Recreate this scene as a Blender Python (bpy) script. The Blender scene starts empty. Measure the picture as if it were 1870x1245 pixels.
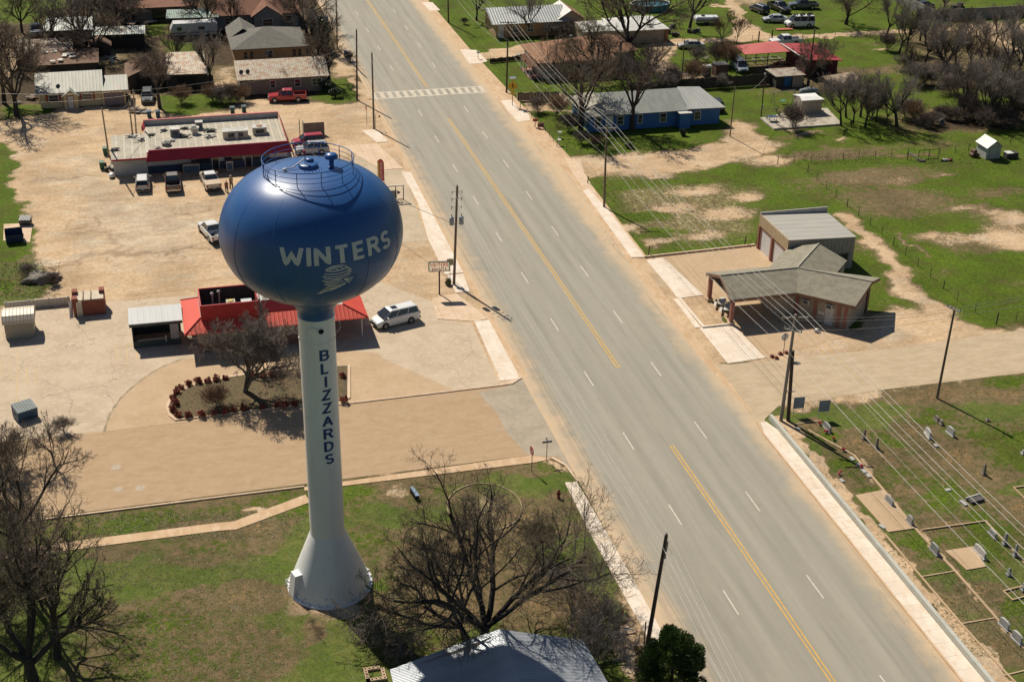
import bpy, math, random
import numpy as np
from mathutils import Vector, Matrix
sc = bpy.context.scene
R_ = math.radians
# ------------------------------------------------------------------ camera, sky, sun
F_, YAW, PITCH, ROLL, CX, CY, CZ = 2553.57273, 0.26476, 0.47833, 0.01941, -43.01993, -262.44422, 67.36109
cr = Vector((math.cos(YAW), -math.sin(YAW), 0))
cf = Vector((math.sin(YAW)*math.cos(PITCH), math.cos(YAW)*math.cos(PITCH), -math.sin(PITCH)))
cu = cr.cross(cf)
cr, cu = (cr*math.cos(ROLL)+cu*math.sin(ROLL)), (cu*math.cos(ROLL)-cr*math.sin(ROLL))
cam = bpy.data.cameras.new('camera'); camo = bpy.data.objects.new('camera', cam); sc.collection.objects.link(camo)
M3 = Matrix((cr, cu, -cf)).transposed()
camo.matrix_world = Matrix.Translation((CX, CY, CZ)) @ M3.to_4x4()
cam.sensor_width = 36; cam.lens = 36*F_/1870; cam.clip_end = 5000; cam.clip_start = 1
sc.camera = camo
SUN_AZ, SUN_EL = 160.0, 48.5       # shadows fall towards SUN_AZ (clockwise from +Y)
az = R_(SUN_AZ)
to_sun = Vector((-math.sin(az)*math.cos(R_(SUN_EL)), -math.cos(az)*math.cos(R_(SUN_EL)), math.sin(R_(SUN_EL))))
w = bpy.data.worlds.new('World'); sc.world = w; w.use_nodes = True
nt = w.node_tree; bg = nt.nodes['Background']
sky = nt.nodes.new('ShaderNodeTexSky'); sky.sky_type = 'NISHITA'; sky.sun_disc = False
sky.sun_elevation = R_(SUN_EL); sky.sun_rotation = math.atan2(to_sun.x, to_sun.y)
sky.dust_density = 0.6; sky.ozone_density = 2.0
nt.links.new(sky.outputs[0], bg.inputs[0]); bg.inputs[1].default_value = 0.05
sl = bpy.data.lights.new('sun', 'SUN'); sl.energy = 5.0; sl.angle = R_(0.5); sl.color = (1, .915, .775)
so = bpy.data.objects.new('sun', sl); sc.collection.objects.link(so)
so.rotation_euler = to_sun.to_track_quat('Z', 'Y').to_euler()
sc.view_settings.view_transform = 'Standard'; sc.view_settings.look = 'None'
sc.view_settings.exposure = 0.10; sc.view_settings.gamma = 1
sc.cycles.use_denoising = True
sc.cycles.max_bounces = 6; sc.cycles.diffuse_bounces = 2; sc.cycles.transparent_max_bounces = 8

def G(px, py, z=0.0):
    """point of the place seen at photo pixel (px,py) and lying at height z"""
    d = cf*F_ + cr*(px-935) - cu*(py-622.5)
    t = (z-CZ)/d.z
    return Vector((CX+d.x*t, CY+d.y*t, z))
# ------------------------------------------------------------------ object helpers
COL = sc.collection
def tag(o, label=None, cat=None, group=None, kind=None):
    if label: o['label'] = label
    if cat: o['category'] = cat
    if group: o['group'] = group
    if kind: o['kind'] = kind
    return o
def thing(name, label, cat, loc=(0, 0, 0), rz=0.0, group=None):
    o = bpy.data.objects.new(name, None); COL.objects.link(o)
    o.empty_display_size = .3
    o.location = loc; o.rotation_euler = (0, 0, rz)
    return tag(o, label, cat, group)
def copytree(o, loc=None, rz=None, label=None, parent=None, scale=None, group=None):
    c = o.copy(); COL.objects.link(c)
    if parent: c.parent = parent
    for ch in list(o.children): copytree(ch, parent=c)
    if loc is not None: c.location = loc
    if rz is not None: c.rotation_euler = (0, 0, rz)
    if label: c['label'] = label
    if group: c['group'] = group
    if scale is not None: c.scale = (scale,)*3 if not isinstance(scale, tuple) else scale
    return c
class MB:
    """collects faces for ONE mesh object"""
    def __init__(s): s.v = []; s.f = []; s.m = []; s.mats = []; s.sm = []
    def add(s, vs, fs, mat=0, smooth=False):
        n = len(s.v); s.v += [tuple(p) for p in vs]
        for f in fs: s.f.append(tuple(i+n for i in f)); s.m.append(mat); s.sm.append(smooth)
        return s
    def box(s, x0, x1, y0, y1, z0, z1, mat=0, rz=0, c=None):
        vs = [(x, y, z) for z in (z0, z1) for x, y in ((x0, y0), (x1, y0), (x1, y1), (x0, y1))]
        if rz:
            cx, cy = c or ((x0+x1)/2, (y0+y1)/2); cc, ss = math.cos(rz), math.sin(rz)
            vs = [(cx+(x-cx)*cc-(y-cy)*ss, cy+(x-cx)*ss+(y-cy)*cc, z) for x, y, z in vs]
        return s.add(vs, [(3, 2, 1, 0), (4, 5, 6, 7), (0, 1, 5, 4), (1, 2, 6, 5), (2, 3, 7, 6), (3, 0, 4, 7)], mat)
    def prism(s, pts, z0, z1, mat=0):
        """vertical prism over a ccw outline"""
        n = len(pts); vs = [(p[0], p[1], z0) for p in pts]+[(p[0], p[1], z1) for p in pts]
        return s.add(vs, [tuple(range(n-1, -1, -1)), tuple(range(n, 2*n))]+[(i, (i+1) % n, n+(i+1) % n, n+i) for i in range(n)], mat)
    def slab(s, pts, t=.1, mat=0, dirn=None):
        """sloping polygon with thickness t downwards"""
        n = len(pts); d = Vector(dirn) if dirn else Vector((0, 0, -t))
        vs = [Vector(p) for p in pts]+[Vector(p)+d for p in pts]
        nn = (vs[1]-vs[0]).cross(vs[2]-vs[0])
        if nn.dot(d) > 0: vs = vs[:n][::-1]+vs[n:][::-1]
        return s.add(vs, [tuple(range(n)), tuple(range(2*n-1, n-1, -1))]+[(i, n+i, n+(i+1) % n, (i+1) % n) for i in range(n)], mat)
    def tube(s, pts, r, n=6, mat=0, cap=True, smooth=True):
        pts = [Vector(p) for p in pts]; rs = r if isinstance(r, (list, tuple)) else [r]*len(pts)
        rings = []; up = None
        for i, p in enumerate(pts):
            d = (pts[min(i+1, len(pts)-1)]-pts[max(i-1, 0)])
            d = d.normalized() if d.length > 1e-9 else Vector((0, 0, 1))
            if up is None: up = Vector((0, 0, 1)) if abs(d.z) < .9 else Vector((1, 0, 0))
            a = d.cross(up).normalized(); b = d.cross(a).normalized(); up = -b if False else up
            rings.append([p+(a*math.cos(t)+b*math.sin(t))*rs[i] for t in [2*math.pi*k/n for k in range(n)]])
        vs = [v for rg in rings for v in rg]; fs = []
        for i in range(len(pts)-1):
            for k in range(n): fs.append((i*n+k, i*n+(k+1) % n, (i+1)*n+(k+1) % n, (i+1)*n+k))
        s.add(vs, fs, mat, smooth)
        if cap: s.add(rings[0], [tuple(range(n))], mat); s.add(rings[-1], [tuple(range(n-1, -1, -1))], mat)
        return s
    def lathe(s, prof, n=32, c=(0, 0), mat=0, smooth=True, cap=True):
        vs = [(c[0]+r*math.cos(2*math.pi*k/n), c[1]+r*math.sin(2*math.pi*k/n), z) for r, z in prof for k in range(n)]
        fs = [(i*n+k, i*n+(k+1) % n, (i+1)*n+(k+1) % n, (i+1)*n+k) for i in range(len(prof)-1) for k in range(n)]
        s.add(vs, fs, mat, smooth)
        if cap:
            if prof[0][0] > 1e-4: s.add(vs[:n], [tuple(range(n-1, -1, -1))], mat)
            if prof[-1][0] > 1e-4: s.add(vs[-n:], [tuple(range(n))], mat)
        return s
    def cyl(s, c, r, z0, z1, n=12, mat=0): return s.lathe([(r, z0), (r, z1)], n, c, mat)
    def blob(s, c, r, seed=0, n=8, mat=0, jit=.25):
        rg = random.Random(seed); vs = []; fs = []; m = n//2+1
        for i in range(m+1):
            th = math.pi*i/m
            for k in range(n):
                q = 1+rg.uniform(-jit, jit); ph = 2*math.pi*k/n
                vs.append((c[0]+r[0]*q*math.sin(th)*math.cos(ph), c[1]+r[1]*q*math.sin(th)*math.sin(ph), c[2]+r[2]*q*math.cos(th)))
        for i in range(m):
            for k in range(n): fs.append((i*n+k, (i+1)*n+k, (i+1)*n+(k+1) % n, i*n+(k+1) % n))
        return s.add(vs, fs, mat, True)
    def build(s, name, mat, parent=None, world=False, smooth=None):
        me = bpy.data.meshes.new(name)
        vs = s.v
        if world and parent is not None:
            p = parent; ox = oy = oz = 0
            while p: ox += p.location.x; oy += p.location.y; oz += p.location.z; p = p.parent
            vs = [(x-ox, y-oy, z-oz) for x, y, z in vs]
        me.from_pydata(vs, [], s.f)
        for m in (mat if isinstance(mat, (list, tuple)) else [mat]): me.materials.append(m)
        me.polygons.foreach_set('material_index', s.m)
        me.polygons.foreach_set('use_smooth', [True]*len(s.f) if smooth else s.sm)
        me.update()
        o = bpy.data.objects.new(name, me); COL.objects.link(o)
        if parent: o.parent = parent
        return o
# ------------------------------------------------------------------ materials
def new_mat(name):
    m = bpy.data.materials.new(name); m.use_nodes = True
    return m, m.node_tree, m.node_tree.nodes['Principled BSDF']
def noise(nt, coord, scale, detail=4, rough=.55, stretch=None, off=0, dist=0):
    n = nt.nodes.new('ShaderNodeTexNoise'); n.inputs['Scale'].default_value = scale
    n.inputs['Detail'].default_value = detail; n.inputs['Roughness'].default_value = rough; n.inputs['Distortion'].default_value = dist
    if stretch or off:
        mp = nt.nodes.new('ShaderNodeMapping'); mp.inputs['Scale'].default_value = stretch or (1, 1, 1); mp.inputs['Location'].default_value = (off, off*.7, off*.3)
        nt.links.new(coord, mp.inputs[0]); nt.links.new(mp.outputs[0], n.inputs[0])
    else: nt.links.new(coord, n.inputs[0])
    return n.outputs[0]
def ramp(nt, fac, a, b, smooth=True):
    r = nt.nodes.new('ShaderNodeMapRange'); r.interpolation_type = 'SMOOTHSTEP' if smooth else 'LINEAR'
    r.inputs[1].default_value = a; r.inputs[2].default_value = b
    nt.links.new(fac, r.inputs[0]); return r.outputs[0]
def mixc(nt, f, a, b):
    m = nt.nodes.new('ShaderNodeMix'); m.data_type = 'RGBA'
    for k, v in ((0, f), (6, a), (7, b)):
        if isinstance(v, (int, float)): m.inputs[k].default_value = v
        elif isinstance(v, tuple): m.inputs[k].default_value = (*v, 1) if len(v) == 3 else v
        else: nt.links.new(v, m.inputs[k])
    return m.outputs[2]
def math_(nt, op, a, b=None, clamp=False):
    m = nt.nodes.new('ShaderNodeMath'); m.operation = op; m.use_clamp = clamp
    for k, v in ((0, a), (1, b)):
        if v is None: continue
        if isinstance(v, (int, float)): m.inputs[k].default_value = v
        else: nt.links.new(v, m.inputs[k])
    return m.outputs[0]
def coords(nt, kind='Object'):
    if kind == 'World':
        g = nt.nodes.new('ShaderNodeNewGeometry'); return g.outputs['Position']
    return nt.nodes.new('ShaderNodeTexCoord').outputs[kind]
def bump(nt, b, h, strength=.3, dist=.05):
    n = nt.nodes.new('ShaderNodeBump'); n.inputs['Strength'].default_value = strength; n.inputs['Distance'].default_value = dist
    nt.links.new(h, n.inputs['Height']); nt.links.new(n.outputs[0], b.inputs['Normal'])
_mc = {}
def mat(name, col, col2=None, rough=.75, scale=1.2, metal=0, bmp=0.0, amt=1.0, stretch=None, fine=.12, coat=0, spec=None):
    """plain procedural material: two tones in large soft patches plus fine grain"""
    if name in _mc: return _mc[name]
    m, nt, b = new_mat(name); c = coords(nt, 'World')
    if col2 is None: col2 = tuple(x*.78 for x in col)
    n1 = noise(nt, c, scale, 5, .6, stretch)
    f = ramp(nt, n1, .38, .66); f = math_(nt, 'MULTIPLY', f, amt)
    cc = mixc(nt, f, col, col2)
    n2 = noise(nt, c, 9, 3, .6)
    g = mixc(nt, math_(nt, 'MULTIPLY', ramp(nt, n2, .3, .7), fine), (1, 1, 1), (.35, .35, .35))
    mm = nt.nodes.new('ShaderNodeMix'); mm.data_type = 'RGBA'; mm.blend_type = 'MULTIPLY'; mm.inputs[0].default_value = 1
    nt.links.new(cc, mm.inputs[6]); nt.links.new(g, mm.inputs[7]); nt.links.new(mm.outputs[2], b.inputs['Base Color'])
    b.inputs['Roughness'].default_value = rough; b.inputs['Metallic'].default_value = metal
    if coat: b.inputs['Coat Weight'].default_value = coat; b.inputs['Coat Roughness'].default_value = .05
    if spec is not None: b.inputs['Specular IOR Level'].default_value = spec
    if bmp: bump(nt, b, n2, bmp, .03)
    _mc[name] = m; return m
def ribbed(name, col, col2, axis='X', period=.3, rough=.45, metal=.3, scale=.5, rust=None, rustamt=.5, streak='Y', bmp=.6, lines=0.25):
    """corrugated / standing-seam sheet; ribs repeat along axis"""
    if name in _mc: return _mc[name]
    m, nt, b = new_mat(name); c = coords(nt, 'World')
    sp = nt.nodes.new('ShaderNodeSeparateXYZ'); nt.links.new(c, sp.inputs[0])
    if axis == 'D': a = math_(nt, 'MULTIPLY', math_(nt, 'ADD', sp.outputs['X'], sp.outputs['Y']), .7071)
    else: a = sp.outputs[axis]
    s = math_(nt, 'SINE', math_(nt, 'MULTIPLY', a, 2*math.pi/period))
    h = math_(nt, 'POWER', math_(nt, 'ADD', math_(nt, 'MULTIPLY', s, .5), .5), 6)
    st = {'X': (1, .12, 1), 'Y': (.12, 1, 1)}[ 'X' if axis == 'X' else 'Y'] if axis != 'D' else (1, 1, 1)
    n1 = noise(nt, c, scale*3, 5, .6, st)
    cc = mixc(nt, ramp(nt, n1, .35, .65), col, col2)
    if rust:
        n3 = noise(nt, c, scale, 6, .65, None, 7); n4 = noise(nt, c, scale*5, 4, .6, st, 3)
        rf = math_(nt, 'ADD', math_(nt, 'MULTIPLY', n3, .6), math_(nt, 'MULTIPLY', n4, .4))
        cc = mixc(nt, ramp(nt, rf, .62-rustamt*.25, .72-rustamt*.25), cc, rust)
    cc = mixc(nt, math_(nt, 'MULTIPLY', h, lines), cc, tuple(x*.35 for x in col2))
    nt.links.new(cc, b.inputs['Base Color'])
    b.inputs['Roughness'].default_value = rough; b.inputs['Metallic'].default_value = metal
    bump(nt, b, h, bmp, .04)
    _mc[name] = m; return m
# ------------------------------------------------------------------ ground: one sheet, what grows or lies on it given per point
gx = np.concatenate([[-3000, -1200, -500, -250, -140, -110], np.arange(-86, 152, .42), [180, 230, 330, 600, 1300, 3000]])
gy = np.concatenate([[-3000, -1200, -600, -350, -260, -230], np.arange(-212, 42, .42), [60, 90, 130, 200, 400, 900, 3000]])
X, Y = np.meshgrid(gx, gy)
def wob(X, Y, s, a, k=0.): return a*(np.sin(X*s+1.3*np.sin(Y*s*.7+k)+k)+np.sin(Y*s*1.31+1.7*np.sin(X*s*.53+2*k)+k*3))*.5
WX = X+wob(X, Y, .9, .7)+wob(X, Y, 2.3, .35, 2); WY = Y+wob(X, Y, 1.1, .7, 5)+wob(X, Y, 2.7, .35, 1)
CH = {k: np.zeros(X.shape) for k in 'gdlkpow'}   # green, dirt, litter, dark soil, pale, olive
def sdist(P, wob_=True):
    A, B = (WX, WY) if wob_ else (X, Y)
    d = np.full(A.shape, 1e9); ins = np.zeros(A.shape, bool); n = len(P)
    for i in range(n):
        x0, y0 = P[i]; x1, y1 = P[(i+1) % n]; ex, ey = x1-x0, y1-y0
        t = np.clip(((A-x0)*ex+(B-y0)*ey)/(ex*ex+ey*ey+1e-9), 0, 1)
        d = np.minimum(d, (A-x0-t*ex)**2+(B-y0-t*ey)**2)
        c = ((y0 > B) != (y1 > B)) & (A < (x1-x0)*(B-y0)/(y1-y0+1e-12)+x0); ins ^= c
    return np.where(ins, -1, 1)*np.sqrt(d)
def zone(ch, pts, soft=1.2, val=1.0, world=False):
    P = pts if world else [tuple(G(*p)[:2]) for p in pts]
    soft = soft*1.9 if soft > .5 else soft
    f = np.clip(.5-sdist(P)/(2*soft), 0, 1); f = f*f*(3-2*f)
    if ch == 'p': CH['p'] = np.maximum(CH['p'], val*f); return
    for k in CH: CH[k] = CH[k]*(1-f)+(val*f if k in ch else 0)
def stroke(ch, pts, wd, soft=.6, val=1.0):
    P = [tuple(G(*p)[:2]) for p in pts]; d = np.full(X.shape, 1e9)
    for (x0, y0), (x1, y1) in zip(P, P[1:]):
        ex, ey = x1-x0, y1-y0; t = np.clip(((WX-x0)*ex+(WY-y0)*ey)/(ex*ex+ey*ey+1e-9), 0, 1)
        d = np.minimum(d, np.hypot(WX-x0-t*ex, WY-y0-t*ey))
    f = np.clip(.5-(d-wd)/(2*soft), 0, 1)
    if ch in 'pw': CH[ch] = np.maximum(CH[ch], val*f); return
    for k in CH: CH[k] = CH[k]*(1-f)+(val*f if k in ch else 0)
def spot(ch, x, y, r, val=1.0, soft=None, asp=1.0):
    c = G(x, y); d = np.hypot(WX-c.x, (WY-c.y)/asp); s = soft or r*.85
    f = np.clip(.5-(d-r)/(2*s), 0, 1)
    if ch in 'pw': CH[ch] = np.maximum(CH[ch], val*f); return
    for k in CH: CH[k] = CH[k]*(1-f)+(val*f if k in ch else 0)
W_ = True
# broad areas (metres)
zone('g', [(9, -62), (400, -62), (400, -146), (9, -146)], 2, .8, W_)
zone('g', [(9, -62), (400, -62), (400, 400), (9, 400)], 2, .85, W_)
zone('o', [(9, -155), (300, -155), (300, -400), (9, -400)], 1, .8, W_)
zone('d', [(-400, -54), (-9, -54), (-9, -160), (-400, -160)], 2, 1, W_)
zone('k', [(-400, -53.5), (-9, -53.5), (-9, 400), (-400, 400)], 1.5, .7, W_)
zone('o', [(-400, -159.6), (-9, -159.6), (-9, -400), (-400, -400)], .6, .9, W_)
# ---- park, bottom left
for x, y, r, v, a in [(230, 960, 7, .75, .3), (480, 915, 4, .6, .4), (640, 900, 3, .8, .6), (690, 990, 3.2, .7, .7), (800, 900, 4, .5, .5), (300, 1130, 6, .55, .5), (250, 1225, 5, .6, .5), (450, 1200, 4, .4, .6), (90, 950, 3, .5, .5), (560, 930, 3, .75, .4), (990, 850, 2.2, .8, .5), (1060, 935, 1.6, .8, 1.6), (700, 1075, 2.5, .7, .8), (770, 1150, 3, .8, .8), (400, 1000, 5, .45, .4)]: spot('g', x, y, r, v*.85, None, a)
for x, y, r, a in [(480, 965, 2.6, .4), (130, 905, 3, .4), (430, 905, 2.6, .35), (900, 850, 4, .3), (760, 875, 2.5, .3), (205, 1010, 2, .4), (690, 880, 2, .3), (860, 1010, 5, .8), (1000, 1100, 4, .8), (960, 940, 4, .6), (350, 960, 2, .4), (820, 1100, 4, .7), (440, 1090, 3, .5)]: spot('l', x, y, r, .55, None, a)
zone('d', [(523, 1060), (530, 1090), (560, 1118), (610, 1135), (650, 1122), (640, 1105), (560, 1090)], .5)
spot('w', 555, 1105, 1.7, .9, .9, .9); spot('w', 530, 1075, 1.0, .9, .8); spot('w', 590, 1135, 1.2, .8, .6); spot('k', 575, 1150, .8, .7)
spot('d', 465, 925, 1.1, .9, .5, .4); spot('d', 725, 895, 1.2, .6)
zone('d', [(1140, 1040), (1175, 1110), (1200, 1190), (1160, 1245), (1120, 1180), (1150, 1130)], .8, .8)
stroke('d', [(1010, 840), (1040, 862)], .5, .5)
zone('d', [(9, -147), (15.6, -147), (15, -139), (14.9, -119.5), (9, -119.5)], .3, 1, W_)
zone('d', [(24, -147), (32, -147), (33, -142), (30, -141)], .6, 1, W_)
# ---- left dirt lots: worn patches and green verge
zone('g', [(0, 262), (22, 270), (38, 300), (18, 335), (50, 385), (62, 440), (58, 470), (0, 490), (-300, 480), (-300, 262)], .9, .85)
zone('o', [(0, 485), (60, 470), (90, 500), (85, 545), (0, 560), (-200, 540)], 1, .8); spot('g', 10, 520, 2.2, .8)
zone('g', [(0, 760), (25, 768), (35, 790), (28, 835), (-40, 840), (-40, 760)], .5, .9)
zone('o', [(30, 770), (60, 790), (50, 840), (20, 850)], .5, .8)
for x, y, r, a in [(155, 410, 1.7, .9), (345, 380, 2, .6), (240, 473, 2.3, .5), (318, 470, 1.4, .6), (300, 300, 2, .4)]: spot('d', x, y, r, .75, .3, a); 
zone('p', [(90, 285), (200, 275), (260, 345), (440, 380), (420, 490), (150, 500), (90, 380)], 4, .6)
for x, y, r, a in [(150, 470, 3, .6), (130, 290, 5, .4), (110, 330, 5, .4), (190, 440, 4, .4), (90, 480, 3, .5), (360, 410, 5, .5), (230, 380, 5, .6), (700, 400, 3, 1.4), (700, 600, 4, .8)]: spot('p', x, y, r, .7, r*.7, a)
for x, y, r, a in [(320, 450, 2.2, .4), (170, 465, 2.5, .5), (220, 430, 1.5, .5), (70, 330, 2, .6), (150, 260, 6, .2)]: spot('w', x, y, r, .6, r, a)
def ring(x, y, r, a, wd=.5, v=.8):
    c = G(x, y); d = np.abs(np.hypot(WX-c.x, (WY-c.y)/a)-r); f = np.clip(1-d/wd, 0, 1); CH['w'] = np.maximum(CH['w'], v*f)
for x, y, r, a in ((155, 410, 1.7, 1.0), (345, 382, 2.3, .8), (240, 473, 2.4, .7), (318, 470, 1.5, .7)): ring(x, y, r, a)
stroke('w', [(95, 495), (190, 458), (250, 462), (300, 462), (350, 452), (430, 458)], .5, .6, .9); stroke('w', [(130, 425), (200, 430), (215, 450), (180, 470)], .7, .8, .7); stroke('w', [(60, 330), (120, 325), (190, 318)], .25, .3, .9)
for k in range(5): stroke('w', [(60+k*90, 236+k*1.5), (300+k*70, 226+k*2), (640, 214+k*4)], .12, .35, .5)
stroke('w', [(20, 262), (150, 250), (190, 246)], .2, .5, .7); stroke('w', [(120, 530), (300, 520), (480, 515)], .3, .8, .5); stroke('w', [(560, 215), (640, 222), (680, 225)], .3, .6, .6)
zone('p', [(135, 285), (150, 278), (195, 285), (192, 318), (150, 322), (132, 300)], .8, .5)
# ---- top-left yards
zone('g', [(0, 0), (120, 0), (110, 22), (60, 45), (0, 40), (-300, 40), (-300, 0)], 2, .9)
zone('g', [(72, 60), (90, 64), (88, 74), (72, 74)], .5, 1)
zone('g', [(250, 0), (300, 0), (290, 25), (240, 20)], 2, .6)
zone('g', [(300, 72), (362, 80), (352, 96), (305, 93)], .8, 1)
zone('g', [(265, 30), (315, 30), (300, 70), (265, 62)], 1, .7)
zone('d', [(-30, 55), (120, 78), (230, 80), (235, 120), (190, 120), (60, 122), (-30, 180)], 1.5, .55)
zone('g', [(300, 175), (430, 170), (440, 190), (350, 210), (285, 210)], 1, .8)
zone('g', [(0, 195), (60, 190), (120, 204), (60, 212), (0, 218)], .8, .7)
zone('d', [(395, 120), (430, 122), (440, 175), (380, 165)], 1, .6)
zone('g', [(600, 140), (645, 142), (655, 185), (600, 188), (570, 178)], .7, .85)
zone('d', [(640, 145), (652, 142), (690, 190), (690, 205), (665, 190)], .5, .9)
zone('d', [(612, 60), (640, 60), (650, 140), (610, 140)], 1, .8)
zone('p', [(620, 90), (640, 92), (648, 130), (625, 125)], .6, .5)
zone('d', [(234, 170), (290, 185), (300, 215), (240, 215)], .8, .8)
zone('d', [(430, 192), (480, 180), (590, 190), (670, 200), (670, 230), (430, 215)], 1, .9)
zone('d', [(95, 195), (240, 192), (260, 215), (0, 235), (0, 222), (100, 205)], 1, .9)
# ---- right side, top yards
for P in [[(905, 90), (1000, 86), (960, 108), (890, 107)], [(940, 170), (1040, 170), (1030, 195), (960, 205)]]: zone('d', P, .7, .8)
stroke('d', [(875, 103), (945, 88), (1000, 82)], 1.6, .7, .9)
stroke('d', [(960, 196), (1040, 205)], .6, .4, .7)
zone('d', [(1055, 330), (1095, 322), (1145, 320), (1200, 330), (1240, 318), (1300, 305), (1400, 285), (1435, 262), (1400, 252), (1375, 228), (1352, 215), (1330, 222), (1318, 258), (1250, 272), (1160, 280), (1100, 282), (1040, 285), (1030, 300)], 1.0, .75)
zone('gd', [(1100, 318), (1160, 322), (1190, 335), (1300, 320), (1400, 345), (1380, 380), (1400, 435), (1185, 462), (1110, 380)], 2.0, .42)
for x, y, r, a in [(1140, 415, 1.6, .7), (1230, 380, 2.2, .5), (1330, 390, 2.5, .6), (1200, 440, 1.5, .5), (1290, 430, 2, .5), (1270, 350, 2.5, .4), (1370, 360, 2, .4)]: spot('d', x, y, r, .8, None, a)
for x, y, r, a in [(1180, 395, 2, .6), (1145, 338, 2.2, .5), (1250, 330, 3, .3), (1340, 320, 4, .4), (1210, 425, 1.5, .5), (1100, 345, 1, .8)]: spot('g', x, y, r, .9, None, a)
zone('g', [(1440, 300), (1700, 300), (1870, 330), (1870, 590), (1790, 580), (1640, 470), (1560, 400), (1490, 375), (1420, 350)], 1.5, .9)
zone('g', [(1555, 440), (1600, 480), (1650, 545), (1600, 560), (1560, 500)], 1, .9)
rgz = random.Random(6)
for _ in range(34): spot('go', rgz.uniform(1430, 1870), rgz.uniform(0, 560), rgz.uniform(1.2, 4.5), rgz.uniform(.25, .5), None, rgz.uniform(.3, .7))
for x, y, r, a, v in [(1570, 325, 4, .5, .75), (1640, 330, 3, .4, .6), (1720, 320, 1.6, .4, .75), (1610, 355, 6, .4, .35), (1670, 370, 7, .35, .35), (1700, 430, 2.4, .6, .7), (1740, 440, 3, .5, .5), (1760, 380, 3, .3, .6), (1850, 400, 4, .6, .85), (1820, 430, 4, .5, .8), (1870, 445, 4, .6, .85), (1810, 385, 1.6, .5, .7), (1600, 320, 9, .3, .3), (1500, 282, 8, .18, .35), (1410, 300, 3, .4, .5)]: spot('d', x, y, r, v, None, a)
stroke('d', [(1540, 395), (1590, 440), (1640, 490), (1650, 530), (1720, 570)], 1.3, 1.2, .85)
stroke('d', [(1640, 430), (1700, 470)], .35, .4, .5)
zone('d', [(1590, 570), (1640, 560), (1720, 575), (1800, 600), (1870, 605), (1870, 690), (1600, 720), (1450, 740), (1360, 745), (1330, 700), (1400, 655), (1350, 610), (1480, 610), (1560, 610)], 1, .95)
zone('p', [(1600, 585), (1650, 590), (1665, 610), (1630, 625), (1600, 612)], .7, .6)
stroke('k', [(1480, 290), (1560, 286), (1700, 282)], .7, .6, .3)
for x, y, r, a in [(1440, 237, 1.6, .4), (1475, 244, 2.2, .4), (1535, 255, 1.4, .4), (1410, 292, 3, .3), (1610, 90, 1.5, .4)]: spot('d', x, y, r, .85, None, a)
# back yards and farm track
stroke('d', [(1205, 110), (1220, 135), (1280, 140), (1300, 150)], 2.2, 1.2, .8)
stroke('d', [(1190, 90), (1240, 76), (1380, 72), (1500, 66), (1640, 58), (1900, 50)], 1.5, .7, .95)
zone('d', [(1330, 75), (1345, 45), (1365, 40), (1400, 62), (1410, 72)], .8, .95)
stroke('d', [(1352, 50), (1345, 15), (1330, -5)], 1.1, .6, .95)
stroke('d', [(1345, 14), (1300, 10)], .8, .6, .8)
stroke('d', [(1205, 100), (1215, 86)], 2, 1, .8)
spot('d', 1370, 3, 4, .6)
zone('d', [(1740, 45), (1870, 38), (1900, 90), (1860, 110), (1800, 80), (1750, 60)], 3, .8)
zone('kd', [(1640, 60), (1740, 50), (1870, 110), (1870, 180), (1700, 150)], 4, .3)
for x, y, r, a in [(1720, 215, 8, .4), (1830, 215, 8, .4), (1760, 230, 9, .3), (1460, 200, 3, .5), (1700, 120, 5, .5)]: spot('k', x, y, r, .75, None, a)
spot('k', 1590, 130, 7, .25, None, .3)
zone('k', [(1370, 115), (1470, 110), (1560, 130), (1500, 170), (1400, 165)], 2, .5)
# ---- cemetery
for x, y, r, v, a in [(1500, 790, 1.5, .9, 1.2), (1620, 800, 3, .7, .6), (1700, 760, 3, .6, .5), (1720, 900, 4, .7, .6), (1850, 820, 5, .8, .8), (1780, 960, 3, .6, .7), (1620, 700, 3, .8, .3), (1850, 700, 6, .7, .3), (1600, 900, 1.8, .8, 1), (1680, 990, 2, .9, 1), (1790, 1000, 3, .8, .6), (1840, 1110, 2, .7, 1), (1540, 840, 1.4, .9, 1.2), (1700, 1130, 2, .5, 1), (1830, 960, 2, .7, 1), (1640, 860, 3, .5, .7)]: spot('g', x, y, r, v, None, a)
for x, y, r, a in [(1560, 810, 2.2, .8), (1480, 775, 1.4, .7), (1530, 880, 1.4, 1), (1600, 830, 1.6, .8), (1750, 830, 3, .8), (1670, 790, 2, .6), (1800, 870, 2.5, .5), (1650, 900, 2, .6), (1860, 930, 2.5, .8), (1740, 1010, 1.6, .8), (1640, 1020, 1.6, .8), (1720, 1090, 2, .9), (1800, 1080, 1.4, 1), (1810, 1180, 2.5, 1), (1700, 720, 6, .25), (1840, 720, 5, .3), (1720, 960, 2, .8), (1660, 1100, 1.6, 1)]: spot('l', x, y, r*.85, .66, None, a)
zone('d', [(10.8, -158), (12.3, -158), (12.0, -175), (11.9, -186), (13.2, -200), (10.8, -200)], .25, 1, W_)
stroke('d', [(1455, 745), (1600, 722)], .5, .6, .7)
stroke('d', [(1565, 830), (1620, 900), (1720, 1010), (1870, 1180)], .22, .25, .8)
nx, ny = len(gx), len(gy)
me = bpy.data.meshes.new('ground')
co = np.stack([X, Y, np.zeros(X.shape)], -1).reshape(-1, 3).astype(np.float32)
idx = np.arange(nx*ny).reshape(ny, nx)
q = np.stack([idx[:-1, :-1], idx[:-1, 1:], idx[1:, 1:], idx[1:, :-1]], -1).reshape(-1, 4).astype(np.int32)
me.vertices.add(len(co)); me.vertices.foreach_set('co', co.ravel())
me.loops.add(q.size); me.loops.foreach_set('vertex_index', q.ravel())
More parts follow.
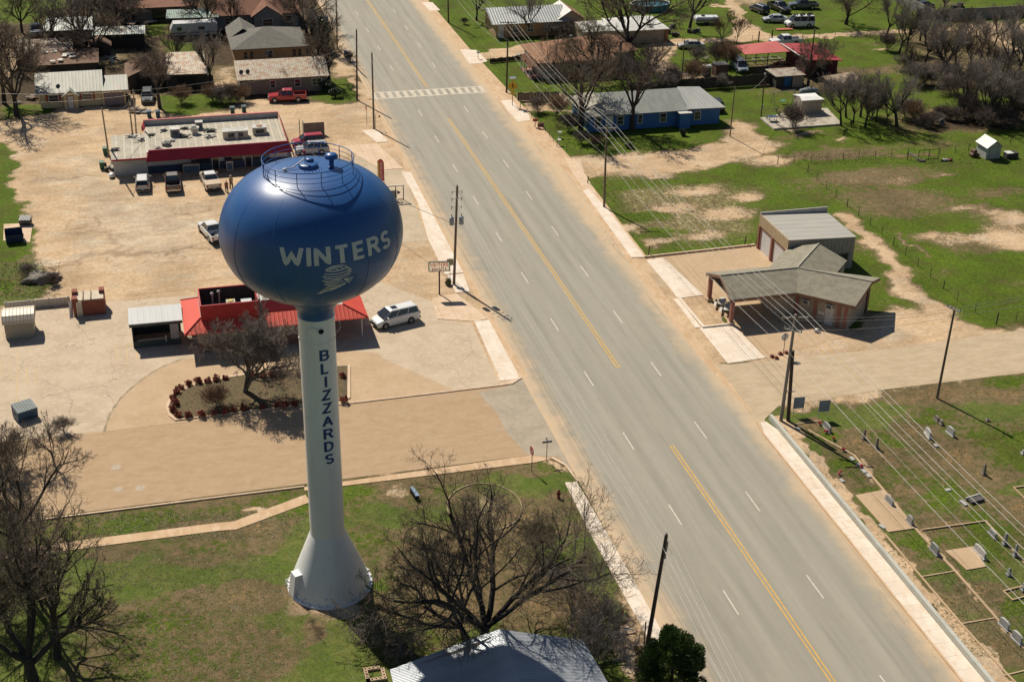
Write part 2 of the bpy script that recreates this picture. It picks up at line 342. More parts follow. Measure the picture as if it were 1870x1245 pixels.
me.polygons.add(len(q)); me.polygons.foreach_set('loop_start', np.arange(0, q.size, 4, dtype=np.int32)); me.polygons.foreach_set('loop_total', np.full(len(q), 4, dtype=np.int32))
me.update(calc_edges=True); me.polygons.foreach_set('use_smooth', np.ones(len(q), bool))
for x0, y0, x1, y1 in ((1200, 88, 1640, 56),): stroke('w', [(x0, y0-1), (x1, y1-1)], .15, .25, .5)
stroke('w', [(1100, 305), (1250, 296), (1350, 265), (1370, 235)], .25, .5, .45); stroke('w', [(1080, 320), (1260, 306), (1390, 275)], .2, .5, .4); spot('w', 1345, 272, 1.2, .6, 1)
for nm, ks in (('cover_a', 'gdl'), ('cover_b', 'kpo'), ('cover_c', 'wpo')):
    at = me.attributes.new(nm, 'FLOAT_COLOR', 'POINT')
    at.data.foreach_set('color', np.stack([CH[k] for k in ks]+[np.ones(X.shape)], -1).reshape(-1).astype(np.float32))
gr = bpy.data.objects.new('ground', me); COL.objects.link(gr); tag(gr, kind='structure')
m, nt, b = new_mat('ground_cover'); c = coords(nt, 'World')
def attr(nm):
    a = nt.nodes.new('ShaderNodeAttribute'); a.attribute_name = nm; s = nt.nodes.new('ShaderNodeSeparateColor'); nt.links.new(a.outputs['Color'], s.inputs[0]); return s.outputs
A, B, C3 = attr('cover_a'), attr('cover_b'), attr('cover_c')
nf = noise(nt, c, 1.1, 8, .68); nmid = noise(nt, c, 3.6, 7, .72, None, 17); nm_ = noise(nt, c, .28, 5, .6, None, 11); nfine = noise(nt, c, 7, 6, .7, None, 4); nleaf = noise(nt, c, 3.2, 8, .8, None, 21); nst = noise(nt, c, .9, 6, .6, (.4, 1, 1), 9)
nmix = math_(nt, 'ADD', math_(nt, 'MULTIPLY', nf, .42), math_(nt, 'MULTIPLY', nmid, .58))
def cover(f, amp=1.0, n=nmix, lo=.38, hi=.60):
    return ramp(nt, math_(nt, 'ADD', f, math_(nt, 'MULTIPLY', math_(nt, 'SUBTRACT', n, .5), amp)), lo, hi)
base = mixc(nt, ramp(nt, nf, .35, .65), (.19, .135, .075), (.11, .095, .04))
olive = mixc(nt, ramp(nt, nf, .32, .66), (.138, .150, .038), (.084, .112, .023))
olive = mixc(nt, math_(nt, 'MULTIPLY', ramp(nt, nfine, .50, .72), .6), olive, (.18, .155, .065))
olive = mixc(nt, math_(nt, 'MULTIPLY', ramp(nt, nm_, .44, .62), .75), olive, (.084, .128, .019))
green = mixc(nt, ramp(nt, nmid, .3, .68), (.112, .172, .011), (.052, .084, .007))
green = mixc(nt, math_(nt, 'MULTIPLY', ramp(nt, nm_, .44, .66), .7), green, (.085, .088, .018))
green = mixc(nt, math_(nt, 'MULTIPLY', ramp(nt, nfine, .55, .8), .6), green, (.14, .15, .05))
dirt = mixc(nt, ramp(nt, nst, .35, .68), (.56, .41, .265), (.47, .33, .20))
dirt = mixc(nt, math_(nt, 'MULTIPLY', ramp(nt, nm_, .5, .64), .6), dirt, (.52, .42, .30))
dirt = mixc(nt, math_(nt, 'MULTIPLY', ramp(nt, nfine, .58, .8), .35), dirt, (.30, .21, .12))
litter = mixc(nt, ramp(nt, nleaf, .44, .60), (.095, .085, .038), (.33, .20, .095))
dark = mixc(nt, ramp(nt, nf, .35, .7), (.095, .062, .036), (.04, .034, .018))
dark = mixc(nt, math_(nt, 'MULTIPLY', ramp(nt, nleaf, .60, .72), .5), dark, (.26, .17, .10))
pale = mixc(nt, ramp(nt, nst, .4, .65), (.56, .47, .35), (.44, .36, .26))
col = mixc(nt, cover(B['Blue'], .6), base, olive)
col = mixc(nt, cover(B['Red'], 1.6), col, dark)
col = mixc(nt, cover(A['Red'], 2.6, nmix, .24, .56), col, green)
col = mixc(nt, math_(nt, 'MULTIPLY', cover(A['Blue'], 1.3, nleaf, .42, .70), .85), col, litter)
col = mixc(nt, cover(A['Green'], 1.7, nmix, .34, .68), col, dirt)
col = mixc(nt, cover(B['Green'], 1.6, nmix, .30, .85), col, pale)
col = mixc(nt, math_(nt, 'MULTIPLY', cover(C3['Red'], 1.5, nmix, .30, .80), .8), col, (.30, .215, .135))
nsp = noise(nt, c, 2.6, 9, .82, None, 31); nsb = noise(nt, c, .16, 4, .6, None, 37)
spk = mixc(nt, ramp(nt, nsp, .36, .64), (.77, .77, .77), (1.14, 1.13, 1.11)); spb = mixc(nt, ramp(nt, nsb, .35, .65), (.86, .86, .86), (1.1, 1.1, 1.1))
for s_ in (spk, spb):
    mm = nt.nodes.new('ShaderNodeMix'); mm.data_type = 'RGBA'; mm.blend_type = 'MULTIPLY'; mm.clamp_result = False; mm.inputs[0].default_value = 1; nt.links.new(col, mm.inputs[6]); nt.links.new(s_, mm.inputs[7]); col = mm.outputs[2]
nt.links.new(col, b.inputs['Base Color']); b.inputs['Roughness'].default_value = .95; b.inputs['Specular IOR Level'].default_value = .15
bump(nt, b, nfine, .5, .06)
me.materials.append(m)
# ------------------------------------------------------------------ sheets of paving
def sheet(name, pts, z, m, kind='structure', world=False):
    P = [(p[0], p[1], z) for p in pts] if world else [(*G(*p)[:2], z) for p in pts]
    a = sum(P[i][0]*P[(i+1) % len(P)][1]-P[(i+1) % len(P)][0]*P[i][1] for i in range(len(P)))
    if a < 0: P = P[::-1]
    mb = MB(); mb.add(P, [tuple(range(len(P)))])
    return tag(mb.build(name, m), kind=kind)
def kerbed(name, pts, z1, m, world=True, z0=-.05):
    P = list(pts) if world else [tuple(G(*p)[:2]) for p in pts]
    a = sum(P[i][0]*P[(i+1) % len(P)][1]-P[(i+1) % len(P)][0]*P[i][1] for i in range(len(P)))
    if a < 0: P = P[::-1]
    return tag(MB().prism(P, z0, z1).build(name, m), kind='structure')
# asphalt
m, nt, b = new_mat('highway_asphalt'); c = coords(nt, 'World'); sp = nt.nodes.new('ShaderNodeSeparateXYZ'); nt.links.new(c, sp.inputs[0])
ns = noise(nt, c, 1.0, 5, .55, (1, .035, 1)); nb = noise(nt, c, .35, 5, .6, (1, .3, 1), 5); nfi = noise(nt, c, 22, 4, .7); ncr = noise(nt, c, .5, 6, .6, None, 3)
a0 = mixc(nt, ramp(nt, ns, .3, .7), (.345, .322, .265), (.285, .265, .218))
a0 = mixc(nt, math_(nt, 'MULTIPLY', ramp(nt, nb, .5, .72), .5), a0, (.36, .32, .245))
xw = math_(nt, 'ADD', math_(nt, 'MULTIPLY', math_(nt, 'SINE', math_(nt, 'MULTIPLY', sp.outputs['X'], 2*math.pi/1.81)), .5), .5)
a0 = mixc(nt, math_(nt, 'MULTIPLY', xw, .16), a0, (.21, .19, .15))
ax = math_(nt, 'ABSOLUTE', math_(nt, 'ADD', sp.outputs['X'], .25))
dz = math_(nt, 'ADD', ax, math_(nt, 'ADD', math_(nt, 'MULTIPLY', math_(nt, 'SUBTRACT', ncr, .5), 3.4), math_(nt, 'MULTIPLY', math_(nt, 'SUBTRACT', ns, .5), 2.2)))
a0 = mixc(nt, math_(nt, 'MULTIPLY', ramp(nt, dz, 7.0, 9.8), .92), a0, (.56, .415, .265))
a0 = mixc(nt, math_(nt, 'MULTIPLY', ramp(nt, nfi, .55, .8), .12), a0, (.12, .11, .09))
npt = noise(nt, c, 1.5, 9, .8, (1, .5, 1), 13); a0 = mixc(nt, math_(nt, 'MULTIPLY', ramp(nt, npt, .50, .75), .28), a0, (.17, .155, .12))
noil = noise(nt, c, .9, 3, .5, (1.3, .08, 1), 19); a0 = mixc(nt, math_(nt, 'MULTIPLY', ramp(nt, noil, .56, .74), .30), a0, (.18, .165, .135))
nt.links.new(a0, b.inputs['Base Color']); b.inputs['Roughness'].default_value = .85; b.inputs['Specular IOR Level'].default_value = .3; bump(nt, b, nfi, .25, .02)
ASPH = m
sheet('main_road', [(-10.05, -260), (9.35, -260), (9.2, -159), (9.6, -146), (10.6, -120), (11.6, -90), (10.2, -60), (10.1, 60), (-9.7, 60), (-9.7, -60), (-10.1, -90)], .020, ASPH, world=True)
def paving(name, ca, cb, cc_, axis=(1, 1, 1), crack=.0, scale=.4, cscale=.2, joint=None):
    m, nt, b = new_mat(name); c = coords(nt, 'World')
    n1 = noise(nt, c, scale, 6, .62, axis); n2 = noise(nt, c, 2.2, 6, .65, axis, 8); n3 = noise(nt, c, 14, 4, .7)
    o = mixc(nt, ramp(nt, n1, .36, .64), ca, cb); o = mixc(nt, math_(nt, 'MULTIPLY', ramp(nt, n2, .48, .70), .75), o, cc_)
    o = mixc(nt, math_(nt, 'MULTIPLY', ramp(nt, n3, .5, .8), .25), o, tuple(x*.5 for x in cb))
    n4 = noise(nt, c, 1.7, 9, .8, None, 41); o = mixc(nt, math_(nt, 'MULTIPLY', ramp(nt, n4, .50, .72), .30), o, tuple(x*.55 for x in cb))
    if crack:
        v = nt.nodes.new('ShaderNodeTexVoronoi'); v.feature = 'DISTANCE_TO_EDGE'; v.inputs['Scale'].default_value = cscale
        d = nt.nodes.new('ShaderNodeVectorMath'); d.operation = 'ADD'
        nn = nt.nodes.new('ShaderNodeTexNoise'); nn.inputs['Scale'].default_value = .8; nn.inputs['Detail'].default_value = 5; nt.links.new(c, nn.inputs[0])
        sc_ = nt.nodes.new('ShaderNodeVectorMath'); sc_.operation = 'SCALE'; sc_.inputs['Scale'].default_value = 1.6; nt.links.new(nn.outputs['Color'], sc_.inputs[0])
        nt.links.new(c, d.inputs[0]); nt.links.new(sc_.outputs[0], d.inputs[1]); nt.links.new(d.outputs[0], v.inputs[0])
        o = mixc(nt, math_(nt, 'MULTIPLY', math_(nt, 'LESS_THAN', v.outputs[0], .004), crack), o, (.16, .12, .075))
    if joint:
        s2 = nt.nodes.new('ShaderNodeSeparateXYZ'); nt.links.new(c, s2.inputs[0])
        fr = math_(nt, 'FRACT', math_(nt, 'DIVIDE', s2.outputs[joint[0]], joint[1]))
        o = mixc(nt, math_(nt, 'MULTIPLY', math_(nt, 'LESS_THAN', fr, joint[2]), .55), o, (.25, .2, .15))
    nt.links.new(o, b.inputs['Base Color']); b.inputs['Roughness'].default_value = .9; b.inputs['Specular IOR Level'].default_value = .25
    bump(nt, b, n3, .3, .02); return m
TAN = paving('dusty_side_street', (.43, .305, .19), (.39, .27, .16), (.45, .33, .215), (.55, 1, 1), 0, .9)
LOTG = paving('grey_worn_apron', (.40, .34, .26), (.34, .29, .22), (.46, .37, .27), (1, 1, 1), 0, .5)
TANR = paving('dusty_grey_street', (.50, .39, .26), (.43, .335, .22), (.53, .42, .30), (.4, 1, 1), .0, .9)
LOT = paving('cracked_lot', (.54, .435, .315), (.46, .365, .26), (.60, .49, .37), (1, 1, 1), .4, .3, .13)
LOTB = paving('worn_grey_lot', (.52, .42, .30), (.42, .345, .24), (.58, .46, .33), (1, 1, 1), .35, .3, .2)
CONC = paving('white_concrete', (.76, .67, .565), (.69, .585, .47), (.62, .475, .34), (1, .5, 1), 0, .7, joint=('Y', 1.52, .022))
CONT = paving('dusty_concrete', (.66, .50, .36), (.58, .42, .28), (.70, .56, .43), (1, 1, 1), 0, .7, joint=('X', 1.5, .03))
CONB = paving('buff_driveway', (.50, .36, .23), (.45, .32, .195), (.53, .40, .27), (1, 1, 1), .0, .3)
DUSTW = paving('sandy_walk', (.58, .41, .26), (.50, .34, .20), (.66, .50, .35), (1, .4, 1), 0, .8)
sheet('side_street', [(-110, -159.5), (-13.2, -159.1), (-11.2, -160.2), (-9.9, -163.2), (-9.2, -163.2), (-9.2, -143), (-10.2, -144.6), (-12.2, -146.2), (-110, -146.6)], .012, TAN, world=True)
sheet('side_street', [(8.8, -146), (11.4, -147.0), (30, -147.4), (70, -145.6), (70, -155.4), (23, -155.3), (12.6, -156), (10.4, -157.9), (9.1, -160.5), (8.8, -160)], .014, TANR, world=True)
sheet('side_street', [(872, 716), (925, 706), (953, 692), (985, 730), (1046, 862), (1020, 834), (965, 831), (925, 790), (905, 750)], .016, LOTG)
kx = [(-61, -146.2), (-12.2, -146.0), (-12.5, -145.2), (-12.2, -132.3), (-15.5, -130.4), (-14.8, -126.5), (-20, -119.6), (-42, -118.6), (-61, -118.3)]
sheet('parking_lot', kx, .008, LOT, world=True)
arc = [(190, 788), (200, 757), (218, 730), (240, 708), (270, 685), (300, 668), (335, 655)]
sheet('driveway', arc+[(640, 640), (690, 645), (700, 655), (830, 712), (560, 747), (302, 775)], .014, CONB)
sheet('parking_lot', [(665, 262), (680, 262), (697, 310), (735, 310), (782, 440), (735, 442), (700, 420), (640, 300)], .010, LOTB)
sheet('parking_lot', [(1180, 472), (1385, 448), (1560, 610), (1395, 655), (1285, 540), (1212, 470)], .010, CONB)
mb = MB(); PA = [G(*p) for p in arc]; PA = [PA[i].lerp(PA[i+1], k/4) for i in range(len(PA)-1) for k in range(4)]+[PA[-1]]
for (i, a), b_ in zip(enumerate(PA), PA[1:]):
    d = (b_-a).normalized(); n = Vector((-d.y, d.x, 0)); wa, wb2 = .10+.07*math.sin(i*2.3), .10+.07*math.sin((i+1)*2.3)
    mb.add([(*(a-n*wa).xy, .018), (*(b_-n*wb2).xy, .018), (*(b_+n*wb2).xy, .018), (*(a+n*wa).xy, .018)], [(0, 1, 2, 3)])
tag(mb.build('weedy_paving_joint', mat('weedy_joint', (.25, .20, .12), (.42, .33, .22), .95, 3)), kind='structure')
# sidewalks: real steps above the gutter
kerbed('sidewalk', [(9.15, -230), (10.62, -230), (10.62, -160.2), (10.2, -158.6), (9.6, -158.6), (9.15, -160.5)], .14, CONC)
kerbed('sidewalk', [(-11.35, -186.4), (-10.05, -186.4), (-10.1, -175), (-10.3, -164.4), (-11.35, -164.3), (-11.5, -172)], .13, CONC)
kerbed('sidewalk', [(-12.35, -145.3), (-10.45, -145.3), (-10.3, -143.8), (-10.25, -131.9), (-11.85, -131.9)], .12, CONC)
kerbed('sidewalk', [(-12.3, -119.4), (-10.2, -119.4), (-10.1, -110.5), (-9.9, -86), (-11.1, -85.4), (-11.1, -97), (-12.2, -109)], .08, CONC)
kerbed('sidewalk', [(-12.2, -124.6), (-10.2, -131.5), (-11.9, -131.8), (-15.6, -130.3), (-15.1, -125.3)], .05, CONT)
kerbed('sidewalk', [(-12.2, -124.4), (-10.6, -124.4), (-10.3, -119.6), (-12.2, -119.6)], .06, CONC)
kerbed('driveway', [(-17.4, -73.6), (-12.4, -73.4), (-10.6, -84.3), (-13.6, -84.2)], .04, CONT)
kerbed('driveway', [(-13.6, -67.5), (-11.4, -67.5), (-10.6, -73.2), (-12.3, -73.2)], .06, CONC)
kerbed('sidewalk', [(10.2, -119.5), (11.75, -119.8), (12.2, -103), (11.95, -97), (11.0, -97.5), (10.6, -108)], .1, CONC)
kerbed('driveway', [(11.3, -96.4), (12.4, -99.5), (13.2, -91), (14.4, -85.8), (12.2, -85.1), (11.7, -90)], .05, CONT)
kerbed('driveway', [(11.7, -120.6), (13.9, -120.3), (14.8, -131.0), (11.7, -131.2)], .05, CONC)
kerbed('driveway', [(11.2, -146.8), (15.5, -146.5), (15.1, -138.9), (11.3, -138.6)], .05, CONC)
kerbed('sidewalk', [(10.9, -138.5), (11.5, -138.5), (11.7, -131.3), (11.1, -131.3)], .06, CONC)
kerbed('driveway', [(9.9, -57.8), (11.7, -57.8), (11.5, -62.4), (12.7, -63.9), (12.2, -66.3), (11.8, -68.1), (9.9, -68.4), (9.7, -63)], .05, CONC)
kerbed('driveway', [(10.0, -28.4), (12.7, -29.3), (13.0, -36.4), (11.6, -37.2), (9.6, -37.4)], .05, CONC)
kerbed('driveway', [(10.0, 5.6), (12.1, 5.2), (12.3, -1.2), (10.2, -1.4)], .05, CONC)
sheet('footpath', [(9.7, -158), (9.9, -146), (10.9, -119.6), (12.1, -119.8), (13.1, -85), (12.6, -60), (11.8, -30), (11.6, 20), (9.9, 20), (9.7, -60), (10.9, -92), (9.5, -120), (8.9, -146)], .024, DUSTW, world=True)
sheet('footpath', [(-9.4, -145), (-10.3, -145), (-10.4, -120), (-10.3, -86), (-10.0, -60), (-9.5, -60), (-9.8, -87), (-9.7, -120)], .025, DUSTW, world=True)
kerbed('footpath', [(-75, -163.3), (-41.2, -163.45), (-39.9, -163.55), (-33.6, -160.9), (-33.4, -162.15), (-39.8, -164.75), (-41.2, -164.6), (-75, -164.5)], .05, DUSTW)
kerbed('footpath', [(-33.6, -160.3), (-33.6, -159.75), (-13.1, -159.2), (-11.4, -160.2), (-13.0, -160.45)], .06, DUSTW)
kerbed('kerb', [(-75, -159.75), (-33.6, -159.75), (-33.6, -159.6), (-75, -159.55)], .12, CONT)
kerbed('kerb', [(-11.4, -160.2), (-10.6, -161.6), (-10.25, -164.3), (-10.1, -164.3), (-10.4, -161.4), (-11.25, -160.0)], .13, CONT)
kerbed('kerb', [(-31, -146.36), (-12.5, -146.16), (-12.5, -145.98), (-31, -146.18)], .10, CONT)
kerbed('kerb', [(-12.5, -146.16), (-11.3, -146.05), (-10.1, -145.1), (-10.3, -143.8), (-10.5, -145.25), (-12.35, -145.4)], .10, CONT)
kerbed('kerb', [(11.72, -119.9), (26.1, -119.35), (26.1, -119.12), (11.72, -119.68)], .22, CONT)
kerbed('kerb', [(11.62, -138.75), (15.1, -138.75), (15.1, -138.5), (11.9, -138.5), (11.9, -131.3), (11.62, -131.3)], .2, CONC)
kerbed('kerb', [(9.0, -230), (9.15, -230), (9.15, -160.5), (9.5, -158.4), (9.3, -158.3), (9.0, -160.4)], .12, DUSTW)
# ------------------------------------------------------------------ painted markings
WHP = mat('white_road_paint', (.72, .66, .55), (.55, .50, .41), .8, 2.5, fine=.3)
WHF = mat('faded_white_paint', (.66, .585, .47), (.50, .44, .34), .85, 1.5, fine=.3)
YEL = mat('yellow_road_paint', (.66, .40, .085), (.54, .33, .10), .8, 2.0, fine=.25)
YF = mat('faded_yellow_paint', (.62, .44, .21), (.55, .42, .26), .85, 1.5)
mb = MB()
for k in range(-4, 19):
    for x, dy in ((3.62, 0), (-3.62, -.31)):
        if k == 4: continue
        y = -12.192*k+dy; mb.add([(x-.055, y-1.55, .025), (x+.055, y-1.55, .025), (x+.055, y+1.55, .025), (x-.055, y+1.55, .025)], [(0, 1, 2, 3)])
tag(mb.build('lane_dashes', WHP), kind='structure')
mb = MB()
for ya, yb in ((60, G(783, 160).y), (G(820, 217).y, G(1130, 672).y), (G(1226, 813).y, -240)):
    for x in (-.16, .16): mb.add([(x-.065, yb, .025), (x+.065, yb, .025), (x+.065, ya, .025), (x-.065, ya, .025)], [(0, 1, 2, 3)])
tag(mb.build('centre_lines', YEL), kind='structure')
mb = MB()
for ya, yb in ((-49.75, -50.15), (-52.85, -53.25)): mb.add([(-9.3, yb, .026), (9.0, yb, .026), (9.0, ya, .026), (-9.3, ya, .026)], [(0, 1, 2, 3)])
x = -9.3
while x < 8.9: mb.add([(x, -52.85, .026), (x+.68, -52.85, .026), (x+.68, -50.15, .026), (x, -50.15, .026)], [(0, 1, 2, 3)]); x += 1.24
tag(mb.build('crosswalk', WHF), kind='structure')
mb = MB()
def line_(a, b_, wd, z=.022):
    a = Vector(a); b_ = Vector(b_); d = (b_-a).normalized(); n = Vector((-d.y, d.x))*wd/2
    mb.add([(*(a-n), z), (*(b_-n), z), (*(b_+n), z), (*(a+n), z)], [(0, 1, 2, 3)])
for P in [((48, 667), (50, 703)), ((63, 667), (65, 703)), ((48, 667), (63, 667)), ((2, 660), (4, 693)), ((18, 662), (20, 694)), ((213, 635), (215, 666)), ((232, 634), (234, 666)), ((213, 635), (243, 631)), ((215, 666), (234, 666)), ((250, 642), (251, 664)), ((212, 612), (240, 610)), ((690, 617), (694, 623)), ((33, 640), (30, 735)), ((4, 693), (20, 694))]:
    line_(G(*P[0]).xy, G(*P[1]).xy, .09)
tag(mb.build('parking_lines', YF), kind='structure')
# manholes and patches
GREYP = mat('pale_patch', (.44, .36, .27), (.38, .30, .21), .8, 3)
mb = MB()
for x, y, r in ((212, 853, .45), (256, 891, .45), (216, 893, .4)): c = G(x, y); mb.lathe([(0, .018), (r, .018)], 18, (c.x, c.y), cap=False)
tag(mb.build('manhole_covers', GREYP), kind='structure')
mb = MB(); rg = random.Random(5)
for ix in range(-1, 3):
    for iy in range(2): pass
cA = G(1565, 905); mb.prism([tuple(G(*p)[:2]) for p in [(1562, 905), (1613, 895), (1672, 965), (1622, 972)]], 0, .08)
tag(mb.build('grave_slab', CONB), 'flat cracked concrete slab over two graves beside the sandy strip along the cemetery wall', 'grave slab')
# ------------------------------------------------------------------ stroke lettering (capitals), each glyph in a 0..w x 0..1 box
def arcp(cx, cy, rx, ry, a0, a1, n=10): return [(cx+rx*math.cos(R_(a0+(a1-a0)*i/n)), cy+ry*math.sin(R_(a0+(a1-a0)*i/n))) for i in range(n+1)]
GL = {
 'W': (.95, [[(0, 1), (.2, 0), (.475, .68), (.75, 0), (.95, 1)]]), 'I': (.0, [[(0, 0), (0, 1)]]), 'N': (.6, [[(0, 0), (0, 1), (.6, 0), (.6, 1)]]),
 'T': (.64, [[(0, 1), (.64, 1)], [(.32, 0), (.32, 1)]]), 'E': (.5, [[(.5, 1), (0, 1), (0, 0), (.5, 0)], [(0, .5), (.45, .5)]]),
 'R': (.56, [[(0, 0), (0, 1), (.32, 1)]+arcp(.32, .76, .22, .24, 90, -90)+[(0, .52)], [(.3, .5), (.58, 0)]]),
 'S': (.54, [arcp(.27, .75, .25, .25, 25, 180)+arcp(.27, .75, .25, .25, 180, 262, 5)+arcp(.27, .25, .25, .25, 82, 0, 5)+arcp(.27, .25, .25, .25, 0, -155)]),
 'B': (.54, [[(0, 0), (0, 1), (.3, 1)]+arcp(.3, .76, .2, .24, 90, -90)+[(0, .52)], [(.3, .52)]+arcp(.3, .26, .24, .26, 90, -90)+[(0, 0)]]),
 'L': (.48, [[(0, 1), (0, 0), (.48, 0)]]), 'Z': (.56, [[(0, 1), (.56, 1), (0, 0), (.56, 0)]]), 'A': (.62, [[(0, 0), (.31, 1), (.62, 0)], [(.12, .33), (.5, .33)]]),
 'D': (.56, [[(0, 0), (0, 1), (.22, 1)]+arcp(.22, .5, .34, .5, 90, -90, 14)+[(0, 0)]]), 'O': (.6, [arcp(.3, .5, .3, .5, 90, 450, 20)]),
 'U': (.56, [[(0, 1), (0, .28)]+arcp(.28, .28, .28, .28, 180, 360)+[(.56, 1)]]), 'P': (.54, [[(0, 0), (0, 1), (.3, 1)]+arcp(.3, .74, .24, .26, 90, -90)+[(0, .48)]]),
 'M': (.75, [[(0, 0), (0, 1), (.375, .2), (.75, 1), (.75, 0)]]), 'C': (.56, [arcp(.3, .5, .28, .5, 50, 310, 16)]), 'Y': (.6, [[(0, 1), (.3, .5), (.6, 1)], [(.3, .5), (.3, 0)]]), 'G': (.6, [arcp(.3, .5, .28, .5, 50, 350, 16)+[(.58, .42), (.34, .42)]]), 'H': (.56, [[(0, 0), (0, 1)], [(.56, 0), (.56, 1)], [(0, .5), (.56, .5)]])}
def strokes_to_quads(strokes, t, step=.12, capit=True):
    """thick polyline -> list of small quads in 2d"""
    out = []
    for st in strokes:
        pts = []; st = list(st)
        if capit:
            for e0, e1 in ((0, 1), (-1, -2)):
                p_, q_ = st[e0], st[e1]
                if p_[1] in (0, 1) or p_[1] == 0:
                    l_ = math.hypot(p_[0]-q_[0], p_[1]-q_[1]); v_ = abs(p_[1]-q_[1])/l_
                    if v_ > .5: st[e0] = (p_[0]+(p_[0]-q_[0])/l_*t*.5/v_, p_[1]+(p_[1]-q_[1])/l_*t*.5/v_)
        for a, b_ in zip(st, st[1:]):
            L = math.hypot(b_[0]-a[0], b_[1]-a[1]); n = max(1, int(L/step))
            pts += [(a[0]+(b_[0]-a[0])*i/n, a[1]+(b_[1]-a[1])*i/n) for i in range(n)]
        pts.append(st[-1]); L_ = []; R2 = []
        pts = [p for i, p in enumerate(pts) if i == 0 or math.hypot(p[0]-pts[i-1][0], p[1]-pts[i-1][1]) > 1e-6]
        for i, p in enumerate(pts):
            a = pts[max(i-1, 0)]; b_ = pts[min(i+1, len(pts)-1)]
            d1 = ((p[0]-a[0]), (p[1]-a[1])); d2 = (b_[0]-p[0], b_[1]-p[1])
            def nz(d):
                l = math.hypot(*d); return (d[0]/l, d[1]/l) if l > 1e-9 else None
            u, v = nz(d1), nz(d2); u = u or v; v = v or u
            n1 = (-(u[1]+v[1]), u[0]+v[0]); l = math.hypot(*n1) or 1; n1 = (n1[0]/l, n1[1]/l)
            k = 1/max(.45, abs(n1[0]*-u[1]+n1[1]*u[0]))
            e = 0
            if i == 0: p = (p[0]-u[0]*t*0, p[1]-u[1]*t*0)
            L_.append((p[0]+n1[0]*t/2*k, p[1]+n1[1]*t/2*k)); R2.append((p[0]-n1[0]*t/2*k, p[1]-n1[1]*t/2*k))
        cl_ = (lambda p: (p[0], min(1+t/2, max(-t/2, p[1])))) if capit else (lambda p: p)
        for i in range(len(pts)-1): out.append(tuple(cl_(p) for p in (R2[i], R2[i+1], L_[i+1], L_[i])))
    return out
def word(txt, t=.2, gap=.26, step=.12):
    x = 0; q = []
    for ch in txt:
        if ch == ' ': x += .5; continue
        w_, st = GL[ch]; q += [tuple((p[0]+x+t/2, p[1]*(1-t)+t/2) for p in qq) for qq in strokes_to_quads(st, t, step)]; x += w_+t+gap-.06
    return q, x-gap+.06
def flat_text(mb, txt, origin, right, up, height, width, nrm, t=.2, gap=.26, off=.01, mat_=0):
    q, tw = word(txt, t, gap, 9); o = Vector(origin); r = Vector(right).normalized(); u = Vector(up).normalized(); n = Vector(nrm).normalized()
    for qq in q:
        mb.add([o+r*(p[0]/tw*width)+u*(p[1]*height)+n*off for p in qq], [(0, 1, 2, 3)], mat_)
# ------------------------------------------------------------------ water tower
TC = G(603, 1065)
def paint(name, col, col2, rough, coat=.3, dirt=None):
    m, nt, b = new_mat(name); c = coords(nt, 'World')
    n1 = noise(nt, c, .35, 5, .6, (1, 1, .35)); o = mixc(nt, ramp(nt, n1, .35, .7), col, col2)
    if dirt:
        n2 = noise(nt, c, 1.4, 6, .7, (1.6, 1.6, .12), 3); o = mixc(nt, math_(nt, 'MULTIPLY', ramp(nt, n2, .5, .75), .4), o, dirt)
    nt.links.new(o, b.inputs['Base Color']); b.inputs['Roughness'].default_value = rough
    b.inputs['Coat Weight'].default_value = coat; b.inputs['Coat Roughness'].default_value = .12
    n3 = noise(nt, c, .6, 3, .5); bump(nt, b, n3, .05, .2)
    return m
BLUE = paint('tower_blue', (.015, .085, .265), (.019, .096, .29), .38, .12, (.04, .115, .26))
WHITE = paint('tower_white', (.80, .80, .79), (.73, .74, .735), .45, .25, (.50, .46, .39))
LETW = mat('letter_white', (.62, .62, .60), (.54, .54, .52), .6)
LETB = mat('letter_blue', (.012, .06, .20), None, .5)
A_, B_, CZ_ = 6.24, 4.9, 29.8
tw = thing('water_tower', 'tall white single-pillar water tower with a blue flattened ball tank on the lawn', 'water tower', TC)
z0 = 0
# pedestal: flared bell, column
ped = MB().lathe([(3.12, .12), (3.08, .35), (2.72, 1.4), (2.2, 2.75), (1.72, 4.0), (1.34, 5.0)], 64)
ped.v = [(x, y, z) for x, y, z in ped.v]
pd = ped.build('flared_base', WHITE, tw)
MB().lathe([(1.34, 5.0), (1.305, 5.25), (1.3, 12), (1.3, 23.5)], 64).build('column', WHITE, tw)
mb = MB().lathe([(3.30, 0), (3.30, .12), (3.12, .12)], 64, cap=False); 
mb.lathe([(3.30, .12), (3.30, .17), (3.05, .17)], 64, cap=False); mb.build('base_ring', WHITE, tw)
for k in range(28):
    mb = MB(); a = 2*math.pi*k/28; mb.box(3.15, 3.27, -.05, .05, .17, .33)
    for i in range(-8, 0): x, y, z = mb.v[i]; mb.v[i] = (x*math.cos(a)-y*math.sin(a), x*math.sin(a)+y*math.cos(a), z)
    mb.build('anchor_chair', WHITE, tw)
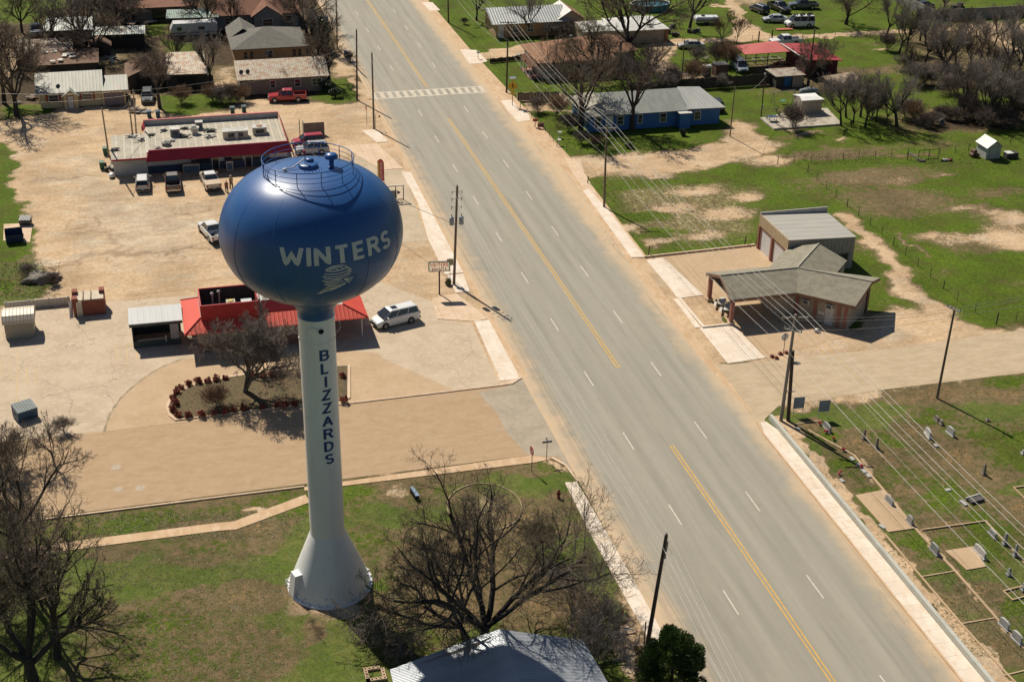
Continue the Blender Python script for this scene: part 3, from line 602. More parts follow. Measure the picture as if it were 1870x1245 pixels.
# low entrance hood on the left flank, scuttle dots
dr = MB(); a = R_(-163); ca, sa = math.cos(a), math.sin(a)
prof = [(1.9, 0.0), (3.3, 0.0), (3.3, .17), (3.02, 2.05), (1.9, 2.05)]
for s_ in (-.42, .42): pass
vs = [(r*ca-s_*sa, r*sa+s_*ca, z) for s_ in (-.42, .42) for r, z in prof]
dr.add(vs, [(4, 3, 2, 1, 0), (5, 6, 7, 8, 9)]+[(i, (i+1) % 5, 5+(i+1) % 5, 5+i) for i in range(5)]); dd = dr.build('door_hood', WHITE, tw)
for aa, z in ((-104, .75), (-136, .45), (-152, .5), (-12, .8)):
    r = 3.2-z*.28; MB().blob((r*math.cos(R_(aa)), r*math.sin(R_(aa)), z), (.09, .09, .09), 1, 8, 0, 0).build('vent_cap', mat('vent_white', (.8, .8, .8)), tw)
# neck ring welds, hole, hoop rails
for z in (21.75, 23.45): MB().lathe([(1.3, z-.03), (1.335, z), (1.3, z+.03)], 64, cap=False).build('weld_ring', WHITE, tw)
def colpt(azd, z, r): return (r*math.cos(R_(azd)), r*math.sin(R_(azd)), z)
BLK = mat('black_opening', (.006, .006, .007), None, .9)
for nm, azd, z, rr, m_, ring in (('port_opening', -84.2, 22.74, .22, BLK, True), ('port_cover', -108, 22.78, .22, WHITE, True)):
    c0 = Vector(colpt(azd, z, 1.3)); n = Vector((c0.x, c0.y, 0)).normalized(); t = Vector((-n.y, n.x, 0)); mb = MB()
    mb.tube([c0-n*.05, c0+n*.07], rr+.04, 20, 0); o = mb.build(nm, WHITE, tw)
    if nm == 'port_opening': MB().tube([c0+n*.0, c0+n*.075], rr-.02, 20).build('hole', BLK, o)
for azd in (-178, -14):
    t = Vector((-math.sin(R_(azd)), math.cos(R_(azd)), 0)); n = Vector((math.cos(R_(azd)), math.sin(R_(azd)), 0)); cc_ = n*1.3+Vector((0, 0, 22.6))
    pts = [cc_+n*(.38*math.cos(R_(q)))+Vector((0, 0, .52*math.sin(R_(q)))) for q in range(-90, 91, 15)]
    MB().tube(pts, .022, 6).build('hoop_rail', WHITE, tw)
# tank
prof = [(1.3, 23.5), (1.31, 23.75), (1.38, 24.05), (1.55, 24.4), (1.85, 24.72), (2.25, 25.0)]
th = [math.asin(max(-1, (25.19-CZ_)/B_))+ (math.pi/2-math.asin((25.19-CZ_)/B_))*i/60 for i in range(61)]
prof += [(A_*math.cos(t), CZ_+B_*math.sin(t)) for t in th[1:-1] if t < 0]
BT, PW = 4.65, 2.7     # flatter crown: z = BT*sqrt(1-(r/A)^PW)
prof += [(A_*math.cos(u)**(2/PW), CZ_+BT*math.sin(u)) for u in [math.pi/2*i/48 for i in range(0, 48)]]
prof = [p for p in prof if p[1] < 34.30 or True]
prof.append((.001, CZ_+BT))
tank = MB().lathe(prof, 128, cap=False).build('tank', BLUE, tw)
def surf(azd, z, off=.02):
    if z < CZ_: s_ = (z-CZ_)/B_; r = A_*math.sqrt(max(0, 1-s_*s_)); nr, nz_ = r/A_**2, (z-CZ_)/B_**2
    else: s_ = min(.999, (z-CZ_)/BT); r = A_*(1-s_*s_)**(1/PW); nr, nz_ = PW*(r/A_)**(PW-1)/A_, 2*(z-CZ_)/BT**2
    x, y = r*math.cos(R_(azd)), r*math.sin(R_(azd)); n = Vector((nr*math.cos(R_(azd)), nr*math.sin(R_(azd)), nz_)).normalized(); return Vector((x, y, z))+n*off
# meridian weld seams
mb = MB()
for k in range(12):
    a = R_(-151+30*k); pts = [tuple(surf(math.degrees(a), z, .0)) for z in [CZ_-3.2+i*.35 for i in range(22)]]
    MB().tube([tuple(c_*.9995 for c_ in p) for p in pts], .028, 5).build('weld_seam', BLUE, tank)
def wrapm(quads, fn):
    mb = MB()
    for qq in quads: mb.add([fn(*p) for p in qq], [(0, 1, 2, 3)])
    return mb
tw_ = sum(GL[ch][0]*1.12+.405 for ch in 'WINTERS')-.175
azc, span = -78.4, 75.5
x_ = 0
for ch in 'WINTERS':
    w_, st = GL[ch]; w_ *= 1.12; q1 = [tuple((p[0]*1.12+x_+.12, p[1]*.78+.11) for p in qq) for qq in strokes_to_quads(st, .23, .08)]
    wrapm(q1, lambda x, y: surf(azc-span/2+x/tw_*span, 29.96+y*1.24)).build('letter', LETW, tank); x_ += w_+.23+.175
# whirlwind emblem: swirl of strokes narrowing to a tail
em = []
rg = random.Random(3)
for yy, xl, xr, sag in ((1.72, -.62, .70, .10), (1.55, -.86, .95, .14), (1.38, -.98, 1.0, .17), (1.21, -.86, .92, .17), (1.05, -1.0, .30, .15), (.90, -.82, .28, .14), (.75, -.90, .42, .13), (.60, -.68, .66, .12), (.46, -.80, .62, .11), (.33, -.98, .30, .09), (.20, -1.12, .0, .07), (.09, -1.22, -.55, .04), (-.02, -1.34, -.88, .02)):
    em.append([(xl+(xr-xl)*k/14+.02*math.sin(k*1.3+yy*9), yy-sag*math.sin(math.pi*k/14)+.10*(k/14)) for k in range(15)])
for r0, ry, cx, cy, a0, a1 in ((.74, .30, -.02, 1.74, 12, 172), (.52, .20, -.16, 1.76, 0, 200), (.28, .10, -.24, 1.76, -40, 215), (.30, .16, .56, 1.62, -60, 80)):
    em.append([(cx+r0*math.cos(R_(a0+(a1-a0)*k/14)), cy+ry*math.sin(R_(a0+(a1-a0)*k/14))) for k in range(15)])
for dx, dy in ((1.12, .96), (1.06, .76), (.92, .58)): em.append([(.45, .98), (.7, (1.0+dy)/2), (dx, dy)])
eq = strokes_to_quads(em, .070, .1, False)
wrapm(eq, lambda x, y: surf(-82.2+x*9.3, 27.78+y*1.02)).build('whirlwind_emblem', LETW, tank)
q_ = []
for i, ch in enumerate('BLIZZARDS'):
    w_, st = GL[ch]; zb = 21.23-.86-i*1.075
    q_ = []
    for qq in strokes_to_quads(st, .215, .1):
        q_.append(tuple(((p[0]-w_/2)*.98, p[1]*(.86-.15)+.075+zb) for p in qq))
    wrapm(q_, lambda x, y: Vector(colpt(-76.3+math.degrees(x/1.3), y, 1.312))).build('letter', LETB, bpy.data.objects['column'])
# roof rail and fittings
rl = MB(); rb = 3.05; zr = 34.0
for h, r_ in ((1.08, .035), (.72, .022), (.38, .022), (.06, .045)):
    rl.tube([(rb*math.cos(2*math.pi*k/72), rb*math.sin(2*math.pi*k/72), zr+h) for k in range(73)], r_, 6, cap=False)
for k in range(12):
    a = 2*math.pi*(k+.3)/12; rl.tube([(rb*math.cos(a), rb*math.sin(a), zr-.05), (rb*math.cos(a), rb*math.sin(a), zr+1.08)], .03, 6)
rl.build('roof_railing', BLUE, tw)
hz = CZ_+BT-.02
ht = MB().lathe([(.66, hz-.1), (.66, hz+.22), (.60, hz+.26), (0.001, hz+.27)], 32, (0, 0), cap=False).build('hatch', BLUE, tw)
p = Vector((.05, .35, 0)); MB().lathe([(.28, hz+.2), (.28, hz+.42), (.2, hz+.46), (0.001, hz+.46)], 24, (.15, .42), cap=False).build('lid', BLUE, ht)
vx, vy = 1.55, -.1
vt = MB().lathe([(.3, hz-.35), (.3, hz-.12), (.17, hz-.1), (.17, hz+.5), (.45, hz+.55), (.45, hz+.72), (.36, hz+.84), (.18, hz+.9), (0.001, hz+.92)], 28, (vx, vy), cap=False).build('roof_vent', BLUE, tw)
MB().tube([(-.2, .1, hz+.2), (-.2, .1, hz+.95)], .025, 6).build('lamp_post', BLUE, tw)
MB().blob((-.2, .1, hz+1.0), (.1, .1, .14), 1, 8, 0, 0).build('obstruction_lamp', mat('red_lamp_glass', (.55, .02, .03), None, .3), tw)
MB().tube([(-.15, .1, hz+.6), (-1.1, -.25, hz+.1), (-1.55, -.35, hz+.12)], .04, 6).build('bracket_arm', mat('grey_steel', (.35, .34, .32), None, .5, metal=.5), tw)
MB().blob((-1.6, -.36, hz+.06), (.16, .14, .12), 2, 8, 0, .05).build('antenna_box', mat('vent_white', (.8, .8, .8)), tw)
for k in range(6): a = R_(-70-14*k+30); MB().tube([(1.05*math.cos(a), 1.05*math.sin(a), hz-.2), (1.05*math.cos(a), 1.05*math.sin(a), hz+.14)], .02, 5).build('roof_stud', BLUE, tw)
MB().tube([(-3.35, .6, 0), (-3.35, .6, .5), (-3.0, .6, .6)], .05, 6).build('overflow_pipe', WHITE, tw)
# ------------------------------------------------------------------ buildings
GLASS = mat('dark_window_glass', (.02, .025, .03), (.035, .04, .05), .08, 2, fine=0, spec=.8)
TRIMW = mat('white_trim', (.62, .60, .55), (.52, .50, .46), .6, 2)
DARKV = mat('dark_interior', (.02, .018, .016), (.03, .026, .022), .9)
def opening(parent, face, at_, a, z0, wd, h, frame=None, kind='window', pane=GLASS, proud=.05, fw=.09, muntin=False):
    """window or door set on a wall plane: face S/W/E, wall coordinate at_, centre a along the wall"""
    frame = frame or TRIMW
    def bx(mb, a0, a1, z0_, z1_, d0, d1):
        if face == 'S': mb.box(a0, a1, at_-d1, at_-d0, z0_, z1_)
        elif face == 'W': mb.box(at_-d1, at_-d0, a0, a1, z0_, z1_)
        else: mb.box(at_+d0, at_+d1, a0, a1, z0_, z1_)
    mb = MB()
    bx(mb, a-wd/2, a+wd/2, z0+h-fw, z0+h, -.02, proud); bx(mb, a-wd/2, a-wd/2+fw, z0, z0+h-fw, -.02, proud); bx(mb, a+wd/2-fw, a+wd/2, z0, z0+h-fw, -.02, proud)
    if kind == 'window':
        bx(mb, a-wd/2+fw, a+wd/2-fw, z0, z0+fw, -.02, proud)
        if muntin: bx(mb, a-.03, a+.03, z0+fw, z0+h-fw, -.02, proud*.8)
        bx(mb, a-wd/2+fw, a+wd/2-fw, z0+h/2-.025, z0+h/2+.025, -.02, proud*.8)
    o = mb.build(kind, frame, parent, True); mb = MB()
    bx(mb, a-wd/2+fw, a+wd/2-fw, z0+(.0 if kind == 'door' else fw), z0+h-fw, -.01, .02)
    mb.build('pane' if kind == 'window' else 'panel', pane, o, True)
    return o
def walls(parent, x0, x1, y0, y1, h, m, name='wall', z0=0, gable=None, gh=0, rz=None):
    """box of walls; gable 'X' = ridge along x (triangles on W/E ends) or 'Y'"""
    mb = MB()
    if gable == 'X':
        ym = (y0+y1)/2; vs = [(x0, y0, z0), (x0, y1, z0), (x0, y1, h), (x0, ym, h+gh), (x0, y0, h)]; vs += [(x1, y, z) for _, y, z in vs]
        mb.add(vs, [(4, 3, 2, 1, 0), (5, 6, 7, 8, 9), (0, 5, 9, 4), (1, 2, 7, 6), (4, 9, 8, 3), (3, 8, 7, 2)])
    elif gable == 'Y':
        xm = (x0+x1)/2; vs = [(x0, y0, z0), (x1, y0, z0), (x1, y0, h), (xm, y0, h+gh), (x0, y0, h)]; vs += [(x, y1, z) for x, _, z in vs]
        mb.add(vs, [(0, 1, 2, 3, 4), (9, 8, 7, 6, 5), (0, 4, 9, 5), (1, 6, 7, 2), (4, 3, 8, 9), (3, 2, 7, 8)])
    else: mb.box(x0, x1, y0, y1, z0, h)
    return mb.build(name, m, parent, True)
def roofpart(parent, polys, m, t=.1, name='roof'):
    mb = MB()
    for p in polys: mb.slab(p, t)
    return mb.build(name, m, parent, True)
def gable_polys(x0, x1, y0, y1, h, rise, ov=.4, axis='X', dz=.06):
    h += dz
    if axis == 'X':
        ym = (y0+y1)/2; s = rise/((y1-y0)/2); e = h-ov*s
        return [[(x0-ov, y0-ov, e), (x1+ov, y0-ov, e), (x1+ov, ym, h+rise), (x0-ov, ym, h+rise)], [(x0-ov, ym, h+rise), (x1+ov, ym, h+rise), (x1+ov, y1+ov, e), (x0-ov, y1+ov, e)]]
    xm = (x0+x1)/2; s = rise/((x1-x0)/2); e = h-ov*s
    return [[(x0-ov, y0-ov, e), (xm, y0-ov, h+rise), (xm, y1+ov, h+rise), (x0-ov, y1+ov, e)], [(xm, y0-ov, h+rise), (x1+ov, y0-ov, e), (x1+ov, y1+ov, e), (xm, y1+ov, h+rise)]]
def hip_polys(x0, x1, y0, y1, h, rise, ov=.4, dz=.06):
    x0 -= ov; x1 += ov; y0 -= ov; y1 += ov; h += dz-.1; ym = (y0+y1)/2; hw = (y1-y0)/2
    if x1-x0 >= y1-y0: a, b_ = (x0+hw, ym, h+rise), (x1-hw, ym, h+rise)
    else:
        hw = (x1-x0)/2; xm = (x0+x1)/2; a, b_ = (xm, y0+hw, h+rise), (xm, y1-hw, h+rise)
        return [[(x0, y0, h), (x1, y0, h), a], [(x1, y0, h), (x1, y1, h), b_, a], [(x1, y1, h), (x0, y1, h), b_], [(x0, y1, h), (x0, y0, h), a, b_]]
    return [[(x0, y0, h), (x1, y0, h), b_, a], [(x1, y0, h), (x1, y1, h), b_], [(x1, y1, h), (x0, y1, h), a, b_], [(x0, y1, h), (x0, y0, h), a]]
def unit_box(parent, x, y, z, sx, sy, sz, m, name='air_conditioner', fan=False, top=True):
    """rooftop or wall machine: cabinet with louvres and a fan ring"""
    b_ = thing(name, None, None) if top else None
    mb = MB().box(x-sx/2, x+sx/2, y-sy/2, y+sy/2, z, z+sz); mb.box(x-sx/2-.02, x+sx/2+.02, y-sy/2-.02, y+sy/2+.02, z+sz, z+sz+.04)
    return mb
def small(name, label, cat, loc, rz=0, group=None): return thing(name, label, cat, loc, rz, group)
# ---------- A  donut shop
RED = ribbed('red_seam_metal', (.72, .085, .045), (.64, .07, .038), 'X', .42, .5, .0, .6, lines=.45)
REDY = ribbed('red_seam_metal_side', (.72, .085, .045), (.64, .07, .038), 'Y', .42, .5, .0, .6, lines=.45)
REDF = mat('red_parapet', (.50, .035, .035), (.42, .028, .03), .6, .8)
SHOPW = mat('beige_brick', (.42, .34, .28), (.34, .27, .22), .9, 3, fine=.3)
DECKW = mat('white_flat_roof', (.55, .53, .49), (.42, .40, .36), .8, .8)
sh = thing('donut_shop', 'low beige shop with bright red metal roof and red parapet behind the planting island', 'shop building', (-34, -130, 0))
walls(sh, -40.9, -27.2, -132.5, -125.8, 2.75, SHOPW)
MB().box(-40.95, -27.15, -132.55, -132.44, 0, 1.0).build('wall_base', mat('brown_brick', (.22, .12, .10), (.16, .09, .08), .9, 4), sh, True)
Xl, Xr, Yf, Yb, He, Hr = -42.15, -23.5, -133.45, -125.1, 2.6, 3.55; i_ = 1.75
o = [(Xl, Yf), (Xr, Yf), (Xr, Yb), (Xl, Yb)]; n_ = [(Xl+i_, Yf+i_), (Xr-i_-.6, Yf+i_), (Xr-i_-.6, Yb-i_), (Xl+i_, Yb-i_)]
def q3(i, j): return [(*o[i], He), (*o[j], He), (*n_[j], Hr), (*n_[i], Hr)]
[roofpart(sh, [q3(*ij)], m_, .1, 'roof_slope') for ij, m_ in (((0, 1), RED), ((2, 3), RED), ((1, 2), REDY), ((3, 0), REDY))]
mb = MB()
for i in range(4): mb.tube([(*o[i], He+.03), (*n_[i], Hr+.03)], .06, 5)
mb.build('ridge_cap', REDF, sh, True)
MB().box(n_[0][0], n_[1][0], n_[0][1], n_[2][1], Hr-.25, Hr-.06).build('flat_deck', DECKW, sh, True)
MB().slab([(-34.2, Yf+i_-.1, Hr), (-26.6, Yf+i_-.1, Hr), (-27.6, Yf+i_+.75, 4.5), (-34.2, Yf+i_+.75, 4.5)], .1).build('mansard', REDF, sh, True)
MB().box(-34.2, -27.8, Yf+i_+.75, -127.2, Hr-.1, 4.3).build('raised_deck', DECKW, sh, True)
mb = MB(); px0, px1, py0, py1 = -40.35, -34.5, -132.05, -127.75; t_ = .12
mb.box(px0, px1, py0, py0+t_, 3.3, 5.0); mb.box(px0, px1, py1-t_, py1, 3.3, 5.0); mb.box(px0, px0+t_, py0+t_, py1-t_, 3.3, 5.0); mb.box(px1-t_, px1, py0+t_, py1-t_, 3.3, 5.0)
mb.build('roof_parapet', REDF, sh, True)
BLKSH = mat('shade_black', (.035, .033, .035), (.05, .047, .045), .9)  # near-black colour paints in the shadow inside the parapet
MB().box(px0+t_, px1-t_, py0+t_, py1-t_, 3.3, 3.62).build('sunken_roof', BLKSH, sh, True)
MB().box(px0+t_, px1-t_, py1-t_-.03, py1-t_-.003, 3.63, 4.9).build('parapet_shade_sheet', BLKSH, sh, True)  # dark sheet painted as shade on the back parapet's inner face
for x in (-39.0, -38.3):
    c0 = (x, -129.9 if x < -38.5 else -129.5); p_ = MB().lathe([(.09, 3.6), (.09, 5.2)], 10, c0).build('vent_pipe', mat('galvanised_pipe', (.30, .31, .32), None, .4, metal=.6), sh, True)
    MB().lathe([(.17, 5.2), (.17, 5.33), (.05, 5.42)], 10, c0).build('pipe_cap', mat('pale_cap', (.7, .68, .62)), p_, True)
opening(sh, 'S', -132.55, -32.9, 1.05, 1.5, 1.25, proud=.06); opening(sh, 'S', -132.55, -37.0, 1.05, 1.5, 1.25, proud=.06)
opening(sh, 'S', -132.55, -30.2, 1.05, 1.3, 1.2, proud=.06)
MB().box(-27.15, -24.3, -127.2, -127.05, 0, 2.6).build('drive_through_wall', TRIMW, sh, True)
for y in (-132.6, -126.6): MB().tube([(-24.1, y, 0), (-24.1, y, 2.55)], .09, 8).build('porch_post', TRIMW, sh, True)
MB().box(-24.6, -24.0, -132.9, -126.2, 2.4, 2.55).build('porch_beam', REDF, sh, True)
g = thing('roof_condenser', 'square tan condenser with a round fan, inside the red parapet on the donut shop roof', 'air conditioner', (-37.2, -130.1, 3.62))
MB().box(-.45, .45, -.4, .4, 0, .75).build('cabinet', mat('tan_cabinet', (.50, .46, .34), (.42, .38, .28), .6), g)
MB().lathe([(.33, .75), (.33, .8), (.2, .81)], 16).build('fan_ring', mat('yellow_fan', (.55, .45, .14), None, .6), g)
g = thing('roof_hatch_box', 'pale flat square roof unit inside the red parapet, right of the round-fan condenser', 'roof unit', (-35.6, -130.0, 3.62))
MB().box(-.5, .5, -.42, .42, 0, .5).build('cabinet', mat('pale_cabinet', (.55, .58, .58), None, .5), g); MB().box(-.54, .54, -.46, .46, .5, .57).build('lid', mat('pale_cabinet', (.55, .58, .58)), g)
g = thing('turbine_vent', 'low white domed roof vent behind the front red parapet of the donut shop', 'roof vent', (-37.0, -131.4, 3.62))
MB().lathe([(.3, 0), (.3, .25), (.42, .35), (.38, .6), (.15, .75), (.01, .78)], 16, cap=False).build('dome', mat('pale_cabinet', (.55, .58, .58)), g); MB().lathe([(.46, .3), (.46, .33)], 16).build('rim', TRIMW, g)
g = thing('exhaust_fan', 'round blue-grey exhaust fan in the left corner of the sunken donut shop roof', 'roof fan', (-39.4, -131.3, 3.62))
MB().lathe([(.45, 0), (.5, .3), (.55, .45), (.3, .6), (.01, .62)], 18, cap=False).build('housing', mat('bluegrey_fan', (.12, .16, .22), None, .5), g); MB().lathe([(.58, .42), (.58, .46)], 18).build('rim', mat('bluegrey_fan', (.12, .16, .22)), g)
# side shed of the shop
METR = ribbed('pale_metal_roof', (.43, .44, .44), (.40, .41, .41), 'X', .6, .6, .1, .5, lines=.06, bmp=.1)
s2 = thing('open_front_shed', 'open-fronted dark shed with pale grey roof against the left end of the red-roofed shop', 'shed', (-45, -128.5, 0))
DK = mat('dark_green_boards', (.055, .075, .075), (.04, .055, .058), .8)
mb = MB(); mb.box(-47.3, -47.2, -130.1, -127, 0, 2.6); mb.box(-47.2, -42.4, -127.1, -127, 0, 2.6); mb.build('wall', DK, s2, True)
MB().slab([(-47.55, -130.3, 2.85), (-42.2, -130.4, 2.85), (-42.15, -126.8, 3.0), (-47.5, -126.7, 3.0)], .1).build('roof', METR, s2, True)
MB().box(-47.5, -42.2, -130.28, -130.2, 2.45, 2.74).build('fascia', DK, s2, True)
MB().box(-43.5, -42.65, -130.15, -130.05, .7, 2.42).build('panel', mat('grey_panel', (.42, .40, .40), None, .6), s2, True)
MB().box(-47.2, -42.5, -130.12, -130.06, 0, .75).build('counter', DK, s2, True)
MB().box(-44.05, -43.95, -130.2, -130.12, .5, 1.2).build('post', TRIMW, s2, True)
MB().box(-46.8, -44.1, -130.2, -130.13, .85, .9).build('rail', TRIMW, s2, True)
# ---------- B  long flat-roofed building
WHW = mat('white_painted_wall', (.60, .58, .54), (.50, .49, .46), .8, 1.2)
NAVY = mat('navy_painted_wall', (.03, .06, .12), (.022, .045, .095), .6)
MAR = mat('maroon_fascia', (.36, .018, .028), (.30, .015, .024), .55, .6)
m, nt, b = new_mat('patched_flat_roof'); c = coords(nt, 'World'); sp = nt.nodes.new('ShaderNodeSeparateXYZ'); nt.links.new(c, sp.inputs[0])
n1 = noise(nt, c, .5, 6, .7); n2 = noise(nt, c, 3, 6, .75, None, 3)
o_ = mixc(nt, ramp(nt, n1, .35, .65), (.47, .43, .34), (.36, .33, .27)); o_ = mixc(nt, math_(nt, 'MULTIPLY', ramp(nt, n2, .5, .65), .6), o_, (.24, .21, .16))
fx = math_(nt, 'FRACT', math_(nt, 'DIVIDE', sp.outputs['X'], 1.05)); o_ = mixc(nt, math_(nt, 'MULTIPLY', math_(nt, 'LESS_THAN', fx, .16), .65), o_, (.60, .53, .42))
fy = math_(nt, 'FRACT', math_(nt, 'DIVIDE', sp.outputs['Y'], 2.6)); o_ = mixc(nt, math_(nt, 'MULTIPLY', math_(nt, 'LESS_THAN', fy, .05), .5), o_, (.58, .5, .4))
nt.links.new(o_, b.inputs['Base Color']); b.inputs['Roughness'].default_value = .9; PATCH = m
lb = thing('long_store_building', 'long low flat-roofed building with a deep maroon front fascia and junk on its roof', 'commercial building', (-35, -74, 0))
walls(lb, -44.3, -25.7, -79.1, -68.1, 3.0, WHW)
walls(lb, -48.75, -44.35, -79.15, -70.2, 2.45, WHW, 'wing_wall')
MB().box(-48.9, -44.3, -80.1, -70.1, 2.5, 2.62).build('wing_roof', PATCH, lb, True); MB().box(-48.95, -44.4, -80.22, -80.1, 2.42, 2.66).build('wing_fascia', MAR, lb, True)
MB().box(-44.2, -25.8, -79.7, -68.3, 3.04, 3.14).build('roof', PATCH, lb, True)
MB().box(-44.2, -25.8, -79.72, -78.6, 3.15, 3.19).build('front_roof_strip', mat('silver_roof_coating', (.56, .54, .50), (.40, .38, .34), .6, 1.5), lb, True)
MB().add([(-44.45, -81.0, 2.3), (-25.2, -81.0, 2.3), (-25.75, -79.95, 3.55), (-44.0, -79.95, 3.55), (-44.0, -79.75, 3.55), (-25.75, -79.75, 3.55), (-44.45, -79.2, 2.3), (-25.2, -79.2, 2.3)],
         [(0, 1, 2, 3), (3, 2, 5, 4), (4, 5, 7, 6), (6, 7, 1, 0), (0, 3, 4, 6), (1, 7, 5, 2)]).build('front_fascia', MAR, lb, True)
mb = MB(); mb.box(-44.35, -25.65, -68.3, -68.05, 2.9, 3.85); mb.build('back_parapet', mat('grey_white_parapet', (.50, .48, .45), (.38, .36, .34), .8, 1.5), lb, True)
MB().box(-44.4, -25.6, -68.35, -68.0, 3.85, 3.93).build('parapet_cap', mat('pinkred_cap', (.55, .12, .12), None, .5), lb, True)
MB().slab([(-25.65, -79.9, 3.5), (-25.65, -68.1, 3.9), (-25.2, -68.1, 2.6), (-25.1, -80.9, 2.3)], .1, dirn=(-.08, 0, 0)).build('side_fascia', MAR, lb, True)
MB().add([(-44.25, -69.6, 3.0), (-44.25, -68.1, 3.9), (-44.25, -68.1, 3.0), (-44.7, -69.4, 2.6), (-44.7, -68.1, 3.0)], [(0, 1, 2), (0, 3, 1), (3, 4, 1)]).build('corner_fascia', MAR, lb, True)
MB().box(-44.3, -25.7, -79.17, -79.11, 0, 1.05).build('wall_base', NAVY, lb, True)
for x, wd in ((-37.3, 2.6), (-33.0, 2.4), (-29.3, 2.2)): opening(lb, 'S', -79.18, x, .9, wd, 1.3, frame=NAVY)
for x in (-35.4, -31.0): opening(lb, 'S', -79.18, x, 0, 1.0, 2.1, frame=TRIMW, kind='door', pane=GLASS)
for x in (-41.8, -40.6, -39.9): pass
def junk(kind, x, y, z, s, label, seed, mt):
    rg = random.Random(seed)
    g = thing(kind, label, 'roof junk', (x, y, z))
    if kind == 'scrap_pile':
        mb = MB()
        for i in range(9):
            a = rg.uniform(0, 3.1); L = rg.uniform(.3, 1.0)*s; p = Vector((rg.uniform(-.5, .5)*s, rg.uniform(-.4, .4)*s, rg.uniform(.05, .35)*s))
            mb.box(p.x-L/2, p.x+L/2, p.y-.09*s, p.y+.09*s, p.z-.05, p.z+.05, 0, a)
        mb.build('boards', mt, g); 
        MB().blob((0, 0, .16*s), (.4*s, .3*s, .2*s), seed, 8, 0, .4).build('heap', mat('grey_scrap', (.20, .19, .17), (.10, .095, .09), .8, 4), g)
    return g
PLK = mat('pale_scrap', (.66, .64, .58), (.40, .37, .32), .7, 4); DKS = mat('dark_scrap', (.06, .06, .065), (.12, .11, .10), .8, 4)
for i, (px, py, s, lab, mt, sd) in enumerate([(240, 250, 1.1, 'pale and dark scrap boards at the back of the lower roof wing', PLK, 1), (257, 257, 1.0, 'long pale boards lying beside the wing roof step', PLK, 2), (210, 275, .9, 'single dark plank heap near the left edge of the low wing roof', DKS, 3),
        (297, 240, 1.0, 'white torn sheet metal left of the tall grey roof box', PLK, 4), (302, 262, .9, 'small pale scraps near the front left of the maroon-fronted roof', PLK, 5), (303, 266, 1.2, 'dark tangled scrap heap just behind the maroon fascia', DKS, 6), (276, 247, .8, 'grey metal bits by the left roof parapet corner', DKS, 7),
        (338, 235, 1.0, 'loose tan panels between the roof box and the white tub', PLK, 8), (385, 240, 1.2, 'dark ducts scattered right of the white tub', DKS, 9), (338, 250, 1.0, 'broken grey cover in front of the tan panels', DKS, 10), (381, 251, 1.1, 'white broken lids at the middle front of the flat roof', PLK, 11), (290, 272, .8, 'pale curled sheet at the front left roof corner', PLK, 12), (440, 244, 1.0, 'tan scrap beside the long silver roof unit', PLK, 13), (315, 258, .7, 'short pale planks on the patched roof', PLK, 14)]):
    p = G(px, py, 3.15 if px > 266 else 2.63); junk('scrap_pile', p.x, p.y, p.z, s, lab, sd, mt)
GALV = mat('galvanised_sheet', (.50, .49, .45), (.36, .35, .32), .45, 2, metal=.4)
def rbox(px, py, sx, sy, sz, lab, m_, name='roof_unit', fan=None):
    p = G(px, py, 3.15); g = thing(name, lab, 'roof unit', p)
    MB().box(-sx/2, sx/2, -sy/2, sy/2, 0, sz).build('cabinet', m_, g); MB().box(-sx/2-.04, sx/2+.04, -sy/2-.04, sy/2+.04, sz, sz+.07).build('lid', GALV, g)
    MB().box(-sx*.3, sx*.3, -sy/2-.02, -sy/2-.002, sz*.25, sz*.8).build('grille', DKS, g)
    if fan: MB().lathe([(fan, sz+.07), (fan, sz+.14), (fan*.7, sz+.15)], 16).build('fan_ring', mat('rusty_ring', (.36, .17, .08), None, .7), g)
    return g
CREAM = mat('cream_cabinet', (.56, .51, .38), (.46, .42, .32), .6, 2)
rbox(320, 247, 1.3, 1.4, 1.0, 'tall grey vented box on the left part of the junk-strewn roof', mat('grey_cabinet', (.25, .26, .27), (.19, .2, .2), .6, 2))
rbox(364, 235, .95, .9, 1.0, 'small square grey unit standing behind the white tub on the roof', mat('grey_cabinet', (.25, .26, .27)))
u = rbox(430, 250, 3.4, 1.5, 1.0, 'long silver and cream roof unit with a curved hood', CREAM); MB().lathe([(.3, 0), (.3, .75), (.2, .85)], 12, (.1, -.85)).build('tank', GALV, u)
rbox(474, 243, 1.9, 1.5, .95, 'cream roof air conditioner with a rusty round fan near the right end', CREAM, fan=.42)
p = G(356, 244, 3.15); g = thing('roof_tub', 'round white tub standing on the patched flat roof', 'tub', p)
MB().lathe([(.35, 0), (.55, .5), (.6, .85), (.66, .86), (.66, .92), (.5, .9), (.3, .35)], 20, cap=False).build('tub', PLK, g); MB().lathe([(.67, .84), (.67, .94)], 20, cap=False).build('rim', PLK, g)
u = thing('trash_heap_side', None, None, (0, 0, 0)); bpy.data.objects.remove(u)
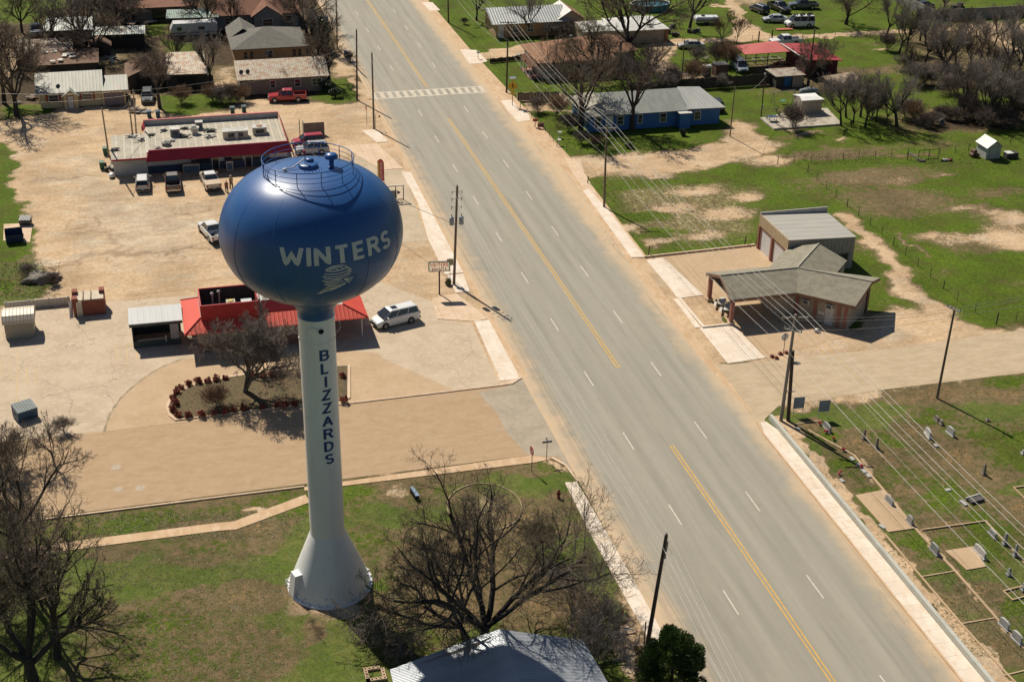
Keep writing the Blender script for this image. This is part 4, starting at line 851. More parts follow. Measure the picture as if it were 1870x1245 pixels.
# ---------- C  corner station with canopy
SHG = mat('grey_green_shingle', (.30, .275, .205), (.235, .215, .16), .95, 1.4, fine=.35, bmp=.3)
SALM = mat('salmon_trim', (.34, .145, .11), (.28, .12, .09), .8, 2)
CRW = mat('cream_block_wall', (.42, .34, .255), (.35, .28, .21), .9, 1.2)
st = thing('canopy_station', 'corner station with grey shingle roof in three wings and an open canopy on brick posts', 'station building', (22, -137, 0))
A1, A2, RL_, J, V1, Rr, Ff, Fb, V2, BE, BR_, BL_, V3 = (14.5, -138.9, 3.1), (14.5, -131.85, 3.1), (14.65, -135.4, 4.35), (23.68, -135.35, 4.35), (22.2, -138.85, 3.1), (30.1, -140.45, 4.35), (26.85, -143.3, 3.1), (32.9, -137.3, 3.1), (28.6, -135.2, 3.1), (28.97, -129.73, 4.35), (31.45, -132.2, 3.1), (26.5, -127.25, 3.1), (22.1, -131.85, 3.1)
up_ = lambda P, d=.08: [(x, y, z+d) for x, y, z in P]
roofpart(st, [up_([A1, V1, J, RL_]), up_([RL_, J, V3, A2]), up_([V1, Ff, Rr, J]), up_([J, Rr, Fb, V2]), up_([J, V2, BR_, BE]), up_([J, BE, BL_, V3])], SHG, .12)
mb = MB()
for a, b_ in ((RL_, J), (J, Rr), (J, BE)): mb.tube([(a[0], a[1], a[2]+.1), (b_[0], b_[1], b_[2]+.1)], .09, 5)
mb.build('ridge_cap', mat('pale_ridge', (.46, .43, .35), None, .9), st, True)
TIMB = mat('brown_fascia', (.26, .14, .09), (.20, .11, .07), .8)
for a, b_ in ((A1, V1), (V1, Ff), (A1, RL_), (RL_, A2), (Ff, Rr), (Rr, Fb), (BR_, BE), (BE, BL_)):
    a = Vector(a); b_ = Vector(b_); d = (b_-a).normalized(); n = Vector((d.y, -d.x, 0))*.04; mb = MB()
    mb.add([a-n+Vector((0, 0, -.28)), b_-n+Vector((0, 0, -.28)), b_-n+Vector((0, 0, .04)), a-n+Vector((0, 0, .04)), a+n+Vector((0, 0, -.28)), b_+n+Vector((0, 0, -.28)), b_+n+Vector((0, 0, .04)), a+n+Vector((0, 0, .04))],
           [(0, 1, 2, 3), (7, 6, 5, 4), (0, 4, 5, 1), (3, 2, 6, 7), (0, 3, 7, 4), (1, 5, 6, 2)])
    mb.build('fascia', TIMB, st, True)
MB().add([(A1[0]+.3, -138.6, 3.0), (A1[0]+.3, -132.1, 3.0), (A1[0]+.45, -135.4, 4.2)], [(0, 1, 2)]).build('gable_end', DARKV, st, True)
wl = [(20.3, -137.9), (22.6, -137.9), (26.6, -142.5), (30.6, -139.0), (28.2, -135.9), (31.0, -132.6), (28.6, -130.1), (24.2, -132.5), (20.3, -132.5)]
MB().prism(wl, 0, 3.0).build('wall', CRW, st, True)
bricks = MB()
for (x, y) in ((14.95, -138.5), (14.9, -132.4)):
    q_ = MB().box(x-.2, x+.2, y-.2, y+.2, .35, 2.95).build('canopy_post', SALM, st, True); MB().box(x-.32, x+.32, y-.32, y+.32, 0, .35).build('footing', CONT, q_, True)
def slant(p0, d0, d1, z0, z1, th, m_, name, par=None):
    """box on the 45-degree front wall; p along from (22.6,-137.9) to (26.6,-142.5)"""
    a = Vector((22.6, -137.9, 0)); e = (Vector((26.6, -142.5, 0))-a).normalized(); n = Vector((e.y, -e.x, 0))
    q0, q1 = a+e*(p0-d0/2), a+e*(p0+d0/2); vs = [q0+n*(-.02), q1+n*(-.02), q1+n*th, q0+n*th]
    return MB().prism([(v.x, v.y) for v in vs][::-1], z0, z1).build(name, m_, par or st, True)
for p_ in (.25, 2.35, 5.05, 5.8): slant(p_, .34, 0, 0, 2.95, .12, SALM, 'pilaster')
d_ = slant(4.0, .95, 0, 0, 2.1, .05, TRIMW, 'door')
for p_, z_ in ((1.35, 1.9), (4.0, 2.1)): 
    u = thing('window_air_conditioner', 'white window air conditioner set %s of the station front wall' % ('near the canopy corner' if p_ < 2 else 'above the white door'), 'air conditioner', (0, 0, 0))
    a = Vector((22.6, -137.9, 0)); e = (Vector((26.6, -142.5, 0))-a).normalized(); n = Vector((e.y, -e.x, 0)); pp = a+e*p_+n*.25; u.location = (pp.x, pp.y, z_); u.rotation_euler = (0, 0, math.atan2(e.y, e.x))
    MB().box(-.36, .36, -.3, .2, 0, .5).build('case', TRIMW, u); MB().box(-.28, .28, -.33, -.3, .08, .42).build('grille', DKS, u)
slant(3.1, .75, 0, 1.0, 1.4, .07, TRIMW, 'service_hatch')
MB().box(30.5, 30.72, -139.3, -138.95, 0, 3.0, 0, R_(0)).build('corner_post', TIMB, st, True)
# garage
TANP = ribbed('tan_ribbed_panel', (.50, .39, .25), (.43, .33, .21), 'Y', .35, .6, .1, .8, lines=.5)
GRW = ribbed('grey_ribbed_wall', (.34, .33, .31), (.28, .27, .255), 'X', .5, .6, .2, .8, lines=.3)
GRR = ribbed('flat_grey_roof', (.40, .385, .34), (.35, .335, .30), 'Y', 1.2, .75, 0, .6, lines=.15)
ga = thing('two_bay_garage', 'flat-roofed grey garage with two white roll-up doors behind the corner station', 'garage', (30, -124, 0))
walls(ga, 26.2, 34.6, -127.9, -119.9, 3.6, GRW)
MB().slab([(26.2, -127.95, 4.35), (34.7, -127.95, 4.35-.35), (34.7, -120.05, 4.0), (26.2, -120.05, 4.35)], .12).build('roof', GRR, ga, True)
MB().add([(26.2, -127.9, 3.6), (34.6, -127.9, 3.6), (34.6, -127.9, 3.93), (26.2, -127.9, 4.24)], [(0, 1, 2, 3)]).build('side_panel', GRW, ga, True)
MB().box(26.05, 34.8, -120.05, -119.9, 3.5, 4.62).build('side_parapet', mat('pale_parapet', (.48, .46, .42), None, .7), ga, True)
MB().box(26.02, 26.18, -128.0, -119.9, 3.0, 4.4).build('front_panel', TANP, ga, True)
for y in (-122.0, -125.6): opening(ga, 'W', 26.18, y, 0, 3.0, 2.9, frame=SALM, kind='door', pane=mat('white_roller_door', (.66, .66, .66), (.6, .6, .6), .5), fw=.14, proud=.1)
for y in (-120.1, -123.8, -127.6): MB().box(25.98, 26.19, y-.17, y+.17, 0, 3.0).build('pilaster', SALM, ga, True)
o_ = opening(ga, 'S', -127.92, 33.3, .9, 1.3, 1.2, frame=GRW); 
mb = MB()
for i in range(7): mb.box(32.72+i*.19, 32.75+i*.19, -128.02, -127.99, 1.0, 2.05)
mb.build('window_bars', DKS, o_, True)
# ---------- K  yellow house
MET = ribbed('weathered_metal_roof', (.30, .30, .265), (.245, .245, .215), 'X', .5, .55, .15, .3, (.30, .24, .17), .15, lines=.12, bmp=.15)
YELW = mat('pale_yellow_siding', (.62, .50, .29), (.54, .43, .25), .85, 1.5)
RTR = mat('rust_red_trim', (.34, .08, .04), None, .7)
hk = thing('yellow_cottage', 'small pale yellow cottage with dark red trim and long grey metal roof', 'house', (-54, -45, 0))
walls(hk, -59.2, -50.2, -47.6, -39.0, 2.45, YELW, gable='X', gh=1.6)
roofpart(hk, gable_polys(-59.4, -50.2, -47.7, -39.0, 2.45, 1.75, .35), MET, .08)
walls(hk, -50.15, -46.7, -48.1, -42.0, 2.3, YELW, 'annex_wall'); MB().slab([(-50.1, -48.7, 2.5), (-46.2, -48.7, 2.5), (-46.2, -42.6, 3.1), (-50.1, -42.6, 3.1)], .08).build('annex_roof', MET, hk, True)
opening(hk, 'S', -48.12, -48.4, .0, 2.9, 2.0, frame=RTR, kind='door', pane=mat('grey_garage_door', (.24, .20, .20), (.18, .15, .16), .8, 3))
for x in (-57.2, -52.3):
    o_ = opening(hk, 'S', -47.62, x, .9, 1.5, 1.1); MB().box(x-1.15, x-.78, -47.68, -47.63, .85, 2.05).build('shutter', RTR, o_, True); MB().box(x+.78, x+1.1, -47.68, -47.63, .85, 2.05).build('shutter', RTR, o_, True)
walls(hk, -55.7, -53.7, -48.5, -47.6, 2.1, YELW, 'porch_wall', gable='Y', gh=.6); roofpart(hk, gable_polys(-55.7, -53.7, -48.6, -47.0, 2.1, .75, .3, 'Y'), MET, .07, 'porch_roof')
opening(hk, 'S', -48.52, -54.75, 0, 1.0, 2.0, kind='door', frame=RTR, pane=TRIMW)
g = thing('satellite_dish', 'round grey satellite dish on the yellow cottage roof edge left of its porch gable', 'satellite dish', (-56.3, -47.3, 2.6))
def dish(g):
    MB().tube([(0, 0, 0), (0, 0, .45), (.0, -.1, .6)], .03, 6).build('mast', GALV, g); o = MB().lathe([(.01, 0), (.2, .02), (.36, .09), (.36, .11)], 16, cap=False).build('reflector', mat('dark_dish', (.10, .10, .11), None, .6), g); o.location = (0, -.1, .6); o.rotation_euler = (R_(60), 0, R_(-30))
dish(g)
# ---------- L  rusty-roofed house
RUST = ribbed('rusty_corrugated_roof', (.44, .39, .30), (.35, .30, .23), 'X', .34, .6, .1, 1.3, (.30, .16, .08), .60, lines=.15, bmp=.2)
TAUPE = mat('taupe_siding', (.25, .205, .165), (.21, .17, .14), .9, 1.5)
hl = thing('rusty_roof_house', 'taupe house under a rust-streaked pale corrugated roof beside the crosswalk', 'house', (-22, -43, 0))
walls(hl, -29.3, -15.9, -47.1, -38.2, 2.6, TAUPE, gable='X', gh=1.4); roofpart(hl, gable_polys(-29.4, -15.8, -47.1, -38.2, 2.6, 1.65, .4), RUST, .07)
for x, wd in ((-24.3, .9), (-20.4, 1.0), (-17.4, 1.6)): opening(hl, 'S', -47.12, x, .9, wd, 1.25, muntin=wd > 1.2)
for i, (px, py, lb_) in enumerate([(441, 136, 'leftmost of two dark dishes on the lower left of the rusty roof'), (453, 135, 'second of two dark dishes on the lower left of the rusty roof'), (488, 101, 'lone dark dish near the ridge of the rusty roof')]):
    p = G(px, py, 3.0 if i < 2 else 4.2); g = thing('satellite_dish', lb_, 'satellite dish', (p.x, p.y, 2.75 if i < 2 else 4.0)); dish(g)
# ---------- M  grey hip-roofed house, N brown-roofed house
ORW = mat('ochre_siding', (.46, .29, .15), (.38, .24, .125), .9, 1.5)
hm = thing('grey_hip_house', 'ochre house under a wide grey shingle hip roof behind the rusty-roofed one', 'house', (-22, -24, 0))
walls(hm, -28.8, -16.9, -30.2, -18.8, 2.75, ORW); SHM = mat('grey_shingle', (.185, .175, .15), (.145, .138, .12), .95, 1.5, fine=.35, bmp=.3)
roofpart(hm, hip_polys(-28.8, -16.9, -30.2, -18.8, 2.75, 2.0, .5), SHM, .1)
roofpart(hm, gable_polys(-28.8, -24.5, -23, -16, 2.8, 1.4, .4, 'Y'), SHM, .1, 'side_roof')
for x in (-27.0, -26.0, -18.9, -18.0): opening(hm, 'S', -30.22, x, .9, .7, 1.3, frame=ORW)
opening(hm, 'S', -30.22, -23, .9, 1.1, 1.3)
BRR = mat('red_brown_shingle', (.245, .115, .07), (.19, .09, .06), .95, 1.2, fine=.3, bmp=.3)
BLG = mat('bluegrey_siding', (.20, .23, .24), (.16, .185, .20), .85, 1.5)
hn = thing('brown_gable_house', 'blue-grey house with reddish brown roof and front gable, top left of the road', 'house', (-24, -3, 0))
walls(hn, -30.5, -15.5, -7.5, 3, 2.8, BLG); roofpart(hn, gable_polys(-30.5, -15.5, -7.6, 3, 2.8, 2.2, .5), BRR, .1)
walls(hn, -23.6, -18.9, -9.3, -7.5, 2.8, BLG, 'gable_wall', gable='Y', gh=1.5); roofpart(hn, gable_polys(-23.7, -18.8, -9.3, -4.2, 2.8, 1.65, .4, 'Y'), BRR, .1, 'gable_roof')
opening(hn, 'S', -9.32, -21.2, .8, 1.9, 1.3); opening(hn, 'S', -7.52, -17.2, .9, 1.2, 1.2); opening(hn, 'S', -7.52, -25.2, .9, 1.0, 1.2); opening(hn, 'S', -7.52, -28.2, .9, 1.0, 1.2)
hb = thing('brown_roof_outbuilding', 'large low outbuilding with plain red-brown roof at the top edge, left of the gabled house', 'outbuilding', (-38, 4, 0))
walls(hb, -47, -33, 1, 9, 2.4, TAUPE); MB().slab([(-47.5, .5, 2.6), (-32.5, .5, 2.6), (-32.5, 10, 3.6), (-47.5, 10, 3.6)], .1).build('roof', BRR, hb, True); opening(hb, 'S', .98, -40, .2, 2.6, 2.0, kind='door', frame=TAUPE)
# ---------- P / R  sheds top left
OLDM = ribbed('old_grey_tin', (.29, .31, .295), (.23, .245, .235), 'X', .4, .5, .3, .5, (.22, .16, .10), .3)
DKW = mat('dark_weathered_boards', (.06, .055, .05), (.04, .037, .035), .9, 3)
h1 = thing('long_tin_barn', 'long grey tin-roofed dark barn at the far left behind bare trees', 'barn', (-55, -11, 0))
walls(h1, -59.2, -51.8, -13.2, -8, 2.9, DKW); MB().slab([(-59.8, -14.0, 3.0), (-51.5, -14.3, 3.0), (-51.2, -8.0, 3.65), (-59.2, -7.4, 3.65)], .08).build('roof', OLDM, h1, True); opening(h1, 'S', -13.22, -56.5, 0, 2.4, 2.2, kind='door', frame=DKW, pane=DARKV)
h2 = thing('open_tin_shelter', 'narrow pale tin-roofed shelter joined to the right of the dark barn', 'shelter', (-47, -15, 0))
walls(h2, -51.4, -43, -15.6, -13.6, 2.6, DKW); MB().slab([(-51.6, -17.3, 2.75), (-42.8, -17.8, 2.75), (-42.7, -13.8, 3.15), (-51.3, -13.3, 3.15)], .08).build('roof', OLDM, h2, True)
for x in (-51, -48, -45.5, -43.2): MB().tube([(x, -17.2, 0), (x, -17.2, 2.7)], .07, 6).build('post', DKW, h2, True)
GTIN = ribbed('green_tin', (.20, .265, .22), (.16, .215, .18), 'X', .4, .45, .2, .5)
h3 = thing('green_carport', 'open carport with a flat pale green tin roof above the travel trailer', 'carport', (-34, -6, 0))
MB().slab([(-39.0, -8.4, 2.8), (-29.8, -9.3, 2.8), (-29.5, -3.9, 3.0), (-38.6, -3.0, 3.0)], .09).build('roof', GTIN, h3, True)
for x, y in ((-38.7, -8.1), (-34.3, -8.5), (-30.1, -8.9), (-38.4, -3.4), (-30, -4.2)): MB().tube([(x, y, 0), (x, y, 2.75)], .06, 6).build('post', DKW, h3, True)
h4 = thing('rusty_tin_shed', 'dark shed with a rust-blotched pale tin roof behind the reddish bare trees', 'shed', (-38, -38, 0))
walls(h4, -40.3, -34.3, -42.0, -33.2, 2.5, DKW); MB().slab([(-40.8, -42.4, 2.6), (-33.9, -43.0, 2.6), (-33.8, -32.5, 3.25), (-39.8, -32, 3.25)], .08).build('roof', RUST, h4, True); opening(h4, 'S', -42.02, -37.3, 0, 3.0, 2.1, kind='door', frame=DKW, pane=DARKV)
BRT = mat('brown_tar_roof', (.21, .125, .08), (.15, .09, .06), .95, 1.5, fine=.3)
h5 = thing('brown_low_shed', 'low shed with brown peaked roof between the yellow cottage and the rusty tin shed', 'shed', (-43.5, -38, 0))
walls(h5, -46.2, -41.2, -40.6, -33.5, 2.2, DKW, gable='Y', gh=.9); roofpart(h5, gable_polys(-46.2, -41.2, -40.9, -33.5, 2.2, 1.05, .4, 'Y'), BRT, .08); opening(h5, 'S', -40.62, -43.9, 0, 2.2, 1.9, kind='door', frame=DKW, pane=DARKV); MB().box(-42.3, -41.8, -40.75, -40.64, .1, 1.7).build('white_board', TRIMW, h5, True)
h6 = thing('small_hut', 'tiny brown hut with a peaked roof between the tin barn and the cottage', 'hut', (-47.5, -25, 0))
p = G(182, 78, 2.0); walls(h6, p.x-1.6, p.x+1.6, p.y-1.5, p.y+1.5, 1.9, DKW, gable='Y', gh=.8); roofpart(h6, gable_polys(p.x-1.6, p.x+1.6, p.y-1.5, p.y+1.5, 1.9, .9, .3, 'Y'), BRT, .07); opening(h6, 'S', p.y-1.52, p.x, 0, .9, 1.7, kind='door', frame=DKW, pane=DARKV)
h7 = thing('flat_tarred_lean_to', 'flat brown patched lean-to roof beside the large tree at the far left', 'lean-to', (-64, -30, 0))
p0 = G(28, 102, 2.3); walls(h7, p0.x, p0.x+8.5, p0.y+.3, p0.y+8, 2.2, DKW); MB().slab([(p0.x-.4, p0.y, 2.3), (p0.x+9, p0.y, 2.3), (p0.x+9, p0.y+8.5, 2.6), (p0.x-.4, p0.y+8.5, 2.6)], .09).build('roof', mat('patched_tar', (.24, .15, .10), (.42, .39, .34), .9, 1.2), h7, True)
h8 = thing('flat_brown_workshop', 'flat brown roof littered with pale sheets directly behind the yellow cottage', 'workshop', (-55, -33, 0))
p0 = G(62, 120, 2.2); walls(h8, p0.x+.2, p0.x+9.5, p0.y+.3, p0.y+7, 2.0, DKW); MB().slab([(p0.x-.2, p0.y, 2.15), (p0.x+10, p0.y, 2.15), (p0.x+10, p0.y+7.5, 2.5), (p0.x-.2, p0.y+7.5, 2.5)], .09).build('roof', BRT, h8, True)
rg = random.Random(8)
for i in range(9):
    MB().box(*(lambda x, y, a, b2: (x-a, x+a, y-b2, y+b2))(p0.x+rg.uniform(1, 9), p0.y+rg.uniform(.8, 6.5), rg.uniform(.3, .7), rg.uniform(.25, .5)), 2.52, 2.58, 0, rg.uniform(-.3, .3)).build('loose_sheet', PLK, h8, True)
# ---------- blue house, brown house, F, G
BLUW = mat('blue_siding', (.045, .15, .36), (.038, .125, .31), .75, 1.5)
MET2 = ribbed('grey_metal_roof', (.33, .34, .31), (.27, .28, .255), 'X', .45, .5, .25, .5, lines=.15, bmp=.25)
MET3 = ribbed('pale_annex_roof', (.40, .40, .37), (.35, .35, .325), 'X', .6, .45, .2, .5)
hb = thing('blue_house', 'bright blue house with grey metal roof beside the dirt drive', 'house', (26, -71, 0))
walls(hb, 21.6, 33.6, -75.0, -66.6, 2.7, BLUW, gable='X', gh=1.4); walls(hb, 18.9, 21.6, -75.0, -66.6, 2.5, BLUW, 'front_wall')
roofpart(hb, gable_polys(21.5, 33.7, -75.1, -66.0, 2.7, 1.7, .5), MET2, .08)
WSH = mat('whitish_shingle', (.47, .45, .38), (.30, .28, .23), .9, 4, fine=.4)
roofpart(hb, [[(18.2, -75.6, 2.55), (24.2, -75.6, 2.55), (21.2, -72.4, 4.15)], [(18.2, -75.6, 2.55), (21.2, -72.4, 4.15), (21.2, -69, 4.3), (18.2, -65.9, 2.55)], [(24.2, -75.6, 2.55), (24.2, -70.5, 2.6), (21.2, -70.5, 4.3), (21.2, -72.4, 4.15)]], WSH, .09, 'front_roof')
walls(hb, 33.65, 39.4, -75.1, -68.0, 2.5, BLUW, 'annex_wall'); MB().slab([(33.9, -75.7, 2.75), (40.0, -75.8, 2.7), (38.9, -67.7, 3.5), (35.2, -67.7, 3.7)], .08).build('annex_roof', MET3, hb, True)
walls(hb, 32.6, 34.2, -76.4, -75.12, 2.35, BLUW, 'closet_wall'); MB().box(32.4, 34.4, -76.6, -75.0, 2.38, 2.46).build('closet_roof', TRIMW, hb, True)
for x, wd in ((20.2, 1.1), (23.7, 1.1), (26.8, .8), (30.4, 1.1), (35.8, 1.1)): opening(hb, 'S', -75.03 if x < 33 else -75.12, x, .8, wd, 1.4)
MB().box(21.35, 22.45, -75.35, -75.02, 0, 3.3).build('chimney_chase', TRIMW, hb, True)
for y in (-73.5, -70.0): opening(hb, 'W', 18.88, y, .8, 1.0, 1.4)
BRS = mat('brown_shingle', (.30, .155, .085), (.235, .12, .068), .95, 1.2, fine=.35, bmp=.3)
STUC = mat('pinkish_stucco', (.44, .34, .28), (.37, .28, .23), .9, 1)
hw = thing('brown_roof_house', 'pinkish stucco house with brown shingle hip roofs and small porch facing the crosswalk', 'house', (26, -44, 0))
walls(hw, 19.0, 31.5, -48.3, -38.0, 2.95, STUC); roofpart(hw, hip_polys(19.0, 31.5, -48.3, -37.8, 2.95, 2.2, .6), BRS, .1)
walls(hw, 29.0, 36.5, -44.5, -35.6, 2.9, STUC, 'rear_wall'); roofpart(hw, hip_polys(29.0, 36.5, -44.5, -35.6, 2.95, 1.6, .6), BRS, .1, 'rear_roof')
for y in (-46.6, -43.4): walls(hw, 17.3, 19, y-1.3, y+1.3, .25, SALM, 'porch_step'); roofpart(hw, gable_polys(17.2, 19.4, y-1.2, y+1.2, 2.3, .7, .3, 'X'), BRS, .08, 'porch_roof')
for y in (-47.7, -45.6, -44.5, -42.4): MB().tube([(17.3, y, .2), (17.3, y, 2.3)], .1, 8).build('porch_post', TRIMW, hw, True)
for x in (21, 23.8, 27, 30): opening(hw, 'S', -48.32, x, .9, .9, 1.3)
for y in (-47.0, -40.2): opening(hw, 'W', 18.98, y, .9, 1.0, 1.3)
opening(hw, 'W', 18.98, -43.4, 0.25, .95, 2.0, kind='door', pane=DARKV)
for x in (19.9, 20.9, 21.9, 22.9, 23.9): MB().blob((x, -48.34, 2.55), (.17, .04, .17), 1, 10, 0, 0).build('tile_medallion', SALM, hw, True)
g = thing('roof_turbine', 'small round silver vent on the peak of the brown shingle roof', 'roof vent', (25.6, -43.2, 5.05)); MB().lathe([(.15, 0), (.15, .3), (.28, .35), (.28, .6), (.01, .7)], 12, cap=False).build('turbine', GALV, g); MB().box(-.25, .25, -.25, .25, -.02, .03).build('flashing', GALV, g)
SIL = ribbed('silver_metal_roof', (.43, .45, .435), (.37, .39, .38), 'X', .5, .42, .3, .5)
SILW = mat('white_bright_roof', (.68, .67, .63), (.57, .56, .52), .7, 1.4)
hf = thing('silver_roof_house', 'long tan house with a silver metal roof facing the road at the top', 'house', (24, -20, 0))
walls(hf, 18.0, 29.2, -22.4, -14.2, 2.7, ORW, gable='X', gh=1.4); roofpart(hf, gable_polys(17.6, 31, -22.4, -13.2, 2.7, 1.6, .5), SIL, .08)
walls(hf, 29.2, 34.6, -21.8, -15, 2.7, CRW, 'gable_wall', gable='Y', gh=1.5); roofpart(hf, gable_polys(29.4, 34.6, -22.0, -15, 2.7, 1.6, .4, 'Y')[:1], SILW, .09, 'gable_roof'); roofpart(hf, gable_polys(29.4, 34.6, -22.0, -15, 2.7, 1.6, .4, 'Y')[1:], BRS, .09, 'gable_roof')
MB().box(18.3, 19.4, -22.55, -22.42, 0, 2.6).build('corner_panel', TRIMW, hf, True)
for x in (21.5, 24.3, 27.5): opening(hf, 'S', -22.42, x, .8, 1.2, 1.3, muntin=True)
opening(hf, 'S', -21.82, 32, 1, .7, 1.1)
hg = thing('white_roof_barn', 'tan barn under a low bright white roof behind the big bare tree', 'barn', (40, -28, 0))
walls(hg, 32.2, 47.0, -30.6, -23.5, 2.6, CRW); roofpart(hg, hip_polys(38.2, 47.2, -31.0, -22.5, 2.6, 1.4, .4)+[[(31.6, -31.2, 2.7), (39.5, -31.2, 2.7), (40.5, -27.2, 3.7), (31.5, -27.4, 3.5)]], SILW, .09)
opening(hg, 'S', -30.62, 36, 0, 2.4, 2.2, kind='door', frame=CRW, pane=TAUPE); MB().box(47.03, 47.6, -30.9, -29.2, 0, 2.3).build('rusty_door', mat('rusty_door', (.36, .15, .08), None, .8), hg, True)
# ---------- H red barn, I, J sheds
RROOF = ribbed('red_barn_roof', (.42, .045, .05), (.34, .036, .04), 'X', .4, .5, .1, .5, lines=.2); PINKR = ribbed('faded_red_canopy', (.52, .12, .10), (.45, .10, .085), 'X', .4, .5, .1, .5, lines=.15)
RW = mat('dark_red_wall', (.15, .03, .032), (.11, .024, .026), .85, 2)
hh = thing('red_barn', 'dark red barn with red metal roof and a faded red open lean-to', 'barn', (62, -51, 0))
walls(hh, 62.4, 68.3, -55.8, -48.3, 2.75, RW); MB().slab([(62.2, -56.5, 3.2), (68.5, -57.0, 2.95), (68.2, -47.7, 3.3), (61.8, -47.2, 3.5)], .1).build('roof', RROOF, hh, True)
MB().slab([(53.7, -50.9, 3.0), (62.15, -50.8, 3.05), (61.7, -45.6, 3.5), (53.8, -45.6, 3.05)], .08).build('lean_to_roof', PINKR, hh, True)
MB().slab([(62.05, -56.5, 3.24), (62.3, -56.5, 3.24), (61.85, -47.2, 3.54), (61.6, -47.2, 3.54)], .08).build('roof_trim', TRIMW, hh, True)
for x, y in ((54, -50.6), (58, -50.6), (54, -46), (58, -46), (61.5, -50.6)): MB().tube([(x, y, 0), (x, y, 3.0)], .08, 6).build('post', DKW, hh, True)
opening(hh, 'S', -55.82, 65.4, 0, 2.6, 2.3, kind='door', frame=RW, pane=DARKV)
WT = ribbed('white_tin', (.68, .65, .60), (.60, .57, .53), 'X', .3, .5, .1, .6, lines=.2); TANW = ribbed('tan_metal_siding', (.42, .36, .30), (.36, .31, .26), 'X', .3, .6, .1, .6, lines=.25)
hi = thing('white_roof_shed', 'boxy tan metal shed with a bright white roof beside the old slab', 'shed', (54.8, -73, 0))
walls(hi, 53.2, 56.6, -74.2, -71.4, 2.4, TANW); roofpart(hi, [[(53.0, -74.5, 2.45), (56.8, -74.5, 2.45), (56.4, -73.0, 2.62), (53.4, -73.0, 2.62)], [(53.4, -73.0, 2.62), (56.4, -73.0, 2.62), (56.8, -71.2, 2.45), (53.0, -71.2, 2.45)]], mat('bright_white_roof', (.80, .79, .77), None, .6), .08)
opening(hi, 'W', 53.18, -73, 0, 1.2, 2.0, kind='door', frame=TANW, pane=TANW)
hj = thing('gabled_garden_shed', 'small white gabled garden shed with double doors alone in the field', 'shed', (71.5, -96.5, 0))
walls(hj, 70.7, 73.0, -97.8, -95.2, 1.85, mat('white_shed_siding', (.46, .46, .43), (.4, .4, .375), .7, 2), gable='Y', gh=.75); roofpart(hj, gable_polys(70.7, 73.0, -97.9, -95.2, 1.85, .85, .22, 'Y')[:1], mat('bright_white_roof', (.80, .79, .77)), .06); roofpart(hj, gable_polys(70.7, 73.0, -97.9, -95.2, 1.85, .85, .22, 'Y')[1:], mat('bright_white_roof', (.80, .79, .77)), .06)
opening(hj, 'S', -97.82, 71.85, 0, 1.4, 1.75, kind='door', pane=mat('white_shed_siding', (.46, .46, .43)), frame=TANW)
# ---------- left: tan shed, rust-red cooler box, low white wall
ht = thing('tan_barrel_shed', 'tan metal shed with a ribbed cream barn roof at the left edge', 'shed', (-58.4, -124, 0))
CRR = ribbed('cream_ribbed_roof', (.62, .54, .42), (.55, .48, .37), 'X', .35, .5, .1, .6, lines=.3)
walls(ht, -60.0, -57.2, -125.3, -122.6, 1.9, mat('khaki_siding', (.36, .33, .26), (.31, .285, .225), .8, 2))
ya, yb, xa, xb = -125.5, -122.4, -60.15, -56.95
pf = [(ya, 1.8), (ya+.12, 2.15), (ya+.55, 2.55), ((ya+yb)/2, 2.78), (yb-.55, 2.55), (yb-.12, 2.15), (yb, 1.8)]
mb = MB(); mb.add([(x, y, z) for x in (xa, xb) for y, z in pf], [(i, i+7, i+8, i+1) for i in range(6)]+[tuple(range(6, -1, -1)), tuple(range(7, 14))]+[(0, 6, 13, 7)][:0]); mb.build('roof', CRR, ht, True)
opening(ht, 'E', -57.2, -124, 0, 1.1, 1.75, kind='door', frame=CRR, pane=CRR)
hr = thing('brick_cooler_building', 'small rust-red brick box with open pale roof joists and stub corner walls, left car park', 'outbuilding', (-51.8, -120, 0))
BRK = mat('rust_brick', (.30, .10, .065), (.24, .08, .055), .9, 2.5, fine=.3)
walls(hr, -53.3, -50.0, -121.3, -118.9, 1.75, BRK); MB().box(-53.2, -50.1, -121.2, -119.0, 1.76, 1.84).build('roof', mat('pale_tan_roof', (.58, .50, .38), (.50, .42, .31), .8, 2), hr, True)
for x, y in ((-53.3, -119.4), (-50.5, -119.5), (-53.3, -121.2)): MB().box(x-.05, x+.5, y-.35, y+.5, 1.75, 2.2).build('corner_stub', BRK, hr, True)
for x in (-52.2, -51.4): MB().box(x-.05, x+.05, -121.1, -119.1, 1.85, 1.98).build('joist', mat('old_timber', (.30, .24, .17), None, .9), hr, True)
MB().box(-52.95, -52.35, -121.36, -121.3, 0, 1.75).build('white_panel', CRR, hr, True)
MB().slab([(-53.75, -121.8, .1), (-53.35, -121.35, .1), (-53.35, -120.0, 1.4), (-53.75, -120.2, 1.4)], .06).build('ramp_board', TRIMW, hr, True)
hv = thing('low_white_fence', 'low white panel fence running between the tan shed and the red brick box', 'fence', (-56.5, -118, 0))
MB().box(-60.5, -53.7, -118.15, -118.05, 0, .95).build('panel', ribbed('white_fence_panel', (.55, .52, .46), (.47, .44, .39), 'X', .4, .6, 0, .6), hv, True)
for x in (-60.3, -58, -55.9, -53.9): MB().box(x-.05, x+.05, -118.05, -117.95, 0, 1.05).build('post', TRIMW, hv, True)
